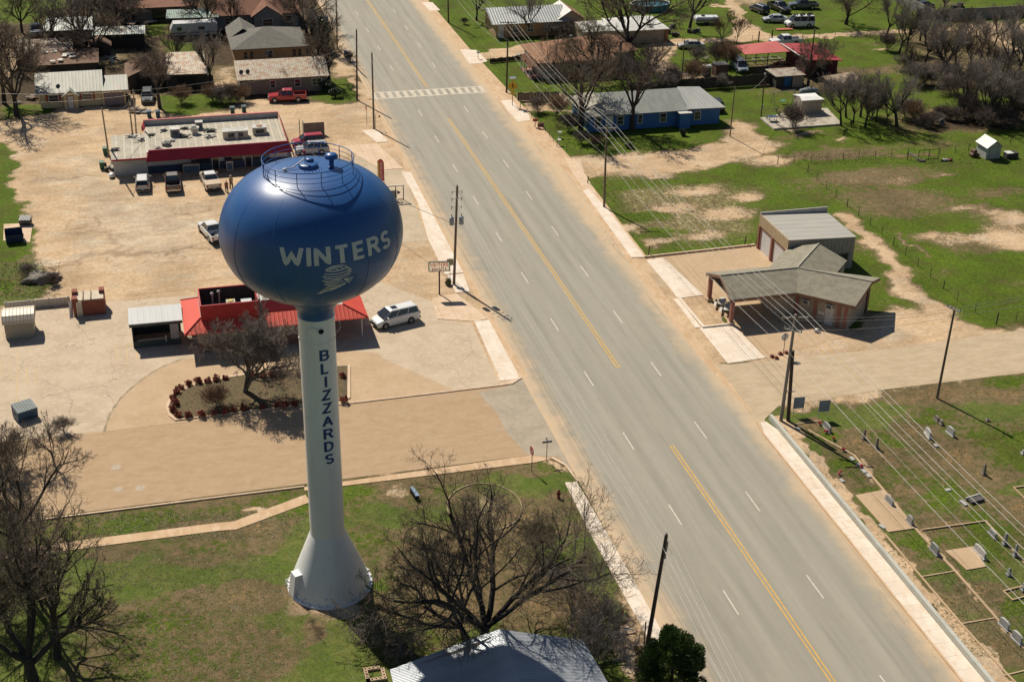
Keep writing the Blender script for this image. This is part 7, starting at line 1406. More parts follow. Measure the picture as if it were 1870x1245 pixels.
# wire fences
def wirefence(label, pts, n, h=1.15, m_=WOODD, wires=3, th=.05):
    P = [G(*p) for p in pts]; t = thing('wire_fence', label, 'wire fence', P[0]); O = P[0]
    ln_ = [(b_-a).length for a, b_ in zip(P, P[1:])]; tot = sum(ln_)
    for i in range(n+1):
        s_ = tot*i/n; k = 0
        while k < len(ln_)-1 and s_ > ln_[k]: s_ -= ln_[k]; k += 1
        p = P[k].lerp(P[k+1], min(1, s_/ln_[k]))-O; MB().tube([(p.x, p.y, 0), (p.x+.03*math.sin(i*5), p.y, h*(1+.08*math.sin(i*3)))], th*.75*(1.5 if i % 4 == 0 else 1), 5).build('post', m_, t)
    for w_ in range(wires): z = h*(w_+1)/wires*.92; MB().tube([(p-O)+Vector((0, 0, z)) for p in P], .006, 3, cap=False).build('wire', DKS, t)
wirefence('wire fence slanting through the green field right of the garage', [(1475, 315), (1525, 360), (1600, 420), (1680, 490), (1760, 560), (1819, 592)], 15); wirefence('wire fence along the dirt street at the right edge', [(1819, 592), (1870, 586), (1960, 575)], 4)
wirefence('wire fence across the far side of the field below the thicket', [(1420, 300), (1480, 297), (1560, 290), (1650, 285), (1740, 280), (1800, 270), (1870, 262)], 16)
wirefence('wire fence along the farm track', [(1215, 80), (1265, 78), (1385, 77), (1500, 72), (1640, 64)], 14, 1.2); wirefence('low wire fence round the front yard of the blue house', [(950, 200), (960, 205), (1000, 245), (1020, 272), (1060, 280)], 10, 1.0)
for px, py, h, lab in ((1385, 77, 1.9, 'stout dark post left of the farm gate'), (1409, 77, 2.1, 'tall stout dark post right of the farm gate')):
    o = MB().tube([(0, 0, 0), (0, 0, h)], .13, 8).tube([(0, 0, h), (0, 0, h+.05)], .1, 8).build('gate_post', WOODD); o.location = G(px, py); tag(o, lab, 'gate post')
# ------------------------------------------------------------------ cemetery
GRN = mat('grey_granite', (.34, .34, .33), (.26, .26, .255), .6, 5, fine=.3); GRL = mat('pale_granite', (.50, .49, .46), (.40, .39, .37), .7, 5, fine=.3); GRD = mat('stained_stone', (.27, .23, .18), (.20, .17, .14), .9, 5, fine=.3)
def stone(label, px, py, kind, w_=.9, h=.7, rz=90, m_=GRN, group=None):
    t = thing('gravestone' if kind != 'obelisk' else 'grave_pillar', label, 'gravestone', G(px, py), R_(rz), group); t.scale = (.84, .84, .84)
    if kind == 'slab':
        MB().box(-w_/2-.12, w_/2+.12, -.22, .22, 0, .14).build('plinth', m_, t); mb = MB()
        pts = [(-w_/2, 0), (w_/2, 0), (w_/2, h*.8), (w_*.3, h*.96), (0, h), (-w_*.3, h*.96), (-w_/2, h*.8)]; vs = [(x, y, z+.14) for y in (-.11, .11) for x, z in pts]; n_ = 7
        mb.add(vs, [tuple(range(n_)), tuple(range(2*n_-1, n_-1, -1))]+[(i, n_+i, n_+(i+1) % n_, (i+1) % n_) for i in range(n_)]); mb.build('tablet', m_, t)
    elif kind == 'obelisk':
        MB().box(-.24, .24, -.24, .24, 0, .2).build('plinth', m_, t); MB().add([(-.15, -.15, .2), (.15, -.15, .2), (.15, .15, .2), (-.15, .15, .2), (-.11, -.11, h), (.11, -.11, h), (.11, .11, h), (-.11, .11, h), (0, 0, h+.12)], [(0, 1, 5, 4), (1, 2, 6, 5), (2, 3, 7, 6), (3, 0, 4, 7), (4, 5, 8), (5, 6, 8), (6, 7, 8), (7, 4, 8)]).build('shaft', m_, t)
    elif kind == 'flat': MB().box(-w_/2, w_/2, -.2, .2, 0, .12).build('marker', m_, t); MB().box(-w_/2+.06, w_/2-.06, -.14, .14, .12, .14).build('plate', GRL, t)
    return t
for a in [('long grey headstone with red flowers at each end, nearest the sign boards', 1510, 784, 'slab', 1.5, .65), ('grey headstone at the top edge of the cracked slab', 1624, 918, 'slab', 1.4, .55), ('grey headstone at the lower edge of the cracked slab', 1661, 955, 'slab', 1.0, .75), ('grey double headstone beside the narrow curb path, below the slab', 1706, 1008, 'slab', 1.3, .8), ('wide pale headstone heading the concrete family plot', 1789, 1012, 'slab', 1.8, .7, 90, GRL),
          ('pale headstone above the row of two pillars on the right', 1812, 978, 'slab', 1.1, .5), ('tall grey tablet grave, upper of two in the curbed plot', 1834, 994, 'obelisk', 1, 1.3), ('tall grey tablet grave, lower of two in the curbed plot', 1853, 1015, 'obelisk', 1, 1.3), ('small pillar grave on bare earth right of centre', 1842, 1050, 'obelisk', 1, .8), ('grey pillar at the corner of the small curbed plot at the right edge', 1868, 1078, 'obelisk', 1, .9),
          ('lone tall pillar grave in the litter patch on the right', 1796, 866, 'obelisk', 1, 1.2, 90, GRD), ('slim pillar grave, left of the two standing side by side', 1577, 801, 'obelisk', 1, 1.1, 90, GRD), ('slim pillar grave, right of the two standing side by side', 1600, 818, 'obelisk', 1, 1.2, 90, GRD), ('pale leaning headstone with dark gap, left in the upper group', 1694, 796, 'slab', 1.4, .8, 80, GRL), ('pale blue-grey headstone, right in the upper group', 1735, 793, 'slab', 1.2, .8, 95, GRL),
          ('small stained headstone, first in the upper group', 1710, 768, 'slab', .7, .5, 90, GRD), ('small stained headstone, just below the first in the upper group', 1718, 774, 'slab', .6, .45, 90, GRD), ('low footstone beside the leaning headstone', 1709, 814, 'flat', .6), ('pale flat stone on the lawn mid cemetery', 1731, 895, 'flat', .6, .3, 0, GRL), ('long grey flat stone beside the open dark grave mound', 1759, 919, 'flat', 1.0, .3, 100),
          ('grey slanted headstone, upper of the lowest right pair', 1833, 1145, 'slab', 1.2, .75, 95, GRL), ('grey slanted headstone, lower of the lowest right pair', 1856, 1170, 'slab', 1.2, .8, 95, GRL), ('small white flat marker at the lower corner of the slab', 1611, 962, 'flat', .8, .3, 110, GRL), ('low white stone with red flowers along the fence row', 1556, 838, 'flat', .7, .3, 90, GRL), ('low pale stone further down the fence row', 1567, 849, 'flat', .6, .3, 90, GRL), ('two-tone flat marker in the fence row above the slab', 1577, 860, 'flat', .9, .3, 90, GRL), ('last flat marker in the fence row above the slab', 1586, 869, 'flat', .7, .3, 90, GRL), ('small flat marker in the dirt near the retaining wall', 1537, 878, 'flat', .6, .3, 100, GRL), ('tiny flat marker at the plot edge above the flower row', 1458, 783, 'flat', .5, .3, 90, GRL),
          ('grave stub at the right edge on bare earth', 1868, 829, 'obelisk', 1, .5, 90, GRL), ('tiny pinkish stub on bare earth by the pole shadow', 1803, 768, 'obelisk', 1, .3, 90, GRD)]: stone(*a)
FLR = mat('red_flowers', (.50, .01, .03), (.35, .01, .05), .7, 12)
for i, (px, py, lab) in enumerate([(1497, 776, 'red grave flowers above the long grey headstone'), (1509, 791, 'red grave flowers at the lower end of the long grey headstone'), (1522, 804, 'red and white flowers, third bunch down the fence row'), (1541, 824, 'dark red flowers, fourth bunch down the fence row'), (1533, 867, 'small dark red flowers near the retaining wall'), (1572, 855, 'tiny red flowers between the flat markers')]):
    g = thing('flower_bunch', lab, 'flowers', G(px, py), 0, 'grave flowers'); rg = random.Random(i)
    for k in range(6): MB().blob((rg.uniform(-.14, .14), rg.uniform(-.14, .14), .25+rg.uniform(-.08, .08)), (.09, .09, .08), k+i, 6, 0, .3).build('bloom', FLR, g)
    MB().lathe([(.06, 0), (.1, .18)], 8).build('vase', GRL, g)
g = thing('grave_mound', 'open dark stone box grave with a pale rim', 'grave', G(1781, 914), R_(10)); MB().box(-.7, .7, -.35, .35, 0, .25).build('box', DKS, g); MB().box(-.75, .75, .3, .42, 0, .32).build('rim', GRL, g)
def curb(label, pts, h=.07, wd=.11, m_=CONB):
    mb = MB(); P = [G(*p) for p in pts]
    for a, b_ in zip(P, P[1:]):
        d = (b_-a).normalized(); n_ = Vector((-d.y, d.x, 0))*wd/2; q_ = [a-n_-d*wd/2, b_-n_+d*wd/2, b_+n_+d*wd/2, a+n_-d*wd/2]; mb.prism([(v.x, v.y) for v in q_], 0, h+.003*len(mb.f)/6)
    tag(mb.build('grave_curb', m_), label, 'grave edging')
curb('thin curb line running the length of the cemetery rows', [(1478, 742+45), (1560, 832), (1605, 885), (1680, 975), (1745, 1044), (1825, 1135), (1870, 1183)], .08, .2); curb('curb round the large family plot', [(1685, 968), (1800, 952), (1870, 1028)], .12)
curb('curb across the strip below the green plot', [(1683, 1053), (1743, 1043)]); curb('curb across the strip above the lowest headstones', [(1755, 1139), (1818, 1128)]); curb('small curbed plot near the right edge', [(1870, 1070), (1832, 1080), (1849, 1096), (1870, 1090)], .12)
curb('outer curb along the sandy strip behind the retaining wall', [(1616, 976), (1682, 1053), (1755, 1139), (1840, 1232), (1870, 1262)], .08, .16); curb('curb of the plot at the far right edge', [(1872, 888), (1851, 891), (1872, 912)], .12); curb('curb at the lowest right corner of the cemetery', [(1835, 1233), (1872, 1224)]); curb('short curb above the flower row', [(1448, 775), (1502, 768)], .06, .1)
tag(kerbed('family_plot_slab', [(1725, 1006), (1777, 998), (1800, 1035), (1765, 1041), (1745, 1022)], .07, CONB, False), 'pale partly broken slab in front of the wide pale headstone', 'grave slab'); bpy.data.objects['family_plot_slab']['kind'] = None; del bpy.data.objects['family_plot_slab']['kind']
SGB = mat('notice_blue_grey', (.20, .25, .32), (.26, .31, .37), .5, 3)
for px, py, lab in ((1456, 758, 'blue-grey cemetery notice board, the one nearer the poles'), (1502, 764, 'blue-grey cemetery notice board, the one farther from the poles')):
    t = thing('notice_board', lab, 'notice board', G(px, py)); n, r, u = face_frame(-95)
    for s_ in (-.45, .45): q_ = r*s_; MB().tube([(q_.x, q_.y, 0), (q_.x, q_.y, 1.9)], .03, 6).build('post', TRIMW, t)
    mb = MB(); poly_plate(mb, [(-.55, -.62), (.55, -.62), (.55, .62), (-.55, .62)], Vector((0, 0, 1.4))+n*.04, n, r, u); mb.build('border', TRIMW, t); mb = MB(); poly_plate(mb, [(-.51, -.58), (.51, -.58), (.51, .58), (-.51, .58)], Vector((0, 0, 1.4))+n*.05, n, r, u); mb.build('board', SGB, t)
    mb = MB()
    for k in range(5): z_ = 1.75-k*.16; h_ = (.42, .3, .4, .25, .35)[k]; mb.add([Vector((0, 0, 0))+n*.066+r*x+u*z for x, z in ((-h_, z_-.025), (h_, z_-.025), (h_, z_+.025), (-h_, z_+.025))], [(0, 1, 2, 3)])
    mb.build('writing_lines', mat('notice_ink', (.38, .41, .45)), t)
# ------------------------------------------------------------------ yard things at the right
def sl(px, py): return G(px, py)
kerbed('yard_slab', [(1388, 218), (1410, 214), (1450, 205), (1510, 200), (1538, 229), (1413, 238)], .25, mat('old_yard_slab', (.50, .45, .37), (.36, .31, .24), .9, 1, fine=.3), False)
g = thing('barbecue_table', 'small dark table with blue top on the old yard slab', 'table', G(1409, 224)+Vector((0, 0, .25))); MB().box(-.7, .7, -.5, .5, .7, .76).build('tabletop', mat('dull_blue_top', (.05, .09, .16)), g)
for x in (-.6, .6):
    for y in (-.4, .4): MB().tube([(x, y, 0), (x, y, .7)], .035, 5).build('leg', BLKP, g)
g = thing('swing_frame', 'old pale swing frame of thin poles beside the white-roofed shed', 'swing frame', G(1430, 190)); 
for x in (-1.8, 1.8):
    for s_ in (-.7, .7): MB().tube([(x, s_, 0), (x, 0, 2.0)], .05, 6).build('leg', STL, g)
MB().tube([(-1.9, 0, 2.0), (1.9, 0.1, 2.1)], .06, 6).build('top_bar', STL, g); MB().box(-.5, .3, -.2, .2, .5, .56).build('seat', mat('aqua_seat', (.10, .40, .38)), g)
for x in (-.45, .25): MB().tube([(x, 0, .55), (x, 0, 2.0)], .015, 4).build('chain', STL, g)
g = thing('flat_roofed_shack', 'flat-topped dark shack with a blue tarp between the board fence and the tree', 'shack', G(1440, 160)+Vector((0, 2, 0))); MB().box(-2.3, 2.6, -2, 2, 0, 1.9).build('wall', DKW, g); MB().box(-2.5, 2.8, -2.2, 2.2, 1.9, 2.0).build('roof', mat('mossy_flat_roof', (.36, .33, .26), (.22, .15, .12), .9, 1), g); MB().box(-.9, .3, -2.06, -2.0, .2, 1.7).build('blue_tarp', mat('blue_tarp', (.03, .12, .30)), g); MB().box(.6, 2.5, -2.06, -2.0, 0, 1.8).build('grey_panel', CRW, g)
g = thing('collapsed_shed', 'low collapsed shed with a straw-coloured torn roof right of the dark tree', 'shed', G(1545, 165)+Vector((0, 1.5, 0))); MB().box(-2.5, 2.5, -1.5, 1.5, 0, 1.2).build('wall', DKW, g); MB().slab([(-2.8, -1.8, 1.2), (2.6, -1.7, 1.4), (2.6, 1.8, 2.0), (-2.8, 1.8, 1.5)], .1).build('roof', mat('straw_roof', (.36, .27, .17), (.16, .13, .11), .95, 1.5), g)
g = thing('covered_pool_frame', 'dark covered heap with grey top behind the white-roofed shed', 'covered heap', G(1482, 178)+Vector((0, 1.2, 0))); MB().blob((0, 0, .5), (1.8, 1.0, .8), 5, 12, 0, .15).build('cover', mat('grey_tarp', (.24, .27, .28), (.14, .15, .16), .7, 2), g); MB().box(-1.4, 1.4, -.7, .7, 0, .4).build('base', DKW, g)
g = thing('wood_heap', 'heap of pale and dark branches on the grass behind the blue house yard', 'wood heap', G(1285, 112)); rg = random.Random(9)
for i in range(14): x, y = rg.uniform(-3, 3), rg.uniform(-.8, .8); a = rg.uniform(0, 3.1); MB().tube([(x, y, .1+rg.random()*.3), (x+1.2*math.cos(a), y+1.2*math.sin(a), .2+rg.random()*.5)], .06, 5).build('branch', [DKS, PLK, WOODG][i % 3], g)
g = thing('rusty_hopper', 'brown rusty box standing behind the dark board fence', 'metal box', G(1318, 140)+Vector((0, 1, 0))); MB().box(-1.1, 1.1, -.9, .9, .1, 1.9).build('box', mat('dark_rust_sheet', (.15, .08, .055), (.10, .06, .045), .9, 2), g); MB().box(-1.2, 1.2, -1, 1, 1.9, 1.96).build('rim', DKS, g)
g = thing('white_tank_lid', 'white flat lid resting behind the dark board fence', 'lid', G(1293, 142)+Vector((0, .8, 0))); MB().box(-.65, .65, -.5, .5, 1.6, 1.9).build('lid', P_WH, g); MB().box(-.6, .6, -.45, .45, 0, 1.6).build('tank', DKS, g)
g = thing('lumber_trailer', 'long low lumber frame with cross bars under the red lean-to', 'trailer', G(1385, 116)+Vector((0, .5, 0))); MB().box(-4.5, 4.5, -.9, -.8, .5, .7).build('side_rail', WOODG, g); MB().box(-4.5, 4.5, .8, .9, .5, .7).build('side_rail', WOODG, g)
for i in range(6): MB().box(-4+i*1.6, -3.8+i*1.6, -.8, .8, .55, .65).build('cross_bar', WOODG, g)
g = thing('field_gate_frame', 'dark tube gate panel standing alone in the far field', 'gate panel', G(1695, 292)); 
for x in (-1.6, 0, 1.5): MB().tube([(x, 0, 0), (x, 0, 1.5)], .05, 5).build('upright', BLKP, g)
for z in (.1, 1.5): MB().tube([(-1.6, 0, z), (1.5, 0, z)], .05, 5).build('rail', BLKP, g)
g = thing('fallen_frame', 'pale pole leaning on a dark bar at the left of the tube gate', 'frame', G(1672, 293)); MB().tube([(-.9, .5, 1.0), (.5, -.6, .15)], .08, 6).build('pale_bar', GRL, g); MB().tube([(-1, .5, 0), (-1, .5, 1.1)], .05, 5).build('upright', BLKP, g); MB().box(.2, 1.2, -.8, -.4, 0, .2).build('foot', DKS, g)
g = thing('scrap_plough', 'small reddish heap of scrap on the field between gate and shed', 'scrap', G(1731, 294)); rg = random.Random(12)
for i in range(7): MB().blob((rg.uniform(-.9, .9), rg.uniform(-.3, .3), .15), (.3, .2, .18), i, 7, 0, .4).build('scrap', [PLK, mat('dull_red_scrap', (.28, .08, .06)), DKS][i % 3], g)
g = thing('oil_drum', 'brown drums lying beside the garden shed', 'drums', G(1778, 286)); 
for i, (x, y, z) in enumerate(((-.3, 0, .3), (.35, -.1, .3), (0, .1, .8))): MB().tube([(x, y-.4, z), (x, y+.4, z)], .29, 12).build('drum', mat('brown_drum', (.14, .07, .05)), g)
g = thing('small_white_cage', 'small white-topped dark crate right of the garden shed', 'crate', G(1845, 288)); MB().box(-.9, .9, -.5, .5, 0, .8).build('crate', DKW, g); MB().box(-.9, .1, -.55, .55, .8, .86).build('lid', P_WH, g)
g = thing('tin_tub', 'round pale tub lying in the brush at the thicket edge', 'tub', G(1718, 226)); MB().tube([(0, -.3, .4), (0, .3, .4)], .45, 14).build('tub', GRL, g); MB().tube([(0, -.32, .4), (0, -.28, .4)], .33, 14).build('opening', DKS, g)
g = thing('red_sheet', 'flat orange-red sheet on the grass in front of the junked van', 'sheet', G(1432, 55)); MB().box(-1.6, 1.6, -.6, .6, .1, .2).build('sheet', mat('orange_red_sheet', (.42, .12, .06)), g); MB().box(-1.2, 1.2, -.4, .4, 0, .1).build('support', DKS, g)
g = thing('old_tractor', 'small black tractor parked behind the block wall by the bare tree', 'tractor', G(1754, 24)+Vector((0, 1.2, 0))); MB().box(-1.4, .6, -.35, .35, .6, 1.2).build('body', BLKP, g); MB().box(.0, .8, -.45, .45, .9, 1.7).build('seat', DKS, g)
for x, r0 in ((-1.1, .4), (.5, .65)):
    for s_ in (-.6, .6): MB().tube([(x, s_-.12, r0), (x, s_+.12, r0)], r0, 14).build('wheel', TYRE, g)
g = thing('above_ground_pool', 'oval above-ground pool with teal wall and pale rim behind the white-roofed barn', 'pool', G(1193, 22)+Vector((0, 2, 0))); o = MB().lathe([(2.6, 0), (2.6, 1.2)], 28, cap=False).build('pool_wall', mat('teal_pool_wall', (.08, .20, .22), (.06, .15, .17), .5), g); o.scale = (1.5, 1, 1); o = MB().lathe([(2.5, 1.2), (2.72, 1.2), (2.72, 1.26), (2.5, 1.26)], 28, cap=False).build('rim', TRIMW, g); o.scale = (1.5, 1, 1); o = MB().lathe([(0.001, 1.0), (2.58, 1.0)], 28, cap=False).build('water', mat('pool_water', (.02, .10, .12), None, .1), g); o.scale = (1.5, 1, 1)
for i, (px, py, lab) in enumerate(((1212, 62, 'dark stack of bins by the white-roofed barn corner'), (1238, 66, 'black barrel on the grass below the tall dark tree'), (1268, 60, 'dark machine heap right of the tall dark tree'), (1227, 52, 'low pale rack frame beside the barn'))):
    g = thing('yard_clutter', lab, 'clutter', G(px, py)); rg = random.Random(30+i)
    for k in range(6): MB().box(*(lambda x, y, s_: (x-s_, x+s_, y-s_*.7, y+s_*.7, 0, s_*2))(rg.uniform(-1, 1), rg.uniform(-.4, .4), rg.uniform(.15, .4)), 0, rg.random()).build('item', [DKS, BLKP, WOODD, PLK][(k+i) % 4 if k > 3 else 0], g)
# top-left yard debris, pallets, logs
for i, (px, py, n_, sp_, mats_, lab) in enumerate([(75, 98, 12, 3.2, 0, 'scattered pale sheets and boards left in the far left yard'), (120, 95, 14, 3.5, 0, 'big pile of brown junk and pale boards behind the cottage'), (155, 78, 6, 1.5, 1, 'white metal scraps near the small hut'), (250, 42, 8, 2.0, 0, 'rubble and white sheets near the open tin shelter'), (278, 42, 6, 1.5, 0, 'torn white sheet heap right of the tin shelter'), (210, 110, 6, 2.0, 1, 'brown crates and frame beside the small hut'), (255, 205, 10, 1.1, 2, 'broken pallets leaning by the blue bins'), (55, 182, 6, 1.8, 2, 'stack of long pale logs left of the cottage'), (90, 187, 6, 1.3, 1, 'dark chairs and pots at the cottage front wall'), (110, 188, 5, 1.0, 1, 'small dark garden things beside the cottage door')]):
    g = thing('junk_pile', lab, 'junk', G(px, py)); rg = random.Random(60+i)
    for k in range(n_):
        x, y = rg.gauss(0, sp_*.5), rg.gauss(0, sp_*.45); a_, b2 = rg.uniform(.3, 1.0), rg.uniform(.1, .45); z = rg.uniform(.05, .5)
        m_ = ([PLK, DKS, mat('brown_junk', (.20, .11, .07), (.12, .07, .05), .9, 3), mat('brown_junk', (.20, .11, .07))], [DKS, PLK, BLKP, WOODD], [WOODG, WOODG, PLK, WOOD])[mats_][k % 4]
        if k % 3 == 2: MB().blob((x, y, z*.6), (a_*.6, b2+.2, z*.6+.1), k, 8, 0, .35).build('debris', m_, g)
        else: MB().box(x-a_, x+a_, y-b2, y+b2, z, z+.08, 0, rg.uniform(-.8, .8)).build('board', m_, g)
tag(MB().blob((0, 0, .25), (1.9, 1.2, .6), 11, 16, 0, .35).build('rubble_pile', mat('grey_rubble', (.30, .27, .23), (.13, .11, .09), .95, 6, fine=.4, bmp=.8)), 'heap of grey rubble among dry weeds at the left verge', 'rubble').location = G(75, 512)
o = tag(MB().box(-.4, .4, -.4, .4, 0, .5).box(-.45, .45, -.45, .45, .5, .56).build('utility_box', mat('utility_grey', (.35, .36, .33))), 'small grey utility box in the yard near the dark crossing pole', 'utility box'); o.location = G(948, 105)
tag(MB().tube([(0, 0, 0), (0, 0, 1.0)], .05, 6).box(-.25, .25, -.12, .12, 1.0, 1.3).build('mailbox', mat('mailbox_grey', (.45, .47, .48))), 'grey roadside mailbox on a post at the brown-roofed house drive', 'mailbox').location = G(873, 108)
tag(MB().tube([(0, 0, 0), (0, 0, .9)], .06, 6).box(-.35, .35, -.16, .16, .9, 1.25).build('mailbox', mat('mailbox_red', (.30, .03, .03))), 'dark red mailbox on a post in front of the blue house', 'mailbox').location = G(977, 232)
g = thing('porch_steps', 'red garden bench by the front gate of the blue house', 'bench', G(988, 236)); MB().box(-.5, .5, -.2, .2, .35, .42).build('seat', SALM, g); MB().box(-.5, .5, .15, .22, .42, .9).build('backrest', SALM, g)
for x in (-.42, .42): MB().box(x-.04, x+.04, -.18, .18, 0, .35).build('leg', SALM, g)
g = thing('garden_shelter', 'pale green low garden cover beside the blue house', 'garden cover', G(1045, 226)); MB().blob((0, 0, .3), (1.6, 1.1, .45), 4, 12, 0, .12).build('cover', mat('pale_green_cover', (.25, .33, .19), (.18, .25, .14), .8, 2), g); MB().box(-1.2, 1.2, -.8, .8, 0, .15).build('base', DKS, g)
for i, (px, py, lab) in enumerate(((1022, 252, 'small pale bird bath in the blue house front garden'), (1021, 266, 'pale garden figure at the corner of the blue house garden'), (1187, 232, 'pale bird bath on the lawn beside the blue house wall'))):
    g = thing('bird_bath', lab, 'bird bath', G(px, py)); MB().lathe([(.18, 0), (.07, .1), (.07, .7), (.14, .78)], 10).build('pedestal', GRL, g); MB().lathe([(.1, .78), (.32, .86), (.32, .92)], 14).build('basin', GRL, g)
# ------------------------------------------------------------------ bare winter trees
BARK = mat('dark_bark', (.055, .044, .035), (.034, .028, .024), .95, 3, stretch=(1, 1, .2)); BARKG = mat('grey_bark', (.17, .145, .12), (.10, .085, .07), .95, 3, stretch=(1, 1, .2))
TWG = mat('twig_brown', (.17, .13, .09), (.11, .085, .06), .95, 1.5, fine=0); TWR = mat('twig_reddish', (.16, .12, .098), (.11, .085, .07), .95, 1.5, fine=0); TWP = mat('twig_grey', (.27, .23, .195), (.185, .155, .13), .95, 1.5, fine=0); TWO = mat('twig_orange', (.26, .16, .09), (.18, .11, .065), .95, 1.5, fine=0); TWGN = mat('twig_olive', (.13, .12, .05), (.09, .075, .045), .95, 1.5, fine=0)
def seg_mesh(name, P0, P1, r0, r1, nside, m_, parent):
    """frusta for many limb segments at once"""
    P0, P1, r0, r1 = map(np.asarray, (P0, P1, r0, r1)); n = len(P0); d = P1-P0; L = np.linalg.norm(d, axis=1, keepdims=True)+1e-9; d = d/L
    up = np.where(np.abs(d[:, 2:3]) < .9, np.array([[0, 0, 1.]]), np.array([[1., 0, 0]])); a = np.cross(d, up); a /= np.linalg.norm(a, axis=1, keepdims=True); b_ = np.cross(d, a)
    an = 2*np.pi*np.arange(nside)/nside; ring = a[:, None]*np.cos(an)[None, :, None]+b_[:, None]*np.sin(an)[None, :, None]
    V = np.concatenate([P0[:, None]-d[:, None]*r0[:, None, None]*.3+ring*r0[:, None, None], P1[:, None]+ring*r1[:, None, None]], 1).reshape(-1, 3)
    k = np.arange(nside); k2 = (k+1) % nside; base = (np.arange(n)*2*nside)[:, None]
    Q = np.stack([base+k, base+k2, base+nside+k2, base+nside+k], -1).reshape(-1, 4).astype(np.int32)
    me = bpy.data.meshes.new(name); me.vertices.add(len(V)); me.vertices.foreach_set('co', V.astype(np.float32).ravel()); me.loops.add(Q.size); me.loops.foreach_set('vertex_index', Q.ravel())
    me.polygons.add(len(Q)); me.polygons.foreach_set('loop_start', np.arange(0, Q.size, 4, dtype=np.int32)); me.polygons.foreach_set('loop_total', np.full(len(Q), 4, dtype=np.int32)); me.update(calc_edges=True)
    me.polygons.foreach_set('use_smooth', np.ones(len(Q), bool)); me.materials.append(m_); o = bpy.data.objects.new(name, me); COL.objects.link(o); o.parent = parent; return o
def bare_tree(name, label, loc, H=9, r=.22, seed=1, trunkf=.28, spread=38, kids=(5, 5, 5, 5, 4), ratio=(.75, .62, .58, .55, .5), up=.25, lean=(0, 0), bark=BARK, twig=TWG, cat='tree', group=None, limb0=.35, wob_=.16, rt=.011, stems=1, droop=0.0):
    rg = np.random.RandomState(seed); t = thing(name, label, cat, loc, 0, group); segs = []   # level lists
    if stems == 1: S = np.array([[0., 0, -.1]]); D = np.array([[lean[0], lean[1], 1.]])
    else:
        an = rg.rand(stems)*6.28; S = np.stack([np.cos(an)*.12, np.sin(an)*.12, an*0-.1], 1); D = np.stack([np.cos(an)*.45, np.sin(an)*.45, an*0+1], 1)
    D /= np.linalg.norm(D, axis=1, keepdims=True); Ln = np.full(len(S), H*trunkf*(1 if stems == 1 else 1.4)); Rr = np.full(len(S), r if stems == 1 else r*.6)
    nseg = (5, 5, 5, 4, 3, 3, 2)
    for lv in range(len(kids)+1):
        n = len(S); ns = nseg[min(lv, 5)]; pts = [S]; dirs = [D]; d = D.copy(); p = S.copy(); last = lv == len(kids)
        for i in range(ns):
            d = d+rg.normal(0, wob_*(1 if lv else .35), (n, 3))+np.array([0, 0, (up if lv < 3 else up*.5-droop)*.22]); d /= np.linalg.norm(d, axis=1, keepdims=True); p = p+d*(Ln/ns)[:, None]; pts.append(p); dirs.append(d)
        endf = .62 if not last else .4
        for i in range(ns): segs.append((lv, pts[i], pts[i+1], Rr*(1-(1-endf)*i/ns), Rr*(1-(1-endf)*(i+1)/ns)))
        if last: break
        K = kids[lv]; PT_ = np.stack(pts, 1); DT = np.stack(dirs, 1)
        par = np.repeat(np.arange(n), K); j = np.tile(np.arange(K), n)
        lo = limb0 if lv else .78
        f = lo+(1-lo)*((j+rg.rand(n*K)*.9)/K) if lv else np.clip(.8+.2*(j+1)/K, 0, 1); f = np.clip(f, 0, .999)
        fi = f*ns; ii = fi.astype(int); fr = (fi-ii)[:, None]
        S2 = PT_[par, ii]*(1-fr)+PT_[par, np.minimum(ii+1, ns)]*fr; pd = DT[par, np.minimum(ii+1, ns)]
        az_ = (j*2.4+rg.rand(n)[par]*6.28+rg.normal(0, .4, n*K)); sp_ = np.radians(spread*(1.0 if lv else 1.05)+rg.normal(0, 9, n*K)); cont = (j == K-1); sp_ = np.where(cont, sp_*.35, sp_)
        uu = np.where(np.abs(pd[:, 2:3]) < .95, np.array([[0, 0, 1.]]), np.array([[1., 0, 0]])); a = np.cross(pd, uu); a /= np.linalg.norm(a, axis=1, keepdims=True)+1e-9; b_ = np.cross(pd, a)
        D2 = pd*np.cos(sp_)[:, None]+(a*np.cos(az_)[:, None]+b_*np.sin(az_)[:, None])*np.sin(sp_)[:, None]; D2[:, 2] += up*(.5 if lv < 2 else .2); D2 /= np.linalg.norm(D2, axis=1, keepdims=True)
        base = H*ratio[0]*.62 if lv == 0 else None
        L2 = (np.full(n*K, base) if lv == 0 else Ln[par]*ratio[lv])*(1.15-.45*f*(lv > 0))*rg.uniform(.7, 1.2, n*K)
        R2 = np.maximum(Rr[par]*(1-(1-endf)*f)*rg.uniform(.45, .68, n*K)*(1.05 if lv == 0 else 1), rt*.8)
        S, D, Ln, Rr = S2, D2, L2, R2
    big = [s for s in segs if s[0] <= 2]; small_ = [s for s in segs if s[0] > 2]
    cat_ = lambda ss, i: np.concatenate([s[i] for s in ss])
    seg_mesh('trunk', cat_(big, 1), cat_(big, 2), np.maximum(cat_(big, 3), rt), np.maximum(cat_(big, 4), rt), 6, bark, t)
    if small_: seg_mesh('crown', cat_(small_, 1), cat_(small_, 2), np.maximum(cat_(small_, 3), rt), np.maximum(cat_(small_, 4), rt*.6), 3, twig, t)
    return t
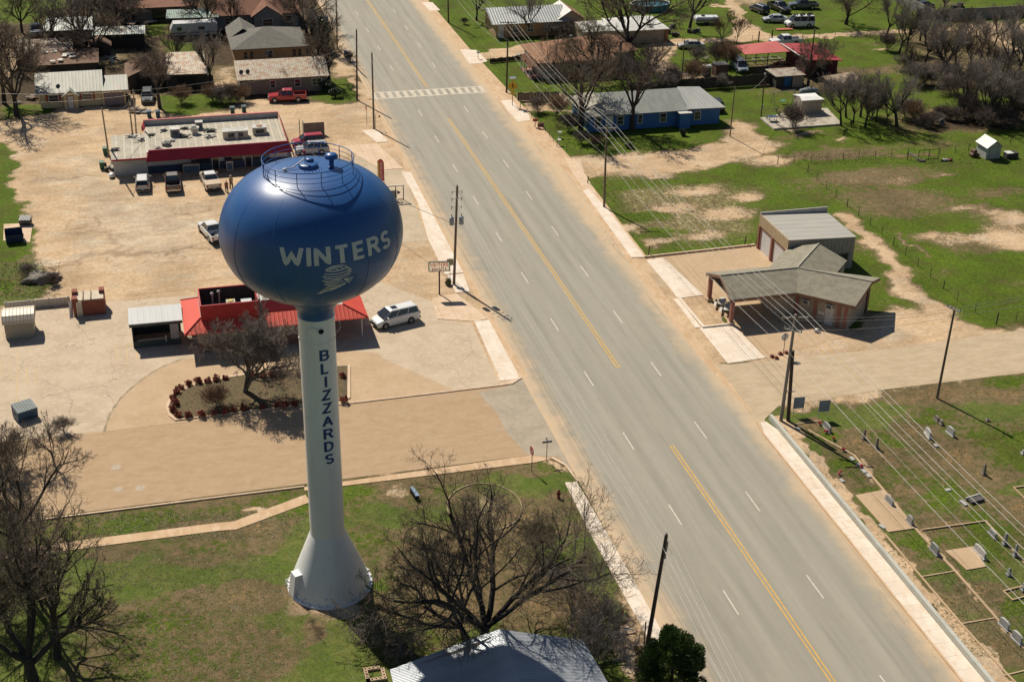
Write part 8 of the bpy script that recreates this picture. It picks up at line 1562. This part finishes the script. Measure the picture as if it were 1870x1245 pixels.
# foreground trees
bare_tree('bare_tree', 'huge bare tree with thick dark limbs filling the bottom left corner', G(70, 1290), 16.5, .55, 4, .26, 36, (6, 6, 6, 6, 5, 3), (.62, .58, .6, .58, .52, .5), .38, (-.04, .04), BARK, TWG, rt=.014)
bare_tree('bare_tree', 'broad bare tree spreading over the round garden ring and the corrugated roof', G(888, 1192), 13.2, .52, 21, .18, 44, (7, 6, 6, 6, 5, 3), (.85, .62, .62, .58, .55, .5), .12, (.02, .10), BARK, TWG, rt=.010)
bare_tree('bare_tree', 'second bare trunk leaning left out of the broad tree toward the tower', G(860, 1178), 9.5, .3, 33, .2, 42, (6, 6, 6, 5, 5), (.85, .62, .6, .55, .5), .08, (-.35, .30), BARK, TWG, rt=.013)
bare_tree('bare_tree', 'dense many-stemmed bare tree on the shrub-edged traffic island', G(444, 716), 8.6, .36, 8, .2, 34, (7, 6, 6, 6, 6), (.75, .6, .6, .55, .5), .3, (0, 0), BARKG, TWP, rt=.013, stems=3)
bare_tree('small_bare_tree', 'low grey drooping bare tree in the tower shadow beside the metal roof corner', G(705, 1170), 3.4, .1, 14, .2, 40, (6, 6, 6, 5), (.8, .65, .6, .55), -.2, (-.4, .1), BARKG, TWP, rt=.012, stems=4, droop=.3)
for i, (px, py, h, sd, lab) in enumerate([(1048, 1120, 4.6, 15, 'tangled bare thicket right of the broad tree, near the sidewalk'), (1085, 1215, 4.2, 16, 'bare brush between the corrugated roof and the round evergreen'), (1100, 1160, 3.4, 17, 'small bare sapling nearest the orange marker post'), (985, 1010, 3.6, 18, 'greenish bare shrub beyond the broad tree beside the garden ring')]):
    bare_tree('bare_shrub', lab, G(px, py), h, .10, sd, .12, 40, (5, 5, 5, 5), (.85, .62, .6, .55), .15, (0, 0), BARKG, (TWP, TWP, TWP, TWGN)[i], 'shrub', rt=.012, stems=5)
bare_tree('small_bare_tree', 'pale bare sapling beside the blue dumpster at the lower left', G(100, 850), 4.8, .13, 41, .3, 34, (6, 6, 6, 5), (.7, .6, .6, .5), .35, (0, 0), BARKG, TWP, rt=.012)
bare_tree('bare_tree', 'tall straight bare tree with a forked top rising left of the dirt street', G(48, 1085), 15.5, .30, 43, .42, 36, (6, 6, 6, 5, 4), (.55, .55, .55, .5, .5), .3, (.02, 0), BARK, TWG, rt=.013)
bare_tree('bare_tree', 'gnarled bare tree just right of the corner giant with a curled limb over the path', G(105, 1200), 11.5, .34, 47, .3, 46, (6, 6, 6, 5, 4), (.75, .6, .6, .55, .5), .22, (.12, .12), BARK, TWG, rt=.013)
for i, (px, py, h, lab) in enumerate([(25, 1000, 4.5, 'bare brush at the left edge beside the park path'), (20, 860, 4.0, 'grey brush at the left edge below the blue dumpster'), (15, 1140, 5.0, 'dense bare brush at the left edge behind the corner giant')]):
    bare_tree('bare_shrub', lab, G(px, py), h, .1, 50+i, .12, 40, (6, 6, 6, 5), (.85, .62, .6, .55), .15, (0, 0), BARKG, TWG, 'shrub', rt=.012, stems=5)
# templates of the middle distance, copied with a new size and turn each time
def park(t): t.location = (0, 0, -400); return t
TPL = [bare_tree('bare_tree', 'x', (0, 0, 0), 9, .29, 100+k, tf, sp_, (6, 6, 6, 6, 4), (.72, .6, .6, .55, .5), u_, ln_, BARK, tw_, rt=.013) for k, (tf, sp_, u_, ln_, tw_) in enumerate([(.25, 38, .3, (0, 0), TWG), (.32, 32, .4, (.05, 0), TWP), (.2, 44, .15, (-.1, .05), TWG), (.28, 36, .3, (.1, 0), TWR)])]
SHR = [bare_tree('bare_shrub', 'x', (0, 0, 0), 3.6, .07, 120+k, .12, 34, (6, 5, 5, 4), (.85, .65, .6, .55), .3, (0, 0), BARKG, tw_, 'shrub', rt=.015, stems=6) for k, tw_ in enumerate((TWR, TWP, TWO))]
used = {}
def put(tpl, px, py, h, label, rz=None, base_h=9., cat='tree', group=None, wide=1.0):
    rz = (px*1.7+py) % 6.28 if rz is None else rz; s_ = h/base_h; p = G(px, py)
    if id(tpl) not in used:
        used[id(tpl)] = 1; tpl.location = p; tpl.rotation_euler = (0, 0, rz); tpl.scale = (s_*wide, s_*wide, s_); tpl['label'] = label
        if group: tpl['group'] = group
        return tpl
    t = copytree(tpl, p, rz, label, scale=(s_*wide, s_*wide, s_))
    if 'group' in t: del t['group']
    if group: t['group'] = group
    return t
for k, px, py, h, w_, lab in [(2, 30, 212, 14, .9, 'very tall bare tree with a dark trunk just left of the yellow cottage'), (0, 8, 190, 11, 1, 'bare tree at the left edge beside the tall one'), (0, 98, 92, 9, 1, 'bare tree in front of the left end of the tin barn'), (1, 155, 92, 10, 1, 'bare tree standing before the middle of the tin barn'), (2, 172, 108, 9.5, 1, 'bare tree with a leaning trunk right of the tin barn'), (3, 215, 72, 9, 1.1, 'dark bare tree behind the open tin shelter'), (1, 245, 40, 9, 1.1, 'dark tangled bare tree above the tin shelter'), (0, 40, 60, 8, 1.1, 'bare tree far left beside the teal pickup'), (1, 128, 40, 9, 1.2, 'bare tree behind the tin barn roof, left'), (2, 190, 42, 9, 1.2, 'dark bare tree behind the tin barn roof, right'), (0, 15, 125, 8, 1.2, 'bare tree before the flat tarred lean-to'), (3, 140, 118, 6, 1.2, 'reddish bare tree between the workshop and the small hut'), (2, 232, 60, 7, 1.3, 'bare tree at the left end of the green carport'), (1, 345, 40, 7, 1.1, 'bare tree behind the green carport'),
        (3, 292, 198, 8.4, 1.05, 'reddish bare tree in front of the brown sagging shed'), (2, 275, 150, 6, 1, 'bare sapling beside the brown sagging shed'), (3, 322, 120, 5.5, 1, 'reddish bare tree at the rusty tin shed corner'), (1, 387, 160, 7.5, .95, 'bare tree with a leaning trunk between the rusty shed and the rusty-roofed house'), (0, 382, 60, 8, 1, 'bare tree behind the travel trailer'), (0, 425, 60, 7, .8, 'tall thin bare tree in front of the brown gabled house'), (1, 512, 36, 7, .8, 'dark bare trunk standing before the brown house gable'),
        (0, 602, 150, 8.5, .9, 'dense bare tree at the right end of the rusty-roofed house'), (2, 560, 60, 8.5, 1.1, 'wide bare tree over the grey hip roof'), (1, 580, 100, 7, 1, 'bare tree between the grey hip roof and the left kerb'),
        (2, 1152, 108, 13.5, 1.05, 'largest bare tree on the right, dark trunk before the white-roofed barn'), (0, 870, 38, 8, .8, 'dark bare tree at the top by the sidewalk'), (1, 968, 66, 6.5, 1, 'bare tree in front of the silver-roofed house'), (2, 1060, 238, 12, .95, 'bare tree with a thick dark fork over the front of the blue house'), (0, 1082, 155, 8.8, 1.15, 'dense bare tree covering the right end of the stucco house'), (3, 1155, 238, 10.2, 1.0, 'bare tree standing against the long wall of the blue house'), (3, 1185, 150, 6.0, 1.2, 'bushy bare tree between the stucco house and the blue house roof'),
        (1, 1258, 58, 11, .9, 'tall dark bare tree behind the white-roofed barn'), (0, 1205, 15, 9, 1, 'bare tree at the top edge above the oval pool'), (2, 1545, 45, 8.5, 1.3, 'spreading bare tree alone in the far pasture'), (2, 1475, 160, 8.0, .85, 'dark pollarded tree in front of the red barn'), (0, 1722, 26, 8, .9, 'bare tree behind the corner of the block wall'), (3, 1500, 130, 5.5, 1, 'reddish sapling against the red barn wall')]:
    q_ = 1.28 if px > 1000 and ('blue house' in lab or 'largest' in lab or 'stucco' in lab) else 1.12
    put(TPL[k], px, py, h*q_, lab, wide=w_)
OR_ = bare_tree('small_bare_tree', 'orange-brown young tree, left of the two by the farm track', G(1318, 81), 5.4, .10, 131, .22, 30, (7, 6, 6, 5), (.85, .6, .55, .5), .5, (0, 0), BARKG, TWO, rt=.015); copytree(OR_, G(1345, 79), 2.2, 'orange-brown young tree, right of the two by the farm track', scale=1.02)
g1 = 'grove trees beside the old slab'
for i, (px, py, h, w_) in enumerate([(1536, 230, 7.6, .9), (1558, 226, 6.5, .8), (1580, 232, 7.2, .9), (1600, 222, 6, .8), (1545, 215, 7, .9), (1571, 214, 7.5, .9), (1615, 230, 5.5, .8)]):
    put(TPL[(i*2+1) % 4], px, py, h, 'crowded grey bare tree in the row right of the white-roofed shed', cat='tree', wide=w_, group=g1)
put(TPL[1], 1638, 232, 7.8, 'rounded bare tree standing out in front of the grove', wide=1.15)
g2 = 'trees of the dense thicket at the right'
rg = random.Random(77)
spots = [(1617, 70, 8), (1642, 97, 7), (1655, 95, 7.5), (1688, 118, 8), (1720, 130, 7), (1731, 143, 8.5), (1745, 120, 7), (1770, 130, 8), (1790, 110, 7), (1800, 140, 7), (1838, 135, 8), (1858, 145, 8), (1865, 120, 7.5), (1700, 95, 6), (1760, 85, 7), (1815, 85, 6.5), (1850, 80, 7.5), (1680, 75, 7), (1720, 70, 6), (1760, 210, 7.5), (1790, 222, 8), (1812, 230, 8), (1835, 225, 7.5), (1855, 215, 8), (1812, 195, 6.5), (1780, 190, 7), (1760, 175, 5.5), (1845, 185, 6.5), (1690, 80, 6.5), (1662, 130, 5), (1868, 240, 7), (1800, 175, 6)]
for i, (px, py, h) in enumerate(spots): put(TPL[(1, 1, 3, 1, 0)[i % 5]], px, py, h, 'bare grey tree within the dense thicket at the upper right', wide=.95, group=g2)
g3 = 'low brush at the foot of the thicket'
for i in range(26):
    px, py = [(1690+i*7.2, 226+rg.uniform(-10, 12)), (1640+i*9, 150+rg.uniform(-30, 40))][i % 2]
    put(SHR[i % 2], px, py, rg.uniform(1.6, 3.6), 'low reddish-grey brush tangled at the foot of the thicket', base_h=3.6, group=g3, wide=1.3)
for i, (px, py, h, lab) in enumerate([(1450, 236, 3.6, 'small bare sapling growing on the old yard slab'), (1672, 222, 3.0, 'low upright brush between the round tree and the thicket'), (1655, 215, 3.2, 'pale upright brush right of the round bare tree'), (1230, 158, 3.2, 'bare bush behind the blue house roof'), (1262, 150, 3.4, 'bare bush left of the white tank lid'), (1213, 165, 3.0, 'small dark bush above the blue house roof'), (1312, 118, 3.6, 'bare bush before the red lean-to'), (1330, 120, 3.8, 'second bare bush before the red lean-to'), (1315, 160, 2.2, 'pale bush against the dark board fence'), (1040, 240, 2.6, 'twiggy bush in the blue house front garden'), (1015, 212, 3.0, 'reddish bush by the front path of the blue house'), (985, 205, 2.4, 'small bush at the short dark fence'), (1060, 262, 1.8, 'pale dry brush in front of the blue house'), (1085, 268, 1.6, 'second dry brush patch before the blue house'), (1005, 68, 2.4, 'bare bush between the silver-roofed and white-roofed buildings'), (1030, 68, 2.6, 'bare bush left of the white-roofed barn'), (1075, 75, 2.6, 'bare bush before the white-roofed barn wall'), (905, 52, 1.6, 'small bush at the silver-roofed house corner'), (848, 45, 1.2, 'low shrub at the top right sidewalk'),
        (390, 185, 2.6, 'bare bush, first in the row by the dirt drive'), (405, 187, 2.8, 'bare bush, second in the row by the dirt drive'), (420, 188, 2.8, 'bare bush, third in the row by the dirt drive'), (435, 186, 2.6, 'bare bush, last in the row by the dirt drive'), (500, 160, 2.8, 'bare bush against the taupe house wall'), (520, 162, 3.2, 'second bare bush against the taupe house wall'), (640, 112, 1.6, 'low bush beside the top left kerb'), (330, 190, 2.6, 'dark bush left of the dirt drive'), (1270, 112, 2.4, 'grey bush by the wood heap'), (1620, 92, 3, 'low brush under the track-side trees'), (1590, 215, 3.2, 'brush under the grove trees'), (55, 505, 1.6, 'dry weed clump beside the rubble heap'), (95, 520, 1.4, 'second dry weed clump beside the rubble heap'), (400, 745, 2.2, 'thin bare shrub on the left part of the traffic island'), (120, 790, 1.6, 'weeds by the blue dumpster')]):
    put(SHR[(i*2+(0 if i < 25 else 1)) % 3 if 'pale' not in lab else 1], px, py, h, lab, base_h=3.6, wide=1.15)
# ------------------------------------------------------------------ leafy evergreens and small shrubs
def leafmat(name, a, b__, rough=.6):
    m, nt, b = new_mat(name); c = coords(nt, 'World'); n1 = noise(nt, c, 2.2, 3, .6); n2 = noise(nt, c, .6, 2, .5, None, 4)
    o = mixc(nt, ramp(nt, n1, .35, .65), a, b__); nt.links.new(o, b.inputs['Base Color']); b.inputs['Roughness'].default_value = rough
    return m
EVG = leafmat('evergreen_leaf', (.045, .085, .018), (.08, .125, .022)); REDL = leafmat('red_shrub_leaf', (.34, .075, .045), (.20, .06, .03)); DKG = leafmat('dark_evergreen', (.02, .045, .015), (.035, .06, .018)); WEED = leafmat('weed_green', (.09, .12, .025), (.16, .15, .05))
def leafy(name, label, loc, R0, Hc, seed, n, m_, cat='shrub', group=None, leaf=.12, zc=None, lob=9, trunk=True, taper=0):
    rg = np.random.RandomState(seed); t = thing(name, label, cat, loc, 0, group); zc = zc if zc is not None else Hc*.5
    C_ = rg.normal(0, 1, (lob, 3)); C_ /= np.linalg.norm(C_, axis=1, keepdims=True); C_ *= rg.uniform(.25, .72, (lob, 1)); rad = rg.uniform(.30, .52, lob)
    w_ = rg.randint(0, lob, n); u = rg.normal(0, 1, (n, 3)); u /= np.linalg.norm(u, axis=1, keepdims=True); P = C_[w_]+u*rad[w_][:, None]*rg.uniform(.72, 1.06, (n, 1))
    tp = 1-taper*np.clip(P[:, 2:3], -1, 1)
    P = P*np.array([[R0, R0, Hc*.5]]); P[:, :2] *= tp; P[:, 2] += zc; P = P[P[:, 2] > .03]; n = len(P)
    a = rg.normal(0, 1, (n, 3)); a /= np.linalg.norm(a, axis=1, keepdims=True); b_ = rg.normal(0, 1, (n, 3)); b_ -= (b_*a).sum(1, keepdims=True)*a; b_ /= np.linalg.norm(b_, axis=1, keepdims=True)
    s_ = leaf*rg.uniform(.6, 1.3, (n, 1)); V = np.stack([P-a*s_, P+b_*s_*.5, P+a*s_, P-b_*s_*.5], 1).reshape(-1, 3)
    me = bpy.data.meshes.new('crown'); me.from_pydata(V.tolist(), [], (np.arange(n)[:, None]*4+np.arange(4)).tolist()); me.materials.append(m_); o = bpy.data.objects.new('crown', me); COL.objects.link(o); o.parent = t
    if trunk: MB().tube([(0, 0, 0), (.02, 0, zc*.9)], [.05+R0*.05, .03], 6).build('trunk', BARK, t)
    return t
def clumpy_evergreen(label, loc, R0, Hc, seed, n, m_):
    rg = np.random.RandomState(seed); t = thing('evergreen_tree', label, 'tree', loc); MB().tube([(0, 0, 0), (0, 0, Hc*.6)], [.2, .08], 8).build('trunk', BARK, t); nb = 90
    z = rg.uniform(.12, 1.0, nb); rr = R0*np.sqrt(np.clip(1-(z*1.02-.38)**2/.42, .02, 1))*rg.uniform(.5, 1.0, nb); an = rg.rand(nb)*6.28
    C_ = np.stack([rr*np.cos(an), rr*np.sin(an), z*Hc], 1); dirn = C_-np.array([0, 0, Hc*.35]); dirn /= np.linalg.norm(dirn, axis=1, keepdims=True); rad = rg.uniform(.30, .58, nb)
    w_ = rg.randint(0, nb, n); u = rg.normal(0, 1, (n, 3)); u /= np.linalg.norm(u, axis=1, keepdims=True); P = C_[w_]+u*rad[w_][:, None]*rg.uniform(.45, 1.12, (n, 1))**.7; P[:, 2] = np.maximum(P[:, 2], .1)
    a = dirn[w_]*.8+u*.7+rg.normal(0, .35, (n, 3)); a[:, 2] += .35; a /= np.linalg.norm(a, axis=1, keepdims=True); b_ = np.cross(a, rg.normal(0, 1, (n, 3))); b_ /= np.linalg.norm(b_, axis=1, keepdims=True); s_ = rg.uniform(.07, .17, (n, 1))
    V = np.stack([P-b_*s_*.28, P+b_*s_*.28, P+a*s_*1.3], 1).reshape(-1, 3); me = bpy.data.meshes.new('crown'); me.from_pydata(V.tolist(), [], (np.arange(n)[:, None]*3+np.arange(3)).tolist()); me.materials.append(m_); o = bpy.data.objects.new('crown', me); COL.objects.link(o); o.parent = t
clumpy_evergreen('dense round dark green evergreen at the bottom edge beside the dark pole', G(1224, 1266), 2.15, 5.3, 3, 52000, EVG)
for i, (px, py, h, lab) in enumerate([(577, 82, 6.5, 'narrow dark evergreen left of the top left kerb'), (592, 92, 6.0, 'second narrow dark evergreen, nearer the kerb'), (240, 24, 6.5, 'dark leafy tree above the tin shelter')]): leafy('evergreen_tree', lab, G(px, py), 1.3 if i < 2 else 3, h, 10+i, 3500, DKG, 'tree', None, .2, h*.5, 16)
for i, (px, py, r, h, lab) in enumerate([(613, 178, 1.3, 1.6, 'dark shrub at the right corner of the rusty-roofed house'), (600, 168, 1.4, 1.9, 'larger dark shrub against the rusty-roofed house corner'), (1148, 300-30, .8, .9, 'dark shrub at the foot of the blue house wall'), (1247, 248, .6, 1.1, 'dark shrub before the blue house annex'), (165, 184, .5, 1.0, 'dark shrub between the cottage windows')]): leafy('dark_shrub', lab, G(px, py), r, h, 20+i, 1500, DKG, leaf=.12)
leafy('weed_clump', 'bushy green weeds round the foot of the transformer pole', G(820, 520), .5, .75, 5, 900, WEED, leaf=.09, trunk=True)
RG_ = 'red shrubs edging the traffic island'
rs = leafy('red_shrub', 'x', (0, 0, 0), .42, .85, 44, 700, REDL, leaf=.07, group=RG_)
RSH = [(325, 762), (345, 763), (370, 761), (392, 758), (410, 756), (427, 753), (317, 752), (322, 740), (316, 729), (322, 719), (331, 712), (346, 705), (363, 700), (379, 699), (394, 697), (412, 695), (515, 688), (498, 688), (480, 690), (462, 690), (548, 690), (540, 742), (520, 744), (505, 744), (445, 751), (480, 748), (627, 690), (628, 735)]
for i, (px, py) in enumerate(RSH):
    p = G(px, py); s_ = .85+.35*((i*7) % 5)/5; lab = 'dark red shrub in the row edging the traffic island'
    if i == 0: rs.location = p; rs['label'] = lab
    else: copytree(rs, p, i*1.3, lab, scale=s_)
# tufts of grass and weeds across the lawns and field (nobody could count them)
def scatter(name, zones, n, m_, hgt, seed):
    rg = np.random.RandomState(seed); V = []; F = []
    for (px0, py0, px1, py1) in zones:
        for _ in range(n):
            p = G(rg.uniform(px0, px1), rg.uniform(py0, py1))
            for k in range(3):
                a = rg.rand()*6.28; h = hgt*rg.uniform(.5, 1.3); q_ = p+Vector((rg.normal(0, .06), rg.normal(0, .06), 0)); dx, dy = math.cos(a)*.035, math.sin(a)*.035; i0 = len(V)
                V += [(q_.x-dx, q_.y-dy, 0), (q_.x+dx, q_.y+dy, 0), (q_.x+rg.normal(0, .07), q_.y+rg.normal(0, .07), h)]; F.append((i0, i0+1, i0+2))
    me = bpy.data.meshes.new(name); me.from_pydata(V, [], F); me.materials.append(m_); o = bpy.data.objects.new(name, me); COL.objects.link(o); return tag(o, kind='stuff')
LV = leafmat('lawn_blade', (.10, .13, .03), (.17, .15, .06)); DRY = leafmat('dry_weed', (.24, .18, .09), (.16, .13, .06))
scatter('lawn_grass', [(100, 1010, 520, 1245), (150, 935, 560, 985), (640, 890, 1010, 1180), (200, 1000, 700, 1245)], 2500, LV, .045, 1)
scatter('grass', [(1470, 740, 1870, 900), (1600, 900, 1870, 1060), (1700, 1060, 1870, 1200)], 1800, LV, .045, 2)
scatter('dry_weeds', [(1100, 320, 1380, 450), (1430, 280, 1870, 300), (0, 480, 110, 545), (1160, 1180, 1180, 1245)], 700, DRY, .12, 3)
